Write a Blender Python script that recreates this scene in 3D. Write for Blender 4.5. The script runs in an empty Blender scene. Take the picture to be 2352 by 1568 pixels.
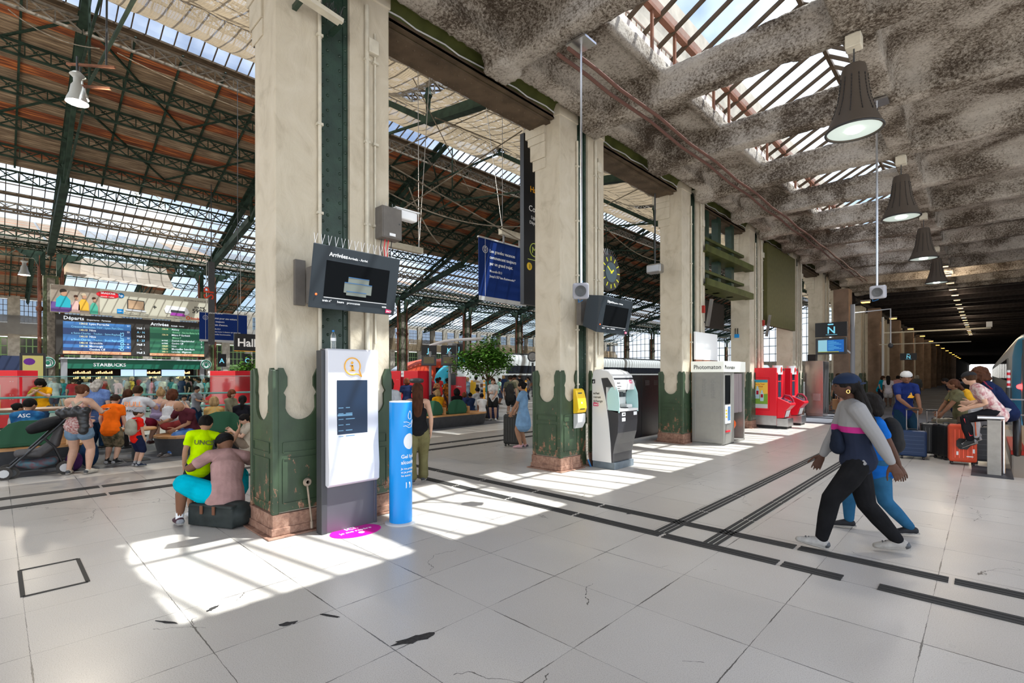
import bpy, bmesh, math, random
from mathutils import Vector, Matrix, Euler
random.seed(7)
S = bpy.context.scene
C = S.collection
PI = math.pi
# ---------------- camera, sky, sun, exposure ----------------
FPX, HY, YAW, EYE = 1137.3, 860.4, math.radians(43.763), 1.8
cd = bpy.data.cameras.new('camera'); cam = bpy.data.objects.new('camera', cd); C.objects.link(cam)
cam.location = (0, 0, EYE); cam.rotation_euler = (PI/2, math.radians(0.079), YAW)
cd.sensor_width = 36; cd.lens = 36*FPX/2352; cd.shift_y = (HY-784)/2352; cd.clip_start = .05; cd.clip_end = 900
S.camera = cam
S.view_settings.view_transform = 'Standard'; S.view_settings.look = 'None'
S.view_settings.exposure = 0.22; S.view_settings.gamma = 1; S.view_settings.use_curve_mapping = False
W = bpy.data.worlds.new('sky'); S.world = W; W.use_nodes = True
wn = W.node_tree.nodes; wl = W.node_tree.links
bg = wn['Background']; sk = wn.new('ShaderNodeTexSky'); sk.sky_type = 'NISHITA'; sk.sun_disc = False
sk.sun_elevation = math.radians(60); sk.sun_rotation = math.radians(40); sk.air_density = 1.0; sk.dust_density = 1.0; sk.ozone_density = 1.0
tcw = wn.new('ShaderNodeTexCoord'); nzw = wn.new('ShaderNodeTexNoise'); nzw.inputs['Scale'].default_value = 3.0; nzw.inputs['Detail'].default_value = 5
crw = wn.new('ShaderNodeValToRGB'); crw.color_ramp.elements[0].position = .42; crw.color_ramp.elements[1].position = .62
mxw = wn.new('ShaderNodeMix'); mxw.data_type = 'RGBA'
mxw.inputs[7].default_value = (3.6, 3.8, 4.1, 1)
mulw = wn.new('ShaderNodeVectorMath'); mulw.operation = 'SCALE'; mulw.inputs['Scale'].default_value = 0.42
wl.new(tcw.outputs['Generated'], nzw.inputs['Vector']); wl.new(nzw.outputs['Fac'], crw.inputs[0])
wl.new(sk.outputs[0], mulw.inputs[0]); wl.new(mulw.outputs[0], mxw.inputs[6]); wl.new(crw.outputs[0], mxw.inputs[0])
wl.new(mxw.outputs[2], bg.inputs[0]); bg.inputs[1].default_value = 0.78
sd = bpy.data.lights.new('sun', 'SUN'); sun = bpy.data.objects.new('sun', sd); C.objects.link(sun)
sd.energy = 17.0; sd.angle = math.radians(.6); sd.color = (1, .95, .86)
SUNDIR = Vector((-.39, -.33, -1.0)).normalized()
sun.rotation_euler = SUNDIR.to_track_quat('-Z', 'Y').to_euler(); sun.location = (20, 20, 40)
S.cycles.max_bounces = 6; S.cycles.diffuse_bounces = 4; S.cycles.glossy_bounces = 3; S.cycles.transparent_max_bounces = 16
S.cycles.transmission_bounces = 3; S.cycles.caustics_reflective = False; S.cycles.caustics_refractive = False
S.cycles.sample_clamp_indirect = 6

# ---------------- helpers ----------------
class MB:
    def __init__(s): s.v = []; s.f = []
    def add(s, vs, fs):
        n = len(s.v); s.v += [tuple(v) for v in vs]; s.f += [tuple(i+n for i in f) for f in fs]; return s
    def box(s, lo, hi):
        (a, b, c), (d, e, f) = lo, hi
        if a > d: a, d = d, a
        if b > e: b, e = e, b
        if c > f: c, f = f, c
        return s.add([(a,b,c),(d,b,c),(d,e,c),(a,e,c),(a,b,f),(d,b,f),(d,e,f),(a,e,f)],
                     [(3,2,1,0),(4,5,6,7),(0,1,5,4),(1,2,6,5),(2,3,7,6),(3,0,4,7)])
    def bar(s, p, q, w, h=None, up=(0,0,1)):
        h = w if h is None else h
        p = Vector(p); q = Vector(q); d = (q-p)
        if d.length < 1e-6: return s
        d.normalize(); u = Vector(up)
        if abs(d.dot(u)) > .98: u = Vector((1,0,0)) if abs(d.x) < .9 else Vector((0,1,0))
        x = d.cross(u).normalized(); y = x.cross(d).normalized()
        vs = [b + x*sx*w/2 + y*sy*h/2 for b in (p, q) for sx, sy in ((-1,-1),(1,-1),(1,1),(-1,1))]
        return s.add(vs, [(0,1,2,3),(7,6,5,4),(0,4,5,1),(1,5,6,2),(2,6,7,3),(3,7,4,0)])
    def tube(s, pts, r, n=8, cap=True):
        pts = [Vector(p) for p in pts]; m = len(pts)
        rs = r if isinstance(r, (list, tuple)) else [r]*m
        ref = None; vs = []; fs = []
        for i, p in enumerate(pts):
            d = (pts[min(i+1, m-1)] - pts[max(i-1, 0)])
            d = d.normalized() if d.length > 1e-9 else Vector((0,0,1))
            if ref is None: ref = Vector((0,0,1)) if abs(d.z) < .9 else Vector((1,0,0))
            x = d.cross(ref).normalized(); y = x.cross(d).normalized(); ref = y
            for k in range(n):
                a = 2*PI*k/n; vs.append(p + x*math.cos(a)*rs[i] + y*math.sin(a)*rs[i])
        for i in range(m-1):
            for k in range(n):
                a, b = i*n+k, i*n+(k+1) % n; fs.append((a, a+n, b+n, b))
        if cap: fs += [tuple(range(n)), tuple(reversed(range((m-1)*n, m*n)))]
        return s.add(vs, fs)
    def lathe(s, prof, c=(0,0,0), n=24, sx=1, sy=1):
        vs = []; fs = []; m = len(prof)
        for r, z in prof:
            for k in range(n):
                a = 2*PI*k/n; vs.append((c[0]+r*sx*math.cos(a), c[1]+r*sy*math.sin(a), c[2]+z))
        for i in range(m-1):
            for k in range(n):
                a, b = i*n+k, i*n+(k+1) % n; fs.append((a, b, b+n, a+n))
        fs += [tuple(reversed(range(n))), tuple(range((m-1)*n, m*n))]
        return s.add(vs, fs)
    def prism(s, poly, o, ax, ay, th):
        # poly: 2D points; o origin, ax/ay axis vectors, extruded along ax x ay by th
        o = Vector(o); ax = Vector(ax); ay = Vector(ay); n = ax.cross(ay).normalized()*th
        a = sum(poly[i][0]*poly[(i+1) % len(poly)][1]-poly[(i+1) % len(poly)][0]*poly[i][1] for i in range(len(poly)))
        if a < 0: poly = poly[::-1]
        bs = [o + ax*x + ay*y for x, y in poly]; m = len(poly)
        fs = [tuple(reversed(range(m))), tuple(range(m, 2*m))] + [(i, (i+1) % m, (i+1) % m+m, i+m) for i in range(m)]
        return s.add(bs + [b+n for b in bs], fs)
    def ell(s, c, r, n=14, m=9, rot=None, zmin=-1, jit=0):
        vs = []; fs = []; c = Vector(c)
        for i in range(m+1):
            t = PI*i/m; z = max(math.cos(t), zmin)
            for k in range(n):
                a = 2*PI*k/n; j = 1+random.uniform(-jit, jit) if jit else 1
                v = Vector((math.sin(t)*math.cos(a)*r[0]*j, math.sin(t)*math.sin(a)*r[1]*j, z*r[2]*j))
                vs.append(c + (rot @ v if rot else v))
        for i in range(m):
            for k in range(n):
                a, b = i*n+k, i*n+(k+1) % n; fs.append((a, a+n, b+n, b))
        return s.add(vs, fs)
    def tf(s, M):
        s.v = [tuple(M @ Vector(v)) for v in s.v]; return s
def clean(me, w=1e-5):
    bm = bmesh.new(); bm.from_mesh(me); bmesh.ops.remove_doubles(bm, verts=bm.verts, dist=w)
    bmesh.ops.dissolve_degenerate(bm, edges=bm.edges, dist=1e-6)
    bmesh.ops.recalc_face_normals(bm, faces=bm.faces); bm.to_mesh(me); bm.free()
def ob(name, mb, mat, parent=None, smooth=False, bev=0, label=None, loc=None, rz=0):
    me = bpy.data.meshes.new(name); me.from_pydata(mb.v, [], mb.f)
    if smooth: clean(me)
    me.update()
    if mat: me.materials.append(mat)
    o = bpy.data.objects.new(name, me); C.objects.link(o)
    if parent is not None: o.parent = parent
    if smooth:
        me.polygons.foreach_set('use_smooth', [True]*len(me.polygons))
        if hasattr(me, 'set_sharp_from_angle'): me.set_sharp_from_angle(angle=math.radians(42))
    if bev:
        b = o.modifiers.new('bevel', 'BEVEL'); b.width = bev; b.segments = 2; b.limit_method = 'ANGLE'; b.angle_limit = math.radians(40)
    if label: o['label'] = label
    if loc is not None: o.location = loc
    if rz: o.rotation_euler.z = rz
    return o
def tag(o, label, cat, group=None, kind=None):
    o['label'] = label; o['category'] = cat
    if group: o['group'] = group
    if kind: o['kind'] = kind
    return o
def thing(name, label, cat, loc=(0,0,0), rz=0, group=None, rot=None):
    o = bpy.data.objects.new(name, None); C.objects.link(o); o.empty_display_size = .1
    o.location = loc; o.rotation_euler = rot if rot is not None else (0, 0, rz)
    return tag(o, label, cat, group)
def struct(name, mb, mat, label=None, cat='building part', parent=None, smooth=False, bev=0):
    o = ob(name, mb, mat, parent, smooth, bev)
    if parent is None:
        o['kind'] = 'structure'; o['label'] = label or name.replace('_', ' '); o['category'] = cat
    return o
def kids(o): return [c for c in bpy.data.objects if c.parent == o]
KID = {}
def copy_tree(o, parent=None):
    if o.name not in KID: KID[o.name] = kids(o)
    c = o.copy(); C.objects.link(c)
    if parent is not None: c.parent = parent
    for ch in KID[o.name]: copy_tree(ch, c)
    return c
def place(o, loc, rz=0, label=None, group=None):
    c = copy_tree(o); c.location = loc; c.rotation_euler = (0, 0, rz)
    if label: c['label'] = label
    if group: c['group'] = group
    return c
def text(s, size, mat, parent=None, o=(0,0,0), x=(1,0,0), y=(0,0,1), bold=0, ext=.002, align='LEFT', name='lettering', sx=1, label=None):
    cu = bpy.data.curves.new(name, 'FONT'); cu.body = s; cu.size = size; cu.extrude = ext; cu.offset = bold*size
    cu.align_x = align; cu.resolution_u = 2
    t = bpy.data.objects.new(name, cu); C.objects.link(t)
    dg = bpy.context.evaluated_depsgraph_get()
    me = bpy.data.meshes.new_from_object(t.evaluated_get(dg)); bpy.data.objects.remove(t); bpy.data.curves.remove(cu)
    X = Vector(x).normalized(); Y = Vector(y).normalized(); Z = X.cross(Y)
    M = Matrix((( X.x*sx, Y.x, Z.x, o[0]), (X.y*sx, Y.y, Z.y, o[1]), (X.z*sx, Y.z, Z.z, o[2]), (0,0,0,1)))
    me.transform(M); me.name = name; me.materials.clear(); me.materials.append(mat)
    r = bpy.data.objects.new(name, me); C.objects.link(r)
    if parent is not None: r.parent = parent
    if label: r['label'] = label
    return r
# ray helpers: where a pixel of the photograph meets a plane of the place
FW = Vector((-math.sin(YAW), math.cos(YAW))); RW = Vector((math.cos(YAW), math.sin(YAW)))
def gp(px, py, z=0.0):
    u = (px-1176)/FPX; v = (HY-py)/FPX; t = (z-EYE)/v; p = (FW + RW*u)*t; return (p.x, p.y)
def onX(px, py, X):
    u = (px-1176)/FPX; v = (HY-py)/FPX; d = FW+RW*u; t = X/d.x; return (X, t*d.y, EYE+v*t)
def onY(px, py, Y):
    u = (px-1176)/FPX; v = (HY-py)/FPX; d = FW+RW*u; t = Y/d.y; return (t*d.x, Y, EYE+v*t)
def atd(px, py, t):
    u = (px-1176)/FPX; v = (HY-py)/FPX; p = (FW+RW*u)*t; return (p.x, p.y, EYE+v*t)

# ---------------- materials ----------------
MATS = {}
def mat(name, col, rough=.6, metal=0, noise=0, nscale=8, bump=0, bscale=40, emit=None, es=1, spec=None, col2=None, cscale=4, stretch=None, alpha=None, trans=0):
    if name in MATS: return MATS[name]
    m = bpy.data.materials.new(name); m.use_nodes = True; MATS[name] = m
    nt = m.node_tree; N = nt.nodes; L = nt.links; b = N['Principled BSDF']
    c = tuple(col)+(1,)
    b.inputs['Base Color'].default_value = c; b.inputs['Roughness'].default_value = rough; b.inputs['Metallic'].default_value = metal
    if spec is None and metal == 0 and rough >= .5: spec = .12
    if spec is not None: b.inputs['Specular IOR Level'].default_value = spec
    if emit is not None: b.inputs['Emission Color'].default_value = tuple(emit)+(1,); b.inputs['Emission Strength'].default_value = es
    if alpha is not None: b.inputs['Alpha'].default_value = alpha
    if trans: b.inputs['Transmission Weight'].default_value = trans
    if noise or col2 or bump:
        tc = N.new('ShaderNodeTexCoord'); src = tc.outputs['Object']
        if stretch:
            mp = N.new('ShaderNodeMapping'); mp.inputs['Scale'].default_value = stretch; L.new(src, mp.inputs[0]); src = mp.outputs[0]
    if noise or col2:
        nz = N.new('ShaderNodeTexNoise'); nz.inputs['Scale'].default_value = cscale if col2 else nscale; nz.inputs['Detail'].default_value = 6
        L.new(src, nz.inputs['Vector'])
        cr = N.new('ShaderNodeValToRGB'); L.new(nz.outputs['Fac'], cr.inputs[0])
        c2 = tuple(col2)+(1,) if col2 else tuple(max(0, x*(1-noise)) for x in col)+(1,)
        cr.color_ramp.elements[0].color = c2; cr.color_ramp.elements[1].color = c
        cr.color_ramp.elements[0].position = .36; cr.color_ramp.elements[1].position = .62
        L.new(cr.outputs[0], b.inputs['Base Color'])
    if bump:
        n2 = N.new('ShaderNodeTexNoise'); n2.inputs['Scale'].default_value = bscale; n2.inputs['Detail'].default_value = 4
        L.new(src, n2.inputs['Vector']); bp = N.new('ShaderNodeBump'); bp.inputs['Strength'].default_value = min(bump, 1); bp.inputs['Distance'].default_value = .02
        L.new(n2.outputs['Fac'], bp.inputs['Height']); L.new(bp.outputs[0], b.inputs['Normal'])
    return m
def fab(name, col, **k):
    return mat('cloth_'+name, col, rough=.9, spec=.04, noise=.22, nscale=7, bump=.35, bscale=16, **k)
def nt_of(name):
    m = bpy.data.materials.new(name); m.use_nodes = True; MATS[name] = m
    return m, m.node_tree.nodes, m.node_tree.links, m.node_tree.nodes['Principled BSDF']
def math_n(N, L, op, a, b=None, c=None):
    n = N.new('ShaderNodeMath'); n.operation = op
    for i, x in enumerate((a, b, c)):
        if x is None: continue
        if isinstance(x, (int, float)): n.inputs[i].default_value = x
        else: L.new(x, n.inputs[i])
    return n.outputs[0]
def mixc(N, L, f, a, b):
    n = N.new('ShaderNodeMix'); n.data_type = 'RGBA'
    for i, x in ((0, f), (6, a), (7, b)):
        if isinstance(x, tuple): n.inputs[i].default_value = x if len(x) == 4 else x+(1,)
        elif isinstance(x, (int, float)): n.inputs[i].default_value = x
        else: L.new(x, n.inputs[i])
    return n.outputs[2]
def ramp(N, L, src, stops):
    r = N.new('ShaderNodeValToRGB'); L.new(src, r.inputs[0]); e = r.color_ramp.elements
    e[0].position, e[1].position = stops[0][0], stops[-1][0]
    e[0].color = tuple(stops[0][1])+(1,); e[1].color = tuple(stops[-1][1])+(1,)
    for p, c in stops[1:-1]: x = e.new(p); x.color = tuple(c)+(1,)
    return r.outputs[0]
def noise(N, L, vec, sc, det=5, rough=.5, dist=0):
    n = N.new('ShaderNodeTexNoise'); n.inputs['Scale'].default_value = sc; n.inputs['Detail'].default_value = det
    n.inputs['Roughness'].default_value = rough; n.inputs['Distortion'].default_value = dist; L.new(vec, n.inputs['Vector']); return n.outputs['Fac']
def mapping(N, L, vec, sc=(1,1,1), loc=(0,0,0)):
    n = N.new('ShaderNodeMapping'); n.inputs['Scale'].default_value = sc; n.inputs['Location'].default_value = loc; L.new(vec, n.inputs[0]); return n.outputs[0]

# floor: terrazzo slabs with dark joints, worn cracks
def floor_mat():
    m, N, L, b = nt_of('terrazzo'); tc = N.new('ShaderNodeTexCoord'); P = tc.outputs['Object']
    sp = N.new('ShaderNodeSeparateXYZ'); L.new(P, sp.inputs[0])
    w = noise(N, L, P, 2.2, 4); w = math_n(N, L, 'SUBTRACT', w, .5)
    fine = noise(N, L, P, 26, 3); fine = math_n(N, L, 'SUBTRACT', fine, .5)
    def line(co, off, amp):
        a = math_n(N, L, 'ADD', co, off); a = math_n(N, L, 'MULTIPLY_ADD', fine, .011, a)
        a = math_n(N, L, 'DIVIDE', a, .8265); f = math_n(N, L, 'FRACT', a); c = math_n(N, L, 'FLOOR', a)
        d = math_n(N, L, 'SUBTRACT', f, .5); d = math_n(N, L, 'ABSOLUTE', d); d = math_n(N, L, 'SUBTRACT', .5, d); d = math_n(N, L, 'MULTIPLY', d, .8265)
        return d, c
    dx, cx = line(sp.outputs[0], .312, 1); dy, cy = line(sp.outputs[1], -.155, 1)
    wid = math_n(N, L, 'MULTIPLY_ADD', w, .018, .0026); wid = math_n(N, L, 'MAXIMUM', wid, .0012)
    jx = math_n(N, L, 'LESS_THAN', dx, wid); jy = math_n(N, L, 'LESS_THAN', dy, wid)
    j = math_n(N, L, 'MAXIMUM', jx, jy)
    # cracks
    vo = N.new('ShaderNodeTexVoronoi'); vo.feature = 'DISTANCE_TO_EDGE'; vo.inputs['Scale'].default_value = .75
    wp = N.new('ShaderNodeVectorMath'); wp.operation = 'MULTIPLY_ADD'; nn = N.new('ShaderNodeTexNoise'); nn.inputs['Scale'].default_value = 1.7; nn.inputs['Detail'].default_value = 5
    L.new(P, nn.inputs['Vector']); L.new(nn.outputs['Color'], wp.inputs[0]); wp.inputs[1].default_value = (.7,.7,.7); L.new(P, wp.inputs[2]); L.new(wp.outputs[0], vo.inputs['Vector'])
    ck = math_n(N, L, 'LESS_THAN', vo.outputs['Distance'], .0022)
    mk = noise(N, L, mapping(N, L, P, loc=(4.3,1.7,0)), .6, 2); mk = math_n(N, L, 'GREATER_THAN', mk, .575)
    ck = math_n(N, L, 'MULTIPLY', ck, mk); j = math_n(N, L, 'MAXIMUM', j, ck)
    cv = N.new('ShaderNodeCombineXYZ'); L.new(cx, cv.inputs[0]); L.new(cy, cv.inputs[1])
    wnz = N.new('ShaderNodeTexWhiteNoise'); wnz.noise_dimensions = '2D'; L.new(cv.outputs[0], wnz.inputs['Vector'])
    base = ramp(N, L, noise(N, L, P, .8, 4, .5), [(.25, (.50,.465,.42)), (.75, (.565,.53,.485))])
    sp2 = ramp(N, L, noise(N, L, P, 160, 2), [(.36, (.55,.52,.48)), (.5, (1,1,1))])
    mm = N.new('ShaderNodeMix'); mm.data_type = 'RGBA'; mm.blend_type = 'MULTIPLY'; mm.inputs[0].default_value = .55; L.new(base, mm.inputs[6]); L.new(sp2, mm.inputs[7])
    tint = ramp(N, L, wnz.outputs[0], [(0, (.93,.92,.91)), (1, (1,1,1))])
    m2 = N.new('ShaderNodeMix'); m2.data_type = 'RGBA'; m2.blend_type = 'MULTIPLY'; m2.inputs[0].default_value = 1; L.new(mm.outputs[2], m2.inputs[6]); L.new(tint, m2.inputs[7])
    col = mixc(N, L, j, m2.outputs[2], (.09,.08,.07,1)); L.new(col, b.inputs['Base Color'])
    rr = ramp(N, L, noise(N, L, P, 2, 3), [(.2, (.26,.26,.26)), (.8, (.36,.36,.36))]); L.new(rr, b.inputs['Roughness'])
    b.inputs['Specular IOR Level'].default_value = .5
    bp = N.new('ShaderNodeBump'); bp.inputs['Strength'].default_value = .3; bp.inputs['Distance'].default_value = .004
    inv = math_n(N, L, 'SUBTRACT', 1, j); L.new(inv, bp.inputs['Height']); L.new(bp.outputs[0], b.inputs['Normal'])
    return m
def soot_mat():
    m, N, L, b = nt_of('sprayed_fibre'); tc = N.new('ShaderNodeTexCoord'); P = tc.outputs['Object']
    big = noise(N, L, P, .9, 4, .55, .6); fine = noise(N, L, mapping(N, L, P, (1,1,1.2)), 24, 9, .85, .2)
    s = math_n(N, L, 'MULTIPLY_ADD', big, .48, math_n(N, L, 'MULTIPLY', fine, .76))
    col = ramp(N, L, s, [(.545, (.09,.068,.05)), (.59, (.25,.205,.16)), (.635, (.50,.44,.37)), (.70, (.68,.62,.54))])
    L.new(col, b.inputs['Base Color']); b.inputs['Roughness'].default_value = .95; b.inputs['Specular IOR Level'].default_value = .1
    bp = N.new('ShaderNodeBump'); bp.inputs['Strength'].default_value = 1; bp.inputs['Distance'].default_value = .05
    h = noise(N, L, P, 22, 8, .8); L.new(h, bp.inputs['Height']); L.new(bp.outputs[0], b.inputs['Normal'])
    return m
def plaster_mat():
    m, N, L, b = nt_of('cream_plaster'); tc = N.new('ShaderNodeTexCoord'); P = tc.outputs['Object']
    n1 = noise(N, L, mapping(N, L, P, (1,1,.7)), 2.4, 8, .62, 1.2)
    col = ramp(N, L, n1, [(.28, (.40,.34,.25)), (.46, (.52,.455,.345)), (.7, (.58,.515,.405))])
    d = noise(N, L, mapping(N, L, P, (6,6,1.5), (3,1,2)), 4.5, 4, .6); dd = math_n(N, L, 'GREATER_THAN', d, .80)
    col = mixc(N, L, math_n(N, L, 'MULTIPLY', dd, .5), col, (.2,.15,.1,1)); L.new(col, b.inputs['Base Color'])
    b.inputs['Roughness'].default_value = .8
    bp = N.new('ShaderNodeBump'); bp.inputs['Strength'].default_value = .5; bp.inputs['Distance'].default_value = .03
    L.new(noise(N, L, mapping(N, L, P, (1,1,.6)), 5, 7, .6, 1), bp.inputs['Height']); L.new(bp.outputs[0], b.inputs['Normal'])
    return m
def green_rust():
    m, N, L, b = nt_of('green_paint_rust'); tc = N.new('ShaderNodeTexCoord'); P = tc.outputs['Object']
    g = ramp(N, L, noise(N, L, P, 3.5, 5), [(.3, (.024,.042,.02)), (.7, (.042,.074,.034))])
    sp = N.new('ShaderNodeSeparateXYZ'); L.new(P, sp.inputs[0])
    k = noise(N, L, mapping(N, L, P, (1,1,.6)), 9, 8, .72); hz = math_n(N, L, 'MULTIPLY', sp.outputs[2], .13)
    k = math_n(N, L, 'SUBTRACT', k, hz); r1 = math_n(N, L, 'GREATER_THAN', k, .515)
    rc = ramp(N, L, noise(N, L, P, 30, 4), [(.35, (.13,.06,.035)), (.6, (.30,.15,.085)), (.75, (.42,.34,.25))])
    L.new(mixc(N, L, r1, g, rc), b.inputs['Base Color']); b.inputs['Roughness'].default_value = .5
    bp = N.new('ShaderNodeBump'); bp.inputs['Strength'].default_value = .35; bp.inputs['Distance'].default_value = .01
    L.new(k, bp.inputs['Height']); L.new(bp.outputs[0], b.inputs['Normal']); return m
def rust_mat():
    m, N, L, b = nt_of('rusty_iron'); tc = N.new('ShaderNodeTexCoord'); P = tc.outputs['Object']
    c = ramp(N, L, noise(N, L, P, 12, 8, .7), [(.3, (.10,.05,.035)), (.5, (.25,.13,.085)), (.64, (.34,.20,.14)), (.74, (.09,.16,.10))])
    L.new(c, b.inputs['Base Color']); b.inputs['Roughness'].default_value = .7
    bp = N.new('ShaderNodeBump'); bp.inputs['Strength'].default_value = .5; bp.inputs['Distance'].default_value = .01
    L.new(noise(N, L, P, 30, 5), bp.inputs['Height']); L.new(bp.outputs[0], b.inputs['Normal']); return m
def timber_mat():
    m, N, L, b = nt_of('roof_boards'); tc = N.new('ShaderNodeTexCoord'); P = tc.outputs['Object']
    sp = N.new('ShaderNodeSeparateXYZ'); L.new(P, sp.inputs[0])
    s = math_n(N, L, 'DIVIDE', sp.outputs[0], 2.9); f = math_n(N, L, 'FRACT', s)
    st = noise(N, L, mapping(N, L, P, (6,.35,6)), 1.6, 6, .6)
    red = ramp(N, L, st, [(.35, (.07,.018,.006)), (.5, (.22,.055,.015)), (.64, (.5,.16,.04))])
    tan = ramp(N, L, noise(N, L, mapping(N, L, P, (5,.6,5)), 1.1, 8, .65), [(.3, (.08,.05,.028)), (.5, (.22,.15,.09)), (.68, (.38,.28,.18))])
    msk = math_n(N, L, 'GREATER_THAN', math_n(N, L, 'ADD', f, math_n(N, L, 'MULTIPLY', noise(N, L, P, .25, 2), .3)), .93)
    col = mixc(N, L, msk, tan, red)
    bl = math_n(N, L, 'LESS_THAN', math_n(N, L, 'FRACT', math_n(N, L, 'MULTIPLY', sp.outputs[0], 6.5)), .14)
    col = mixc(N, L, math_n(N, L, 'MULTIPLY', bl, .75), col, (.02,.012,.008,1))
    L.new(col, b.inputs['Base Color']); b.inputs['Roughness'].default_value = .8; return m
def glass_mat(name, tint=(.9,.95,1), gl=.08, dirt=0, dcol=(.6,.6,.55)):
    m = bpy.data.materials.new(name); m.use_nodes = True; MATS[name] = m; N = m.node_tree.nodes; L = m.node_tree.links
    N.remove(N['Principled BSDF']); out = N['Material Output']
    t = N.new('ShaderNodeBsdfTransparent'); t.inputs[0].default_value = tint+(1,)
    g = N.new('ShaderNodeBsdfGlossy'); g.inputs['Roughness'].default_value = .05
    mx = N.new('ShaderNodeMixShader'); fr = N.new('ShaderNodeLayerWeight'); fr.inputs[0].default_value = .5
    p = math_n(N, L, 'MULTIPLY_ADD', math_n(N, L, 'POWER', fr.outputs['Facing'], 4.0), .6, gl*.5)
    L.new(p, mx.inputs[0]); L.new(t.outputs[0], mx.inputs[1]); L.new(g.outputs[0], mx.inputs[2]); last = mx.outputs[0]
    if dirt:
        d = N.new('ShaderNodeBsdfTranslucent'); d.inputs[0].default_value = dcol+(1,); m2 = N.new('ShaderNodeMixShader'); tc = N.new('ShaderNodeTexCoord')
        f = math_n(N, L, 'MULTIPLY', noise(N, L, tc.outputs['Object'], 1.3, 5, .6), dirt*2)
        L.new(f, m2.inputs[0]); L.new(last, m2.inputs[1]); L.new(d.outputs[0], m2.inputs[2]); last = m2.outputs[0]
    L.new(last, out.inputs[0]); return m
def net_mat(name, col, clear=.25, cell=0):
    m = bpy.data.materials.new(name); m.use_nodes = True; MATS[name] = m; N = m.node_tree.nodes; L = m.node_tree.links
    N.remove(N['Principled BSDF']); out = N['Material Output']; tc = N.new('ShaderNodeTexCoord')
    cc = ramp(N, L, noise(N, L, tc.outputs['Object'], .6, 5), [(.3, tuple(c*.7 for c in col)), (.7, col)])
    tr = N.new('ShaderNodeBsdfTranslucent'); df = N.new('ShaderNodeBsdfDiffuse'); L.new(cc, tr.inputs[0]); L.new(cc, df.inputs[0])
    a = N.new('ShaderNodeMixShader'); a.inputs[0].default_value = .35; L.new(tr.outputs[0], a.inputs[1]); L.new(df.outputs[0], a.inputs[2])
    t = N.new('ShaderNodeBsdfTransparent'); mx = N.new('ShaderNodeMixShader'); mx.inputs[0].default_value = clear
    if cell:
        sp = N.new('ShaderNodeSeparateXYZ'); L.new(tc.outputs['Object'], sp.inputs[0])
        fx = math_n(N, L, 'FRACT', math_n(N, L, 'MULTIPLY', sp.outputs[0], cell)); fy = math_n(N, L, 'FRACT', math_n(N, L, 'MULTIPLY', sp.outputs[1], cell))
        k = math_n(N, L, 'MULTIPLY', math_n(N, L, 'GREATER_THAN', fx, .25), math_n(N, L, 'GREATER_THAN', fy, .25)); L.new(math_n(N, L, 'MULTIPLY', k, clear), mx.inputs[0])
    L.new(a.outputs[0], mx.inputs[1]); L.new(t.outputs[0], mx.inputs[2]); L.new(mx.outputs[0], out.inputs[0]); return m
FLOOR = floor_mat(); SOOT = soot_mat(); PLASTER = plaster_mat(); GREENR = green_rust(); RUST = rust_mat(); TIMBER = timber_mat()
GLASS = glass_mat('clear_glass', (.93,.97,.96)); ROOFGLASS = glass_mat('roof_glass', (.36,.405,.46), dirt=.05)
SKYGLASS = glass_mat('skylight_glass', (.55,.60,.66), dirt=.05, dcol=(.8,.78,.74))
NET = net_mat('sand_netting', (.36,.27,.17), .3, 9); TARP = net_mat('pale_tarp', (.6,.52,.43), .05); GREYNET = net_mat('grey_net', (.5,.47,.43), .12)
DGREEN = mat('dark_green_steel', (.022,.05,.032), .45, noise=.4, nscale=5, bump=.15)
ROOFGREEN = mat('roof_green_steel', (.03,.052,.036), .6, noise=.5, nscale=2)
OLIVE = mat('olive_steel', (.085,.095,.028), .5, noise=.35, nscale=3)
BROWNST = mat('brown_steel', (.12,.085,.055), .6, noise=.4, nscale=3)
DUSTY = mat('dusty_steel', (.26,.22,.17), .8, noise=.5, nscale=4)
REDBR = mat('oxide_red_steel', (.17,.065,.04), .55, noise=.3)
BLACK = mat('black', (.012,.012,.013), .4); DARK = mat('dark_grey', (.045,.047,.05), .45); CHAR = mat('charcoal', (.075,.075,.078), .5, noise=.15)
GREY = mat('grey', (.28,.28,.29), .5); LGREY = mat('light_grey', (.55,.55,.55), .45); WHITE = mat('white', (.82,.82,.82), .35)
STEEL = mat('steel', (.55,.55,.56), .3, metal=1, noise=.1); DSTEEL = mat('satin_steel', (.42,.41,.40), .35, metal=.9, noise=.12, nscale=3)
RED = mat('vending_red', (.72,.01,.025), .3); CREAM = mat('cream_paint', (.62,.57,.46), .5, noise=.15)
WOOD = mat('light_wood', (.50,.25,.09), .45, noise=.3, nscale=3, stretch=(1,1,6)); BGREEN = mat('bench_green', (.025,.085,.045), .5)
BLUE = mat('deep_blue', (.02,.05,.20), .5); CYAN = mat('sign_cyan', (.2,.65,.85), .4, emit=(.2,.65,.85), es=.5)
WTXT = mat('white_print', (.85,.85,.85), .5); YEL = mat('yellow', (.85,.55,.02), .4); ORA = mat('orange_print', (.9,.42,.02), .4)
STONE = mat('pale_stone', (.40,.355,.285), .85, noise=.3, nscale=2, bump=.3, bscale=6)
PINKST = mat('brown_render', (.36,.25,.18), .9, noise=.35, nscale=1.5, bump=.6, bscale=30)
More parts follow.
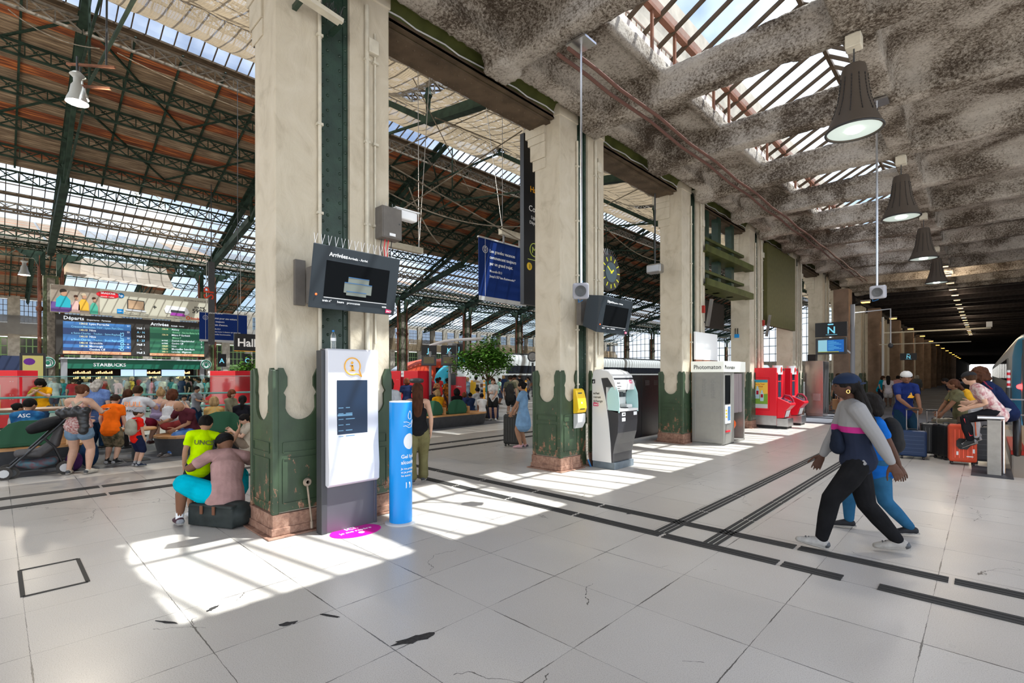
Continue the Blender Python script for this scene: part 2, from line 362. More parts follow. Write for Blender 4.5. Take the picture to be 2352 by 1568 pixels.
# ================= the setting =================
P0, PP = 2.16, 5.11            # first pillar face, pillar spacing along the arcade
XF = -5.72                     # face of the pillars towards the aisle
struct('floor', MB().box((-95,-30,-.3), (.34,20.7,0)).box((.34,-30,-.3), (4.2,12.3,0)), FLOOR, 'pale terrazzo slab floor of the station aisle', 'floor')
struct('floor', MB().box((-95,20.7,-.3), (-6.4,170,0)), mat('platform_light', (.42,.40,.37), .5, noise=.2, nscale=.5), 'pale platform floor beyond the colonnade', 'floor')
struct('floor', MB().box((-6.4,20.7,-.3), (.5,330,0)), mat('asphalt', (.13,.135,.155), .75, noise=.3, nscale=.6, bump=.2, bscale=120), 'dark asphalt platform running under the low roof', 'floor')
struct('floor', MB().box((.34,12.3,-1.9), (12,330,-1.6)), mat('track_ballast', (.03,.028,.026), .95, noise=.4), 'dark track bed beside the platform', 'floor')
GZ = mat('grey_resin', (.12,.12,.125), .5, noise=.2, nscale=.8)
struct('floor', MB().prism([(-12.25,-8),(-12.35,5.5),(-12.7,9.6),(-13.2,13.4),(-16.5,14.2),(-18.2,14),(-18.5,-8)], (0,0,.0), (1,0,0), (0,1,0), .004), GZ, 'dark grey resin floor around the benches', 'floor')
# coffered ceiling, sprayed fibre: slab + beams, remeshed so the edges are soft
mb = MB()
YB = [2.88+2.555*k for k in range(-3, 13)]
Y0c, Y1c = YB[0]-1.2, 35.2
XS0, XS1 = -3.93, -1.45
sky_bays = [(YB[i]+.2, YB[i+1]-.2) for i in range(3, 13)]
mb.box((-5.55,Y0c,6.93), (XS0,Y1c,7.15)); mb.box((XS1,Y0c,6.80), (4.2,Y1c,7.1))
ys = [Y0c]+[y for b in sky_bays for y in b]+[Y1c]
for i in range(0, len(ys), 2): mb.box((XS0-.1,ys[i],6.8 if 0<i<len(ys)-2 else 6.9), (XS1+.1,ys[i+1],6.95 if 0<i<len(ys)-2 else 7.15))
mb.box((-5.52,Y0c,6.62), (-5.15,Y1c,7.05)); mb.box((-1.47,Y0c,6.42), (-1.08,Y1c,7.0)); mb.box((-4.05,Y0c,6.86), (XS0,Y1c,7.0))
for y in YB+[35.1]:
    mb.prism([(-5.55,6.45),(-5.0,6.45),(-1.2,6.36),(4.2,6.40),(4.2,6.95),(-5.55,6.95)], (0,y+.15,0), (1,0,0), (0,0,1), .30)
    mb.box((-5.6,y-.24,6.42), (-5.2,y+.24,7.05))
me = bpy.data.meshes.new('ceiling'); me.from_pydata(mb.v, [], mb.f)
o = bpy.data.objects.new('ceiling', me); C.objects.link(o)
r = o.modifiers.new('r', 'REMESH'); r.mode = 'VOXEL'; r.voxel_size = .055; r.use_smooth_shade = True
tx = bpy.data.textures.new('lumps', 'CLOUDS'); tx.noise_scale = .06; tx.noise_depth = 3
dm = o.modifiers.new('d', 'DISPLACE'); dm.texture = tx; dm.texture_coords = 'GLOBAL'; dm.strength = .055; dm.mid_level = .5
me2 = bpy.data.meshes.new_from_object(o.evaluated_get(bpy.context.evaluated_depsgraph_get())); o.modifiers.clear(); o.data = me2; me2.materials.clear(); me2.materials.append(SOOT)
o['kind'] = 'structure'; o['label'] = 'sooty sprayed concrete ceiling with deep beams above the aisle'; o['category'] = 'ceiling'
# skylight lanterns, one per bay
for k, (a, b) in enumerate(sky_bays):
    w = bpy.data.objects.new('window_%d' % (k+1), None); C.objects.link(w); w['kind'] = 'structure'; w['label'] = 'glazed roof lantern over the aisle'; w['category'] = 'skylight'
    A, B = a-.2, b+.2
    up = MB().box((-4.32,A,7.1), (-4.22,B,7.62)).prism([(-4.3,7.62),(-4.28,7.62),(-3.97,6.98),(-3.99,6.98)], (0,B,0), (1,0,0), (0,0,1), B-A)
    up.box((-1.12,A,7.0), (-1.02,B,7.62))
    ob('upstand', up, mat('pinkish_panel', (.66,.58,.54), .6, noise=.12), w)
    e0, rg, e1 = (-4.3,7.64), (-2.45,8.62), (-1.05,7.64)
    gl = MB()
    for (x0, z0), (x1, z1) in ((e0, rg), (rg, e1)):
        gl.add([(x0,A,z0+.03),(x1,A,z1+.03),(x1,B,z1+.03),(x0,B,z0+.03)], [(0,1,2,3)])
    ob('glass', gl, SKYGLASS, w)
    br = MB()
    n = 5
    for i in range(n):
        y = A+(B-A)*(i+.5)/n
        br.bar((e0[0],y,e0[1]), (rg[0],y,rg[1]), .045, .07); br.bar((e1[0],y,e1[1]), (rg[0],y,rg[1]), .045, .07)
    br.bar((rg[0],A,rg[1]), (rg[0],B,rg[1]), .07, .09)
    ob('glazing_bar', br, BROWNST, w)
    fr = MB().bar((-3.97,A,7.9), (-3.97,B,7.9), .10, .2)
    for y in (a+.12, b-.3): fr.bar((-3.97,y,7.0), (-3.97,y,7.9), .045)
    for i in range(14): y = a+(b-a)*i/13; fr.bar((-4.24,y,7.62), (-4.24,y,7.74), .012)
    fr.bar((-4.24,A,7.74), (-4.24,B,7.74), .025)
    ob('purlin', fr, mat('rust_purlin', (.23,.105,.065), .55, noise=.2), w)
# olive girder over the pillars
for k in range(-1, 6):
    y0 = P0+PP*k+1.46; y1 = P0+PP*(k+1)
    g = MB().box((-6.4,y0,6.62), (-5.86,y1,6.66)).box((-6.15,y0,6.66), (-6.1,y1,7.3)).box((-6.35,y0,7.0), (-5.8,y1,7.05)).box((-5.9,y0,6.86), (-5.4,y1,6.9))
    g.add([(-5.88,y0,6.70),(-5.88,y1,6.70),(-5.70,y1,7.02),(-5.70,y0,7.02),(-5.92,y0,6.70),(-5.92,y1,6.70),(-5.74,y1,7.05),(-5.74,y0,7.05)], [(3,2,1,0),(4,5,6,7),(0,1,5,4)])
    o = struct('trim_%d' % (k+2), g, OLIVE, 'olive steel girder spanning between two pillar tops', 'girder')
    f = MB().box((-6.42,y0,6.55), (-5.95,y1,6.60)).box((-5.94,y0,6.60), (-5.86,y1,6.70))
    for i in range(26):
        y = y0+(y1-y0)*(i+.5)/26; f.ell((-6.05,y,6.55), (.018,.018,.014), 6, 4); f.ell((-6.33,y,6.55), (.018,.018,.014), 6, 4)
    ob('flange', f, BROWNST, o)
    ob('cable', MB().tube([(-5.84,y0+(y1-y0)*i/14,6.72+.02*math.sin(i*2.1)) for i in range(15)], .012, 6), LGREY, o)
# low dark ribbed roof beyond the coffers
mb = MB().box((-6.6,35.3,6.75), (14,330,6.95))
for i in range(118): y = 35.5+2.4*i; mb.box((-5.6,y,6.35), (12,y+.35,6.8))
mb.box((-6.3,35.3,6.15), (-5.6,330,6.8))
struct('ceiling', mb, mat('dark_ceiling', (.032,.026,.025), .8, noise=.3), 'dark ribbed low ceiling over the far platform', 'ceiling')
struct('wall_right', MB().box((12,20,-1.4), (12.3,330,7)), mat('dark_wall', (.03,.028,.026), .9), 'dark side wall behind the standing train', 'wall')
struct('ceiling', MB().box((4.2,22,6.9), (12.3,35.3,7.3)), SOOT, 'sooty ceiling over the tracks', 'ceiling')
struct('wall_platform', MB().box((-6.6,160,0), (-6.0,330,7)), mat('wall_brown', (.09,.065,.05), .9), 'brown wall closing the far stretch of the platform', 'wall')
# ---- tactile guiding strips in the floor ----
TACT = mat('tactile_rubber', (.05,.048,.045), .7)
def strip(p, q, w=.035, gap=.058, nr=3, seg=1.2, skew=0):
    p = Vector(p+(0,)); q = Vector(q+(0,)); d = (q-p); Lg = d.length; d.normalize(); n = Vector((-d.y, d.x, 0)); m = MB(); s = 0
    while s < Lg:
        e = min(s+seg-.04, Lg)
        for k in range(nr):
            o = (k-(nr-1)/2)*gap; m.bar(p+d*s+n*o+Vector((0,0,.004)), p+d*e+n*o+Vector((0,0,.004)), w, .008)
        s += seg
    return m
for nm, a, b in (('far rail of the long guiding path', (-11.0,5.76), (2.6,5.76)), ('near rail of the long guiding path, left run', (-11.0,5.17), (-.92,5.17)),
                 ('near rail of the long guiding path, right run', (-.66,5.17), (2.6,5.17)),
                 ('left rail of the path leading to the platform', (-2.68,5.25), (-2.68,14.6)), ('right rail of the path leading to the platform', (-2.12,5.25), (-2.12,14.6)),
                 ('far rail of the hall guiding path', (-10.35,-6), (-10.35,24)), ('near rail of the hall guiding path', (-9.62,-6), (-9.62,24))):
    hall = 'hall' in nm
    tag(ob('tactile_strip', strip(a, b, .09 if hall else .035, .09 if hall else .058, 2 if hall else 3), TACT), 'dark ribbed tactile floor strip, '+nm, 'tactile strip', 'tactile guiding strips')
# brass-edged floor hatch
hp = MB()
for a, b in (((-6.44,.155),(-6.44,.56)), ((-6.44,.56),(-5.66,.56)), ((-5.66,.56),(-5.66,.155)), ((-5.66,.155),(-6.44,.155))): hp.bar(a+(.001,), b+(.001,), .03, .006)
tag(ob('floor_hatch', hp, mat('hatch_frame', (.04,.038,.035), .6)), 'square floor hatch outlined by a dark metal frame', 'hatch')
struct('trim_30', MB().box((-6.6,Y0c,7.06), (-5.35,Y1c,7.3)), OLIVE, 'olive steel plate closing the joint between pillars and ceiling', 'girder')
ORD = 'first second third fourth fifth sixth seventh eighth ninth tenth eleventh twelfth thirteenth fourteenth fifteenth sixteenth seventeenth eighteenth nineteenth twentieth'.split()
# ================= arcade pillars =================
def scallop(W):
    c = W/2; r = min(W*.33, .19)
    pts = [(0,.27),(0,1.80),(.03,1.88),(.075,1.88),(.12,1.78),(.12,1.68),(c-r-.015,1.60),(c-r+.01,1.56)]
    for i in range(1, 13): a = PI-PI*i/13*1.0; pts.append((c+r*math.cos(a), 1.47-abs(r*math.sin(a))*1.0))
    pts += [(c+r-.01,1.56),(c+r+.015,1.60),(W-.12,1.68),(W-.12,1.78),(W-.075,1.88),(W-.03,1.88),(W,1.80),(W,.27)]
    return pts
def panel_lines(m, W, o, ax, th):
    # raised mouldings around recessed fields
    ax = Vector(ax); n = ax.cross(Vector((0,0,1))).normalized()
    o = Vector(o)
    for z0, z1 in ((.36,.86),(.93,1.04)):
        for a, b in (((.07,z0),(W-.07,z0)),((.07,z1),(W-.07,z1)),((.07,z0),(.07,z1)),((W-.07,z0),(W-.07,z1))):
            p = o+ax*a[0]+Vector((0,0,a[1]))+n*th; q = o+ax*b[0]+Vector((0,0,b[1]))+n*th; m.bar(p, q, .016, .012)
def make_pillar(label, y0=0):
    t = thing('pillar', label, 'pillar', (XF, P0, 0), 0, 'arcade pillars along the aisle')
    D = .62; H = 6.66
    # local: x from -D..0 (0 = aisle face), y 0..1.46
    A = MB().box((-D,0,.2), (0,.54,H)).box((-D-.02,-.02,H-.02), (.02,.56,H+.2)); ob('shaft', A, PLASTER, t, bev=.012)
    B = MB().box((-D,.90,.2), (0,1.46,H)).box((-D-.02,.88,H-.02), (.02,1.48,H+.2)); ob('shaft', B, PLASTER, t, bev=.012)
    cb = MB()
    for z0, z1, d in ((5.75,5.95,.05),(5.95,6.25,.10),(6.25,6.4,.15),(6.4,6.62,.20)): cb.box((-D-d,-.01,z0), (-D+.06,1.47,z1)); cb.box((-D-d,-d*.3,z0), (-D+.28,.2,z1))
    ob('corbel', cb, PLASTER, t, bev=.01)
    s = MB().box((-D+.05,.54,0), (-.07,.90,H+.1)).box((-.075,.52,0), (-.055,.60,H)).box((-.075,.84,0), (-.055,.92,H))
    rv = MB()
    for i in range(36):
        z = .2+i*.182
        for y, dz in ((.575,0),(.645,.09),(.80,.09),(.865,0)):
            rv.ell((-.055 if y in (.575,.865) else -.07,y,z+dz), (.016,.019,.019), 8, 5)
    so = ob('steel_core', s, DGREEN, t); ob('rivets', rv, DGREEN, so, smooth=True)
    for k, (ya, W) in enumerate(((0,.54),(.90,.56))):
        m = MB(); th = .035
        m.prism(scallop(W), (0,ya,0), (0,1,0), (0,0,1), th)
        panel_lines(m, W, (0,ya,0), (0,1,0), th+.004)
        ob('base_cladding', m, GREENR, t)
    for yy, sgn in ((0,1),(1.46,-1)):
        m = MB(); th = .035; W = D+.035*0
        if sgn > 0: m.prism(scallop(W), (-D,yy,0), (1,0,0), (0,0,1), th); panel_lines(m, W, (-D,yy,0), (1,0,0), th+.004)
        else: m.prism(scallop(W), (0,yy,0), (-1,0,0), (0,0,1), th)
        ob('base_cladding', m, GREENR, t)
    ob('base_cladding', MB().prism(scallop(1.46), (-D,1.46,0), (0,-1,0), (0,0,1), .035), GREENR, t)
    ob('base_cladding', MB().box((-D,.54,0), (-.035,.9,.95)), GREENR, t)
    ob('corner_post', MB().box((-.02,-.05,.25), (.05,.02,1.86)).box((-D-.03,-.05,.25), (-D+.02,.02,1.86)), GREENR, t, bev=.012)
    pl = MB()
    for ya, yb in ((-.05,.56),(.88,1.51)):
        pl.box((-D-.05,ya,.02), (.05,yb,.25)); pl.box((-D-.065,ya-.015,.02), (.065,yb+.015,.10)); pl.box((-D-.12,ya-.07,0), (.12,yb+.07,.018))
    ob('plinth', pl, RUST, t, bev=.006)
    # conduits
    for nm, pts, r in (('conduit', [(.03,.50,.9),(.03,.50,6.3)], .022), ('conduit', [(.03,1.12,1.95),(.03,1.12,6.5)], .028), ('conduit', [(.02,1.24,2.2),(.02,1.24,6.2)], .014)):
        c = MB().tube(pts, r, 8)
        for i in range(5): z = 1.6+i*1.05; c.box((.0,pts[0][1]-.035,z), (.055,pts[0][1]+.035,z+.03))
        ob(nm, c, CREAM, t, smooth=True)
    ob('junction_box', MB().box((0,1.12,5.9), (.09,1.26,6.08)), CREAM, t, bev=.008)
    return t
names = ['cream pillar with scalloped green rusty base, nearest, behind the information kiosk', 'cream pillar on a scalloped green base carrying the yellow ticket validator',
 'cream pillar on a green base beside the photo booth, with bare stone patch', 'cream pillar behind the photo booth with a small blue box',
 'cream pillar behind the red vending machines', 'cream pillar behind the steel cabinet', 'cream pillar just past the platform N screen', 'cream pillar second past the platform N screen', 'cream pillar third past the platform N screen']
pil0 = make_pillar(names[0]); PILLARS = [pil0]
for k in range(1, 9): PILLARS.append(place(pil0, (XF, P0+PP*k, 0), 0, names[k]))
# brown rendered posts in front of the piers of the far arcade
bp = thing('platform_post', 'brown rendered post nearest, at the end of the coffered ceiling', 'pillar', (0,0,0), 0, 'brown posts of the far arcade')
ob('shaft', MB().box((0,0,.0), (.66,.9,6.15)), PINKST, bp)
MOSS = mat('moss_green', (.05,.07,.03), .8, noise=.4)
wl0 = thing('wall_lamp', 'amber lamp on an arm, on the nearest brown post', 'lamp', (0,0,0), 0, 'amber lamps on the brown posts')
ob('arm', MB().tube([(.66,.4,5.3),(1.1,.4,5.45)], .03, 6), DARK, wl0); ob('lamp_head', MB().box((1.1,.3,5.42), (1.5,.5,5.52)), GREY, wl0)
ob('diffuser', MB().box((1.14,.28,5.39), (1.48,.52,5.42)), mat('amber_glow', (1,.6,.1), .4, emit=(1,.5,.08), es=6), wl0)
for k in range(13):
    o = bp if k == 0 else copy_tree(bp); o.location = (-5.68, 29.85+10.22*k, 0)
    if k: o['label'] = 'brown rendered post, %s behind the nearest one in the far arcade' % ['','first','second','third','fourth','fifth','sixth','seventh','eighth','ninth','tenth','eleventh','twelfth'][k]
    w = wl0 if k == 0 else copy_tree(wl0); w.location = o.location
    if k: w['label'] = 'amber lamp on an arm, on the %s brown post behind the nearest' % ORD[k-1]
sp = thing('slim_pillar', 'cream pier with dark green foot, between brown posts of the far arcade', 'pillar', (0,0,0), 0, 'cream piers of the far arcade')
ob('shaft', MB().box((-6.3,0,1.3), (-5.75,1.45,6.7)), PLASTER, sp); ob('base', MB().box((-6.33,-.03,0), (-5.72,1.48,1.3)), MOSS, sp); ob('steel_core', MB().box((-6.2,1.6,0), (-5.8,1.9,6.7)), DGREEN, sp)
for k in range(24):
    o = sp if k == 0 else copy_tree(sp); o.location = (0, P0+PP*(9+k), 0)
    if k: o['label'] = 'cream pier with dark green foot, number %d down the far arcade' % (k+1)
# ================= great hall =================
XE, XR, XC = -6.5, -28.4, -50.4       # eaves line at the arcade, ridge, far columns
ZE, ZR = 11.5, 19.9
TY = [2.88+10.22*k for k in range(-1, 14)]
def zroof(x):
    if x > XC: return ZE+(ZR-ZE)*(1-abs(x-XR)/(XE-XR))
    return ZE+(17.2-ZE)*(1-abs(x+69.4)/19.0)
def lattice(Lg, h=.62, cell=.92):
    m = MB().box((-.06,0,-.05), (.06,Lg,.05)).box((-.06,0,h-.05), (.06,Lg,h+.05))
    n = int(Lg/cell)
    for i in range(n):
        a = i*Lg/n; b = (i+1)*Lg/n
        m.bar((0,a,0), (0,b,h), .05, .09, (1,0,0)); m.bar((.02,b,0), (.02,a,h), .05, .09, (1,0,0)); m.bar((0,a,0), (0,a,h), .05, .05)
        m.tube([(0,(a+b)/2-.16,h/2), (0,(a+b)/2,h/2+.16), (0,(a+b)/2+.16,h/2), (0,(a+b)/2,h/2-.16), (0,(a+b)/2-.16,h/2)], .03, 4, False)
    return m
pur = None
HY0, HY1 = -9.0, 74.0
def purlin(x, label, mt=None):
    global pur
    if pur is None:
        pur = ob('lattice_purlin', lattice(10.16), ROOFGREEN); o = pur; first = True
    # one long purlin = one object per truss bay so that it can be lifted out alone
    for k in range(len(TY)-1):
        if not hasattr(purlin, 'used'): o = pur; purlin.used = True
        else: o = pur.copy(); C.objects.link(o)
        o.location = (x, TY[k]+.03, zroof(x)-.95)
        tag(o, label % bay_names[k], 'roof purlin', 'lattice purlins under the hall roof')
        if mt is None: o.material_slots[0].link = 'DATA'
        else:
            o.material_slots[0].link = 'OBJECT'; o.material_slots[0].material = mt
bay_names = ['leftmost bay, left of the board', 'bay above the departures board', 'bay right of the board', 'bay over the kiosk side', 'fourth bay', 'fifth bay', 'sixth bay', 'last bay']+['distant bay %s' % w for w in ('seven','eight','nine','ten','eleven','twelve')]
dn2 = ['one','two','three','four','five','six','seven','eight','nine','ten','eleven','twelve','thirteen','fourteen','fifteen']
dn = ['first', 'second', 'third', 'fourth', 'fifth', 'sixth', 'seventh', 'eighth']
far_x = [-30.85, -33.3, -35.7, -38.1, -40.4, -42.5, -45.6, -48.2]
for i, x in enumerate(far_x): purlin(x, 'lattice purlin, '+dn[i]+' below the ridge on the far slope, %s', DUSTY if i in (0, 6) else None)
near_x = [-26.0, -22.8, -19.6, -16.4, -13.2, -10]
for i, x in enumerate(near_x): purlin(x, 'lattice purlin, '+dn[i]+' below the ridge on the near slope, %s', DUSTY)
for i, x in enumerate([-55.5, -61, -66, -73, -78.5, -84]): purlin(x, 'lattice purlin of the second hall, '+dn[i]+' from the columns, %s')
def slab(x0, x1, y0, y1, dz=0, th=.06):
    z0, z1 = zroof(x0)+dz, zroof(x1)+dz
    return MB().add([(x0,y0,z0),(x1,y0,z1),(x1,y1,z1),(x0,y1,z0),(x0,y0,z0+th),(x1,y0,z1+th),(x1,y1,z1+th),(x0,y1,z0+th)], [(0,1,2,3),(7,6,5,4),(0,4,5,1),(1,5,6,2),(2,6,7,3),(3,7,4,0)])
def pane(x0, x1, y0, y1, dz=0):
    z0, z1 = zroof(x0)+dz, zroof(x1)+dz
    return MB().add([(x0,y0,z0),(x1,y0,z1),(x1,y1,z1),(x0,y1,z0)], [(0,1,2,3)])
for k in range(len(TY)-1):
    y0, y1 = TY[k], TY[k+1]
    c = struct('ceiling', slab(-42.5, -30.95, y0, y1), TIMBER, 'brown boarded slope of the hall roof', 'roof')
    rf = MB()
    for i in range(5):
        y = y0+(y1-y0)*i/5; rf.bar((-30.95,y,zroof(-30.95)-.08), (-42.5,y,zroof(-42.5)-.08), .09, .13)
    for a, b in ((-31,-35.7),(-35.7,-40.4)):
        rf.bar((a,y0,zroof(a)-.2), (b,(y0+y1)/2,zroof(b)-.2), .09, .09); rf.bar((a,y1,zroof(a)-.2), (b,(y0+y1)/2,zroof(b)-.2), .09, .09)
    ob('rafters', rf, ROOFGREEN, c)
    fr2 = .30 if k else .98
    for a, b in ((-69.4,-51),(-88,-69.4)):
        s2 = struct('ceiling', slab(a, b, y0, y0+(y1-y0)*fr2), TIMBER, 'brown boarded strip of the second hall roof', 'roof'); r2 = MB()
        for i in range(3 if k else 8): y = y0+(y1-y0)*fr2*i/(2 if k else 7); r2.bar((a,y,zroof(a)-.1), (b,y,zroof(b)-.1), .1, .14)
        ob('rafters', r2, ROOFGREEN, s2)
    w = bpy.data.objects.new('window_%d' % (k+20), None); C.objects.link(w); w['kind'] = 'structure'; w['label'] = 'glazed strips of the hall roof'; w['category'] = 'roof glazing'
    g = MB()
    for a, b in ((-30.95,-28.4),(-28.4,-7),(-50.2,-42.5),(-69.4,-51),(-88,-69.4)):
        p = pane(a, b, y0 if a > -60 or k == 0 and a < -60 and False else (y0+(y1-y0)*(.30 if k else .98)), y1, .05); g.add(p.v, p.f)
    ob('glass', g, ROOFGLASS, w)
    br = MB(); n = 17
    for i in range(n):
        y = y0+(y1-y0)*i/n
        for a, b in ((-30.95,-28.4),(-28.4,-7),(-50.2,-42.5)): br.bar((a,y,zroof(a)), (b,y,zroof(b)), .045, .09)
    for x in (-29.6,-47,-44.2,-25,-18,-12): br.bar((x,y0,zroof(x)-.03), (x,y1,zroof(x)-.03), .05, .06)
    for x, w2 in ((-45.0,.55),(-46.6,.35),(-48.9,.6),(-30.7,.4)): br.bar((x,y0,zroof(x)-.12), (x,y1,zroof(x)-.12), w2, .1)
    for i in range(10):
        y = y0+(y1-y0)*i/10
        for a, b in ((-69.4,-51),(-88,-69.4)): br.bar((a,y,zroof(a)), (b,y,zroof(b)), .07, .1)
    for x in (-53,-57,-59.5,-63.5,-71,-75.5,-81): br.bar((x,y0,zroof(x)-.03), (x,y1,zroof(x)-.03), .06, .07)
    ob('glazing_bar', br, BROWNST, w)
# trusses
def truss(y, label):
    t = thing('roof_truss', label, 'truss', (0, y, 0), 0, 'iron roof trusses of the hall')
    ch = MB()
    for a, b in ((XE,XR),(XR,XC)):
        for dz in (-.15,-.75): ch.bar((a,0,zroof(a)+dz), (b,0,zroof(b)+dz), .34, .12)
        for i in range(24):
            x = a+(b-a)*i/24; x2 = a+(b-a)*(i+1)/24; zz = -.15 if i % 2 else -.75; z2 = -.75 if i % 2 else -.15
            ch.bar((x,0,zroof(x)+zz), (x2,0,zroof(x2)+z2), .06, .1)
    for a, b in ((-50.6,-69.4),(-69.4,-88)):
        for dz in (-.15,-.6): ch.bar((a,0,zroof(a)+dz), (b,0,zroof(b)+dz), .3, .1)
        for i in range(20):
            x = a+(b-a)*i/20; x2 = a+(b-a)*(i+1)/20; ch.bar((x,0,zroof(x)-(.15 if i % 2 else .6)), (x2,0,zroof(x2)-(.6 if i % 2 else .15)), .06, .1)
    ob('top_chord', ch, ROOFGREEN, t)
    lc = MB(); m1, m2 = (-17.6,12.9), (-39.2,12.9); rt = (XR,14.6)
    lc.bar((XE,0,11.2), (m1[0],0,m1[1]), .34, .4); lc.bar((XC,0,11.0), (m2[0],0,m2[1]+.4), .4, .46)
    lc.bar((m2[0],0,m2[1]+.4), (-33.5,0,16.6), .2, .26); lc.bar((m1[0],0,m1[1]), (-23.5,0,16.6), .2, .26)
    for a, b in (((-33.5,16.6),(-23.5,16.6)),(m1,rt),(m2,rt)): lc.bar((a[0],0,a[1]), (b[0],0,b[1]), .09, .1)
    ob('lower_chord', lc, ROOFGREEN, t)
    st = MB()
    for x, z in (m1, (m2[0],m2[1]+.4), (-23.5,16.6), (-33.5,16.6), (-11.5,11.9), (-45,12.0)):
        zt = zroof(x)-.7
        if zt > z: st.lathe([(.06,0),(.10,.1),(.07,.2),(.12,(zt-z)/2-.15),(.19,(zt-z)/2),(.12,(zt-z)/2+.15),(.07,zt-z-.2),(.12,zt-z)], (x,0,z), 8)
    st.tube([(XR,0,14.6),(XR,0,zroof(XR)-.7)], .05, 6)
    ob('strut', st, ROOFGREEN, t)
    for k, x in enumerate((-60,-79)):
        s2 = MB().bar((-50.6 if k == 0 else -88,0,10.9), (x,0,12.0), .14, .18).bar((x,0,12.0), (-69.4,0,13.2), .08, .08).tube([(x,0,12.0),(x,0,zroof(x)-.5)], .08, 6).bar((x,0,12),(x+5,0,zroof(x+5)-.5),.1).bar((x,0,12),(x-5,0,zroof(x-5)-.5),.1)
        ob('brace', s2, ROOFGREEN, t)
for k, y in enumerate(TY): truss(y, 'dark green iron roof truss, '+['off to the left','rising from the column left of the board','rising from the column right of the board','third from the board','fourth from the board','fifth from the board','sixth from the board','seventh from the board','eighth from the board','ninth from the board','tenth from the board','eleventh from the board','twelfth from the board','last but one','farthest'][k])
# far column row
c0 = None
for k, y in enumerate(TY):
    if c0 is None:
        c0 = thing('iron_column', '', 'column', (XC, y, 0), 0, 'riveted columns between the two halls')
        ob('shaft', MB().box((-.3,-.42,0), (.3,.42,9.2)).box((-.36,-.48,0), (.36,.48,1.2)), mat('column_green', (.10,.115,.06), .7, noise=.4), c0)
        ob('stone_face', MB().box((.28,-.22,1.2), (.34,.22,9.0)), DUSTY, c0)
        for s in (-1, 1): ob('drain_pipe', MB().tube([(.2,s*.62,0),(.2,s*.62,10.6)], .11, 8).lathe([(.12,0),(.2,.1),(.2,.3),(.12,.4)], (.2,s*.62,6.5), 8), REDBR, c0, smooth=True)
        ob('bracket', MB().prism([(0,9.2),(0,10.9),(1.6,10.9),(1.3,10.6),(.6,10.3),(.3,9.7),(.2,9.2)], (.1,.3,0), (0,1,0), (0,0,1), .2).prism([(0,9.2),(0,10.9),(-1.6,10.9),(-1.3,10.6),(-.6,10.3),(-.3,9.7),(-.2,9.2)], (.1,-.3,0), (0,1,0), (0,0,1), .2), ROOFGREEN, c0)
        o = c0
    else: o = copy_tree(c0)
    o.location = (XC, y, 0)
    o['label'] = 'iron column with two red drain pipes, '+['beyond the left edge','left of the departures board','right of the departures board','hidden by the nearest pillar','by the red train','behind the J and K screens','behind the blue banner','farther along the row','ninth along the row','tenth along the row','eleventh along the row','twelfth along the row','thirteenth along the row','last but one of the row','last of the row'][k]
tag(c0, c0['label'], 'column', 'riveted columns between the two halls')
for k in range(len(TY)-1):
    y0, y1 = TY[k], TY[k+1]; g = thing('lattice_girder', 'deep lattice girder between columns, '+bay_names[k], 'girder', (XC, y0, 10.4), 0, 'lattice girders on the column row')
    ob('web', lattice(10.14, 1.05, 1.1), ROOFGREEN, g); ob('cornice', MB().box((-.3,0,1.1), (.3,10.14,1.3)), DUSTY, g)
# far facade: stone piers, green windows, upper glazing, netting
XW = -88
fw = MB()
for k in range(45):
    y = -12+3.407*k; fw.box((XW,y-.55,0), (XW+.5,y+.55,12.2))
fw.box((XW-.3,-14,6.7), (XW+.2,142,8.4)).box((XW-.3,-14,11.4), (XW+.3,142,12.2)).box((XW-.2,-14,0),(XW,142,1))
struct('wall_far', fw, STONE, 'pale stone facade at the far side of the halls', 'wall')
FG = mat('pale_green_paint', (.22,.34,.14), .6)
PG = mat('lit_window', (.75,.8,.85), .3, emit=(.8,.88,1), es=1.6); DG = mat('dark_pane', (.03,.04,.035), .15)
for k in range(45):
    y = -12+3.407*k+.55; w = 3.407-1.1
    o = struct('window_%d' % (40+k), MB().box((XW+.02,y,3.4), (XW+.06,y+w,6.6)).box((XW+.02,y,.2), (XW+.06,y+w,2.7)), DG, 'green framed window of the far facade', 'window')
    f = MB()
    for i in range(5): yy = y+w*i/4; f.box((XW+.06,yy-.05,.2), (XW+.16,yy+.05,6.6))
    for z in (.2,2.7,3.4,4.4,5.5,6.5): f.box((XW+.06,y,z-.06), (XW+.17,y+w,z+.06))
    f.box((XW+.06,y,2.75), (XW+.35,y+w,3.35)); ob('frame', f, FG, o)
    o = struct('window_%d' % (90+k), MB().box((XW+.02,y,8.5), (XW+.05,y+w,11.3)), ROOFGLASS, 'upper glazed opening of the far facade', 'window')
    f = MB()
    for i in range(7): yy = y+w*i/6; f.box((XW+.06,yy-.03,8.5), (XW+.12,yy+.03,11.3))
    for z in (8.5,9.2,9.9,10.6,11.3): f.box((XW+.06,y,z-.03), (XW+.12,y+w,z+.03))
    ob('frame', f, BROWNST, o)
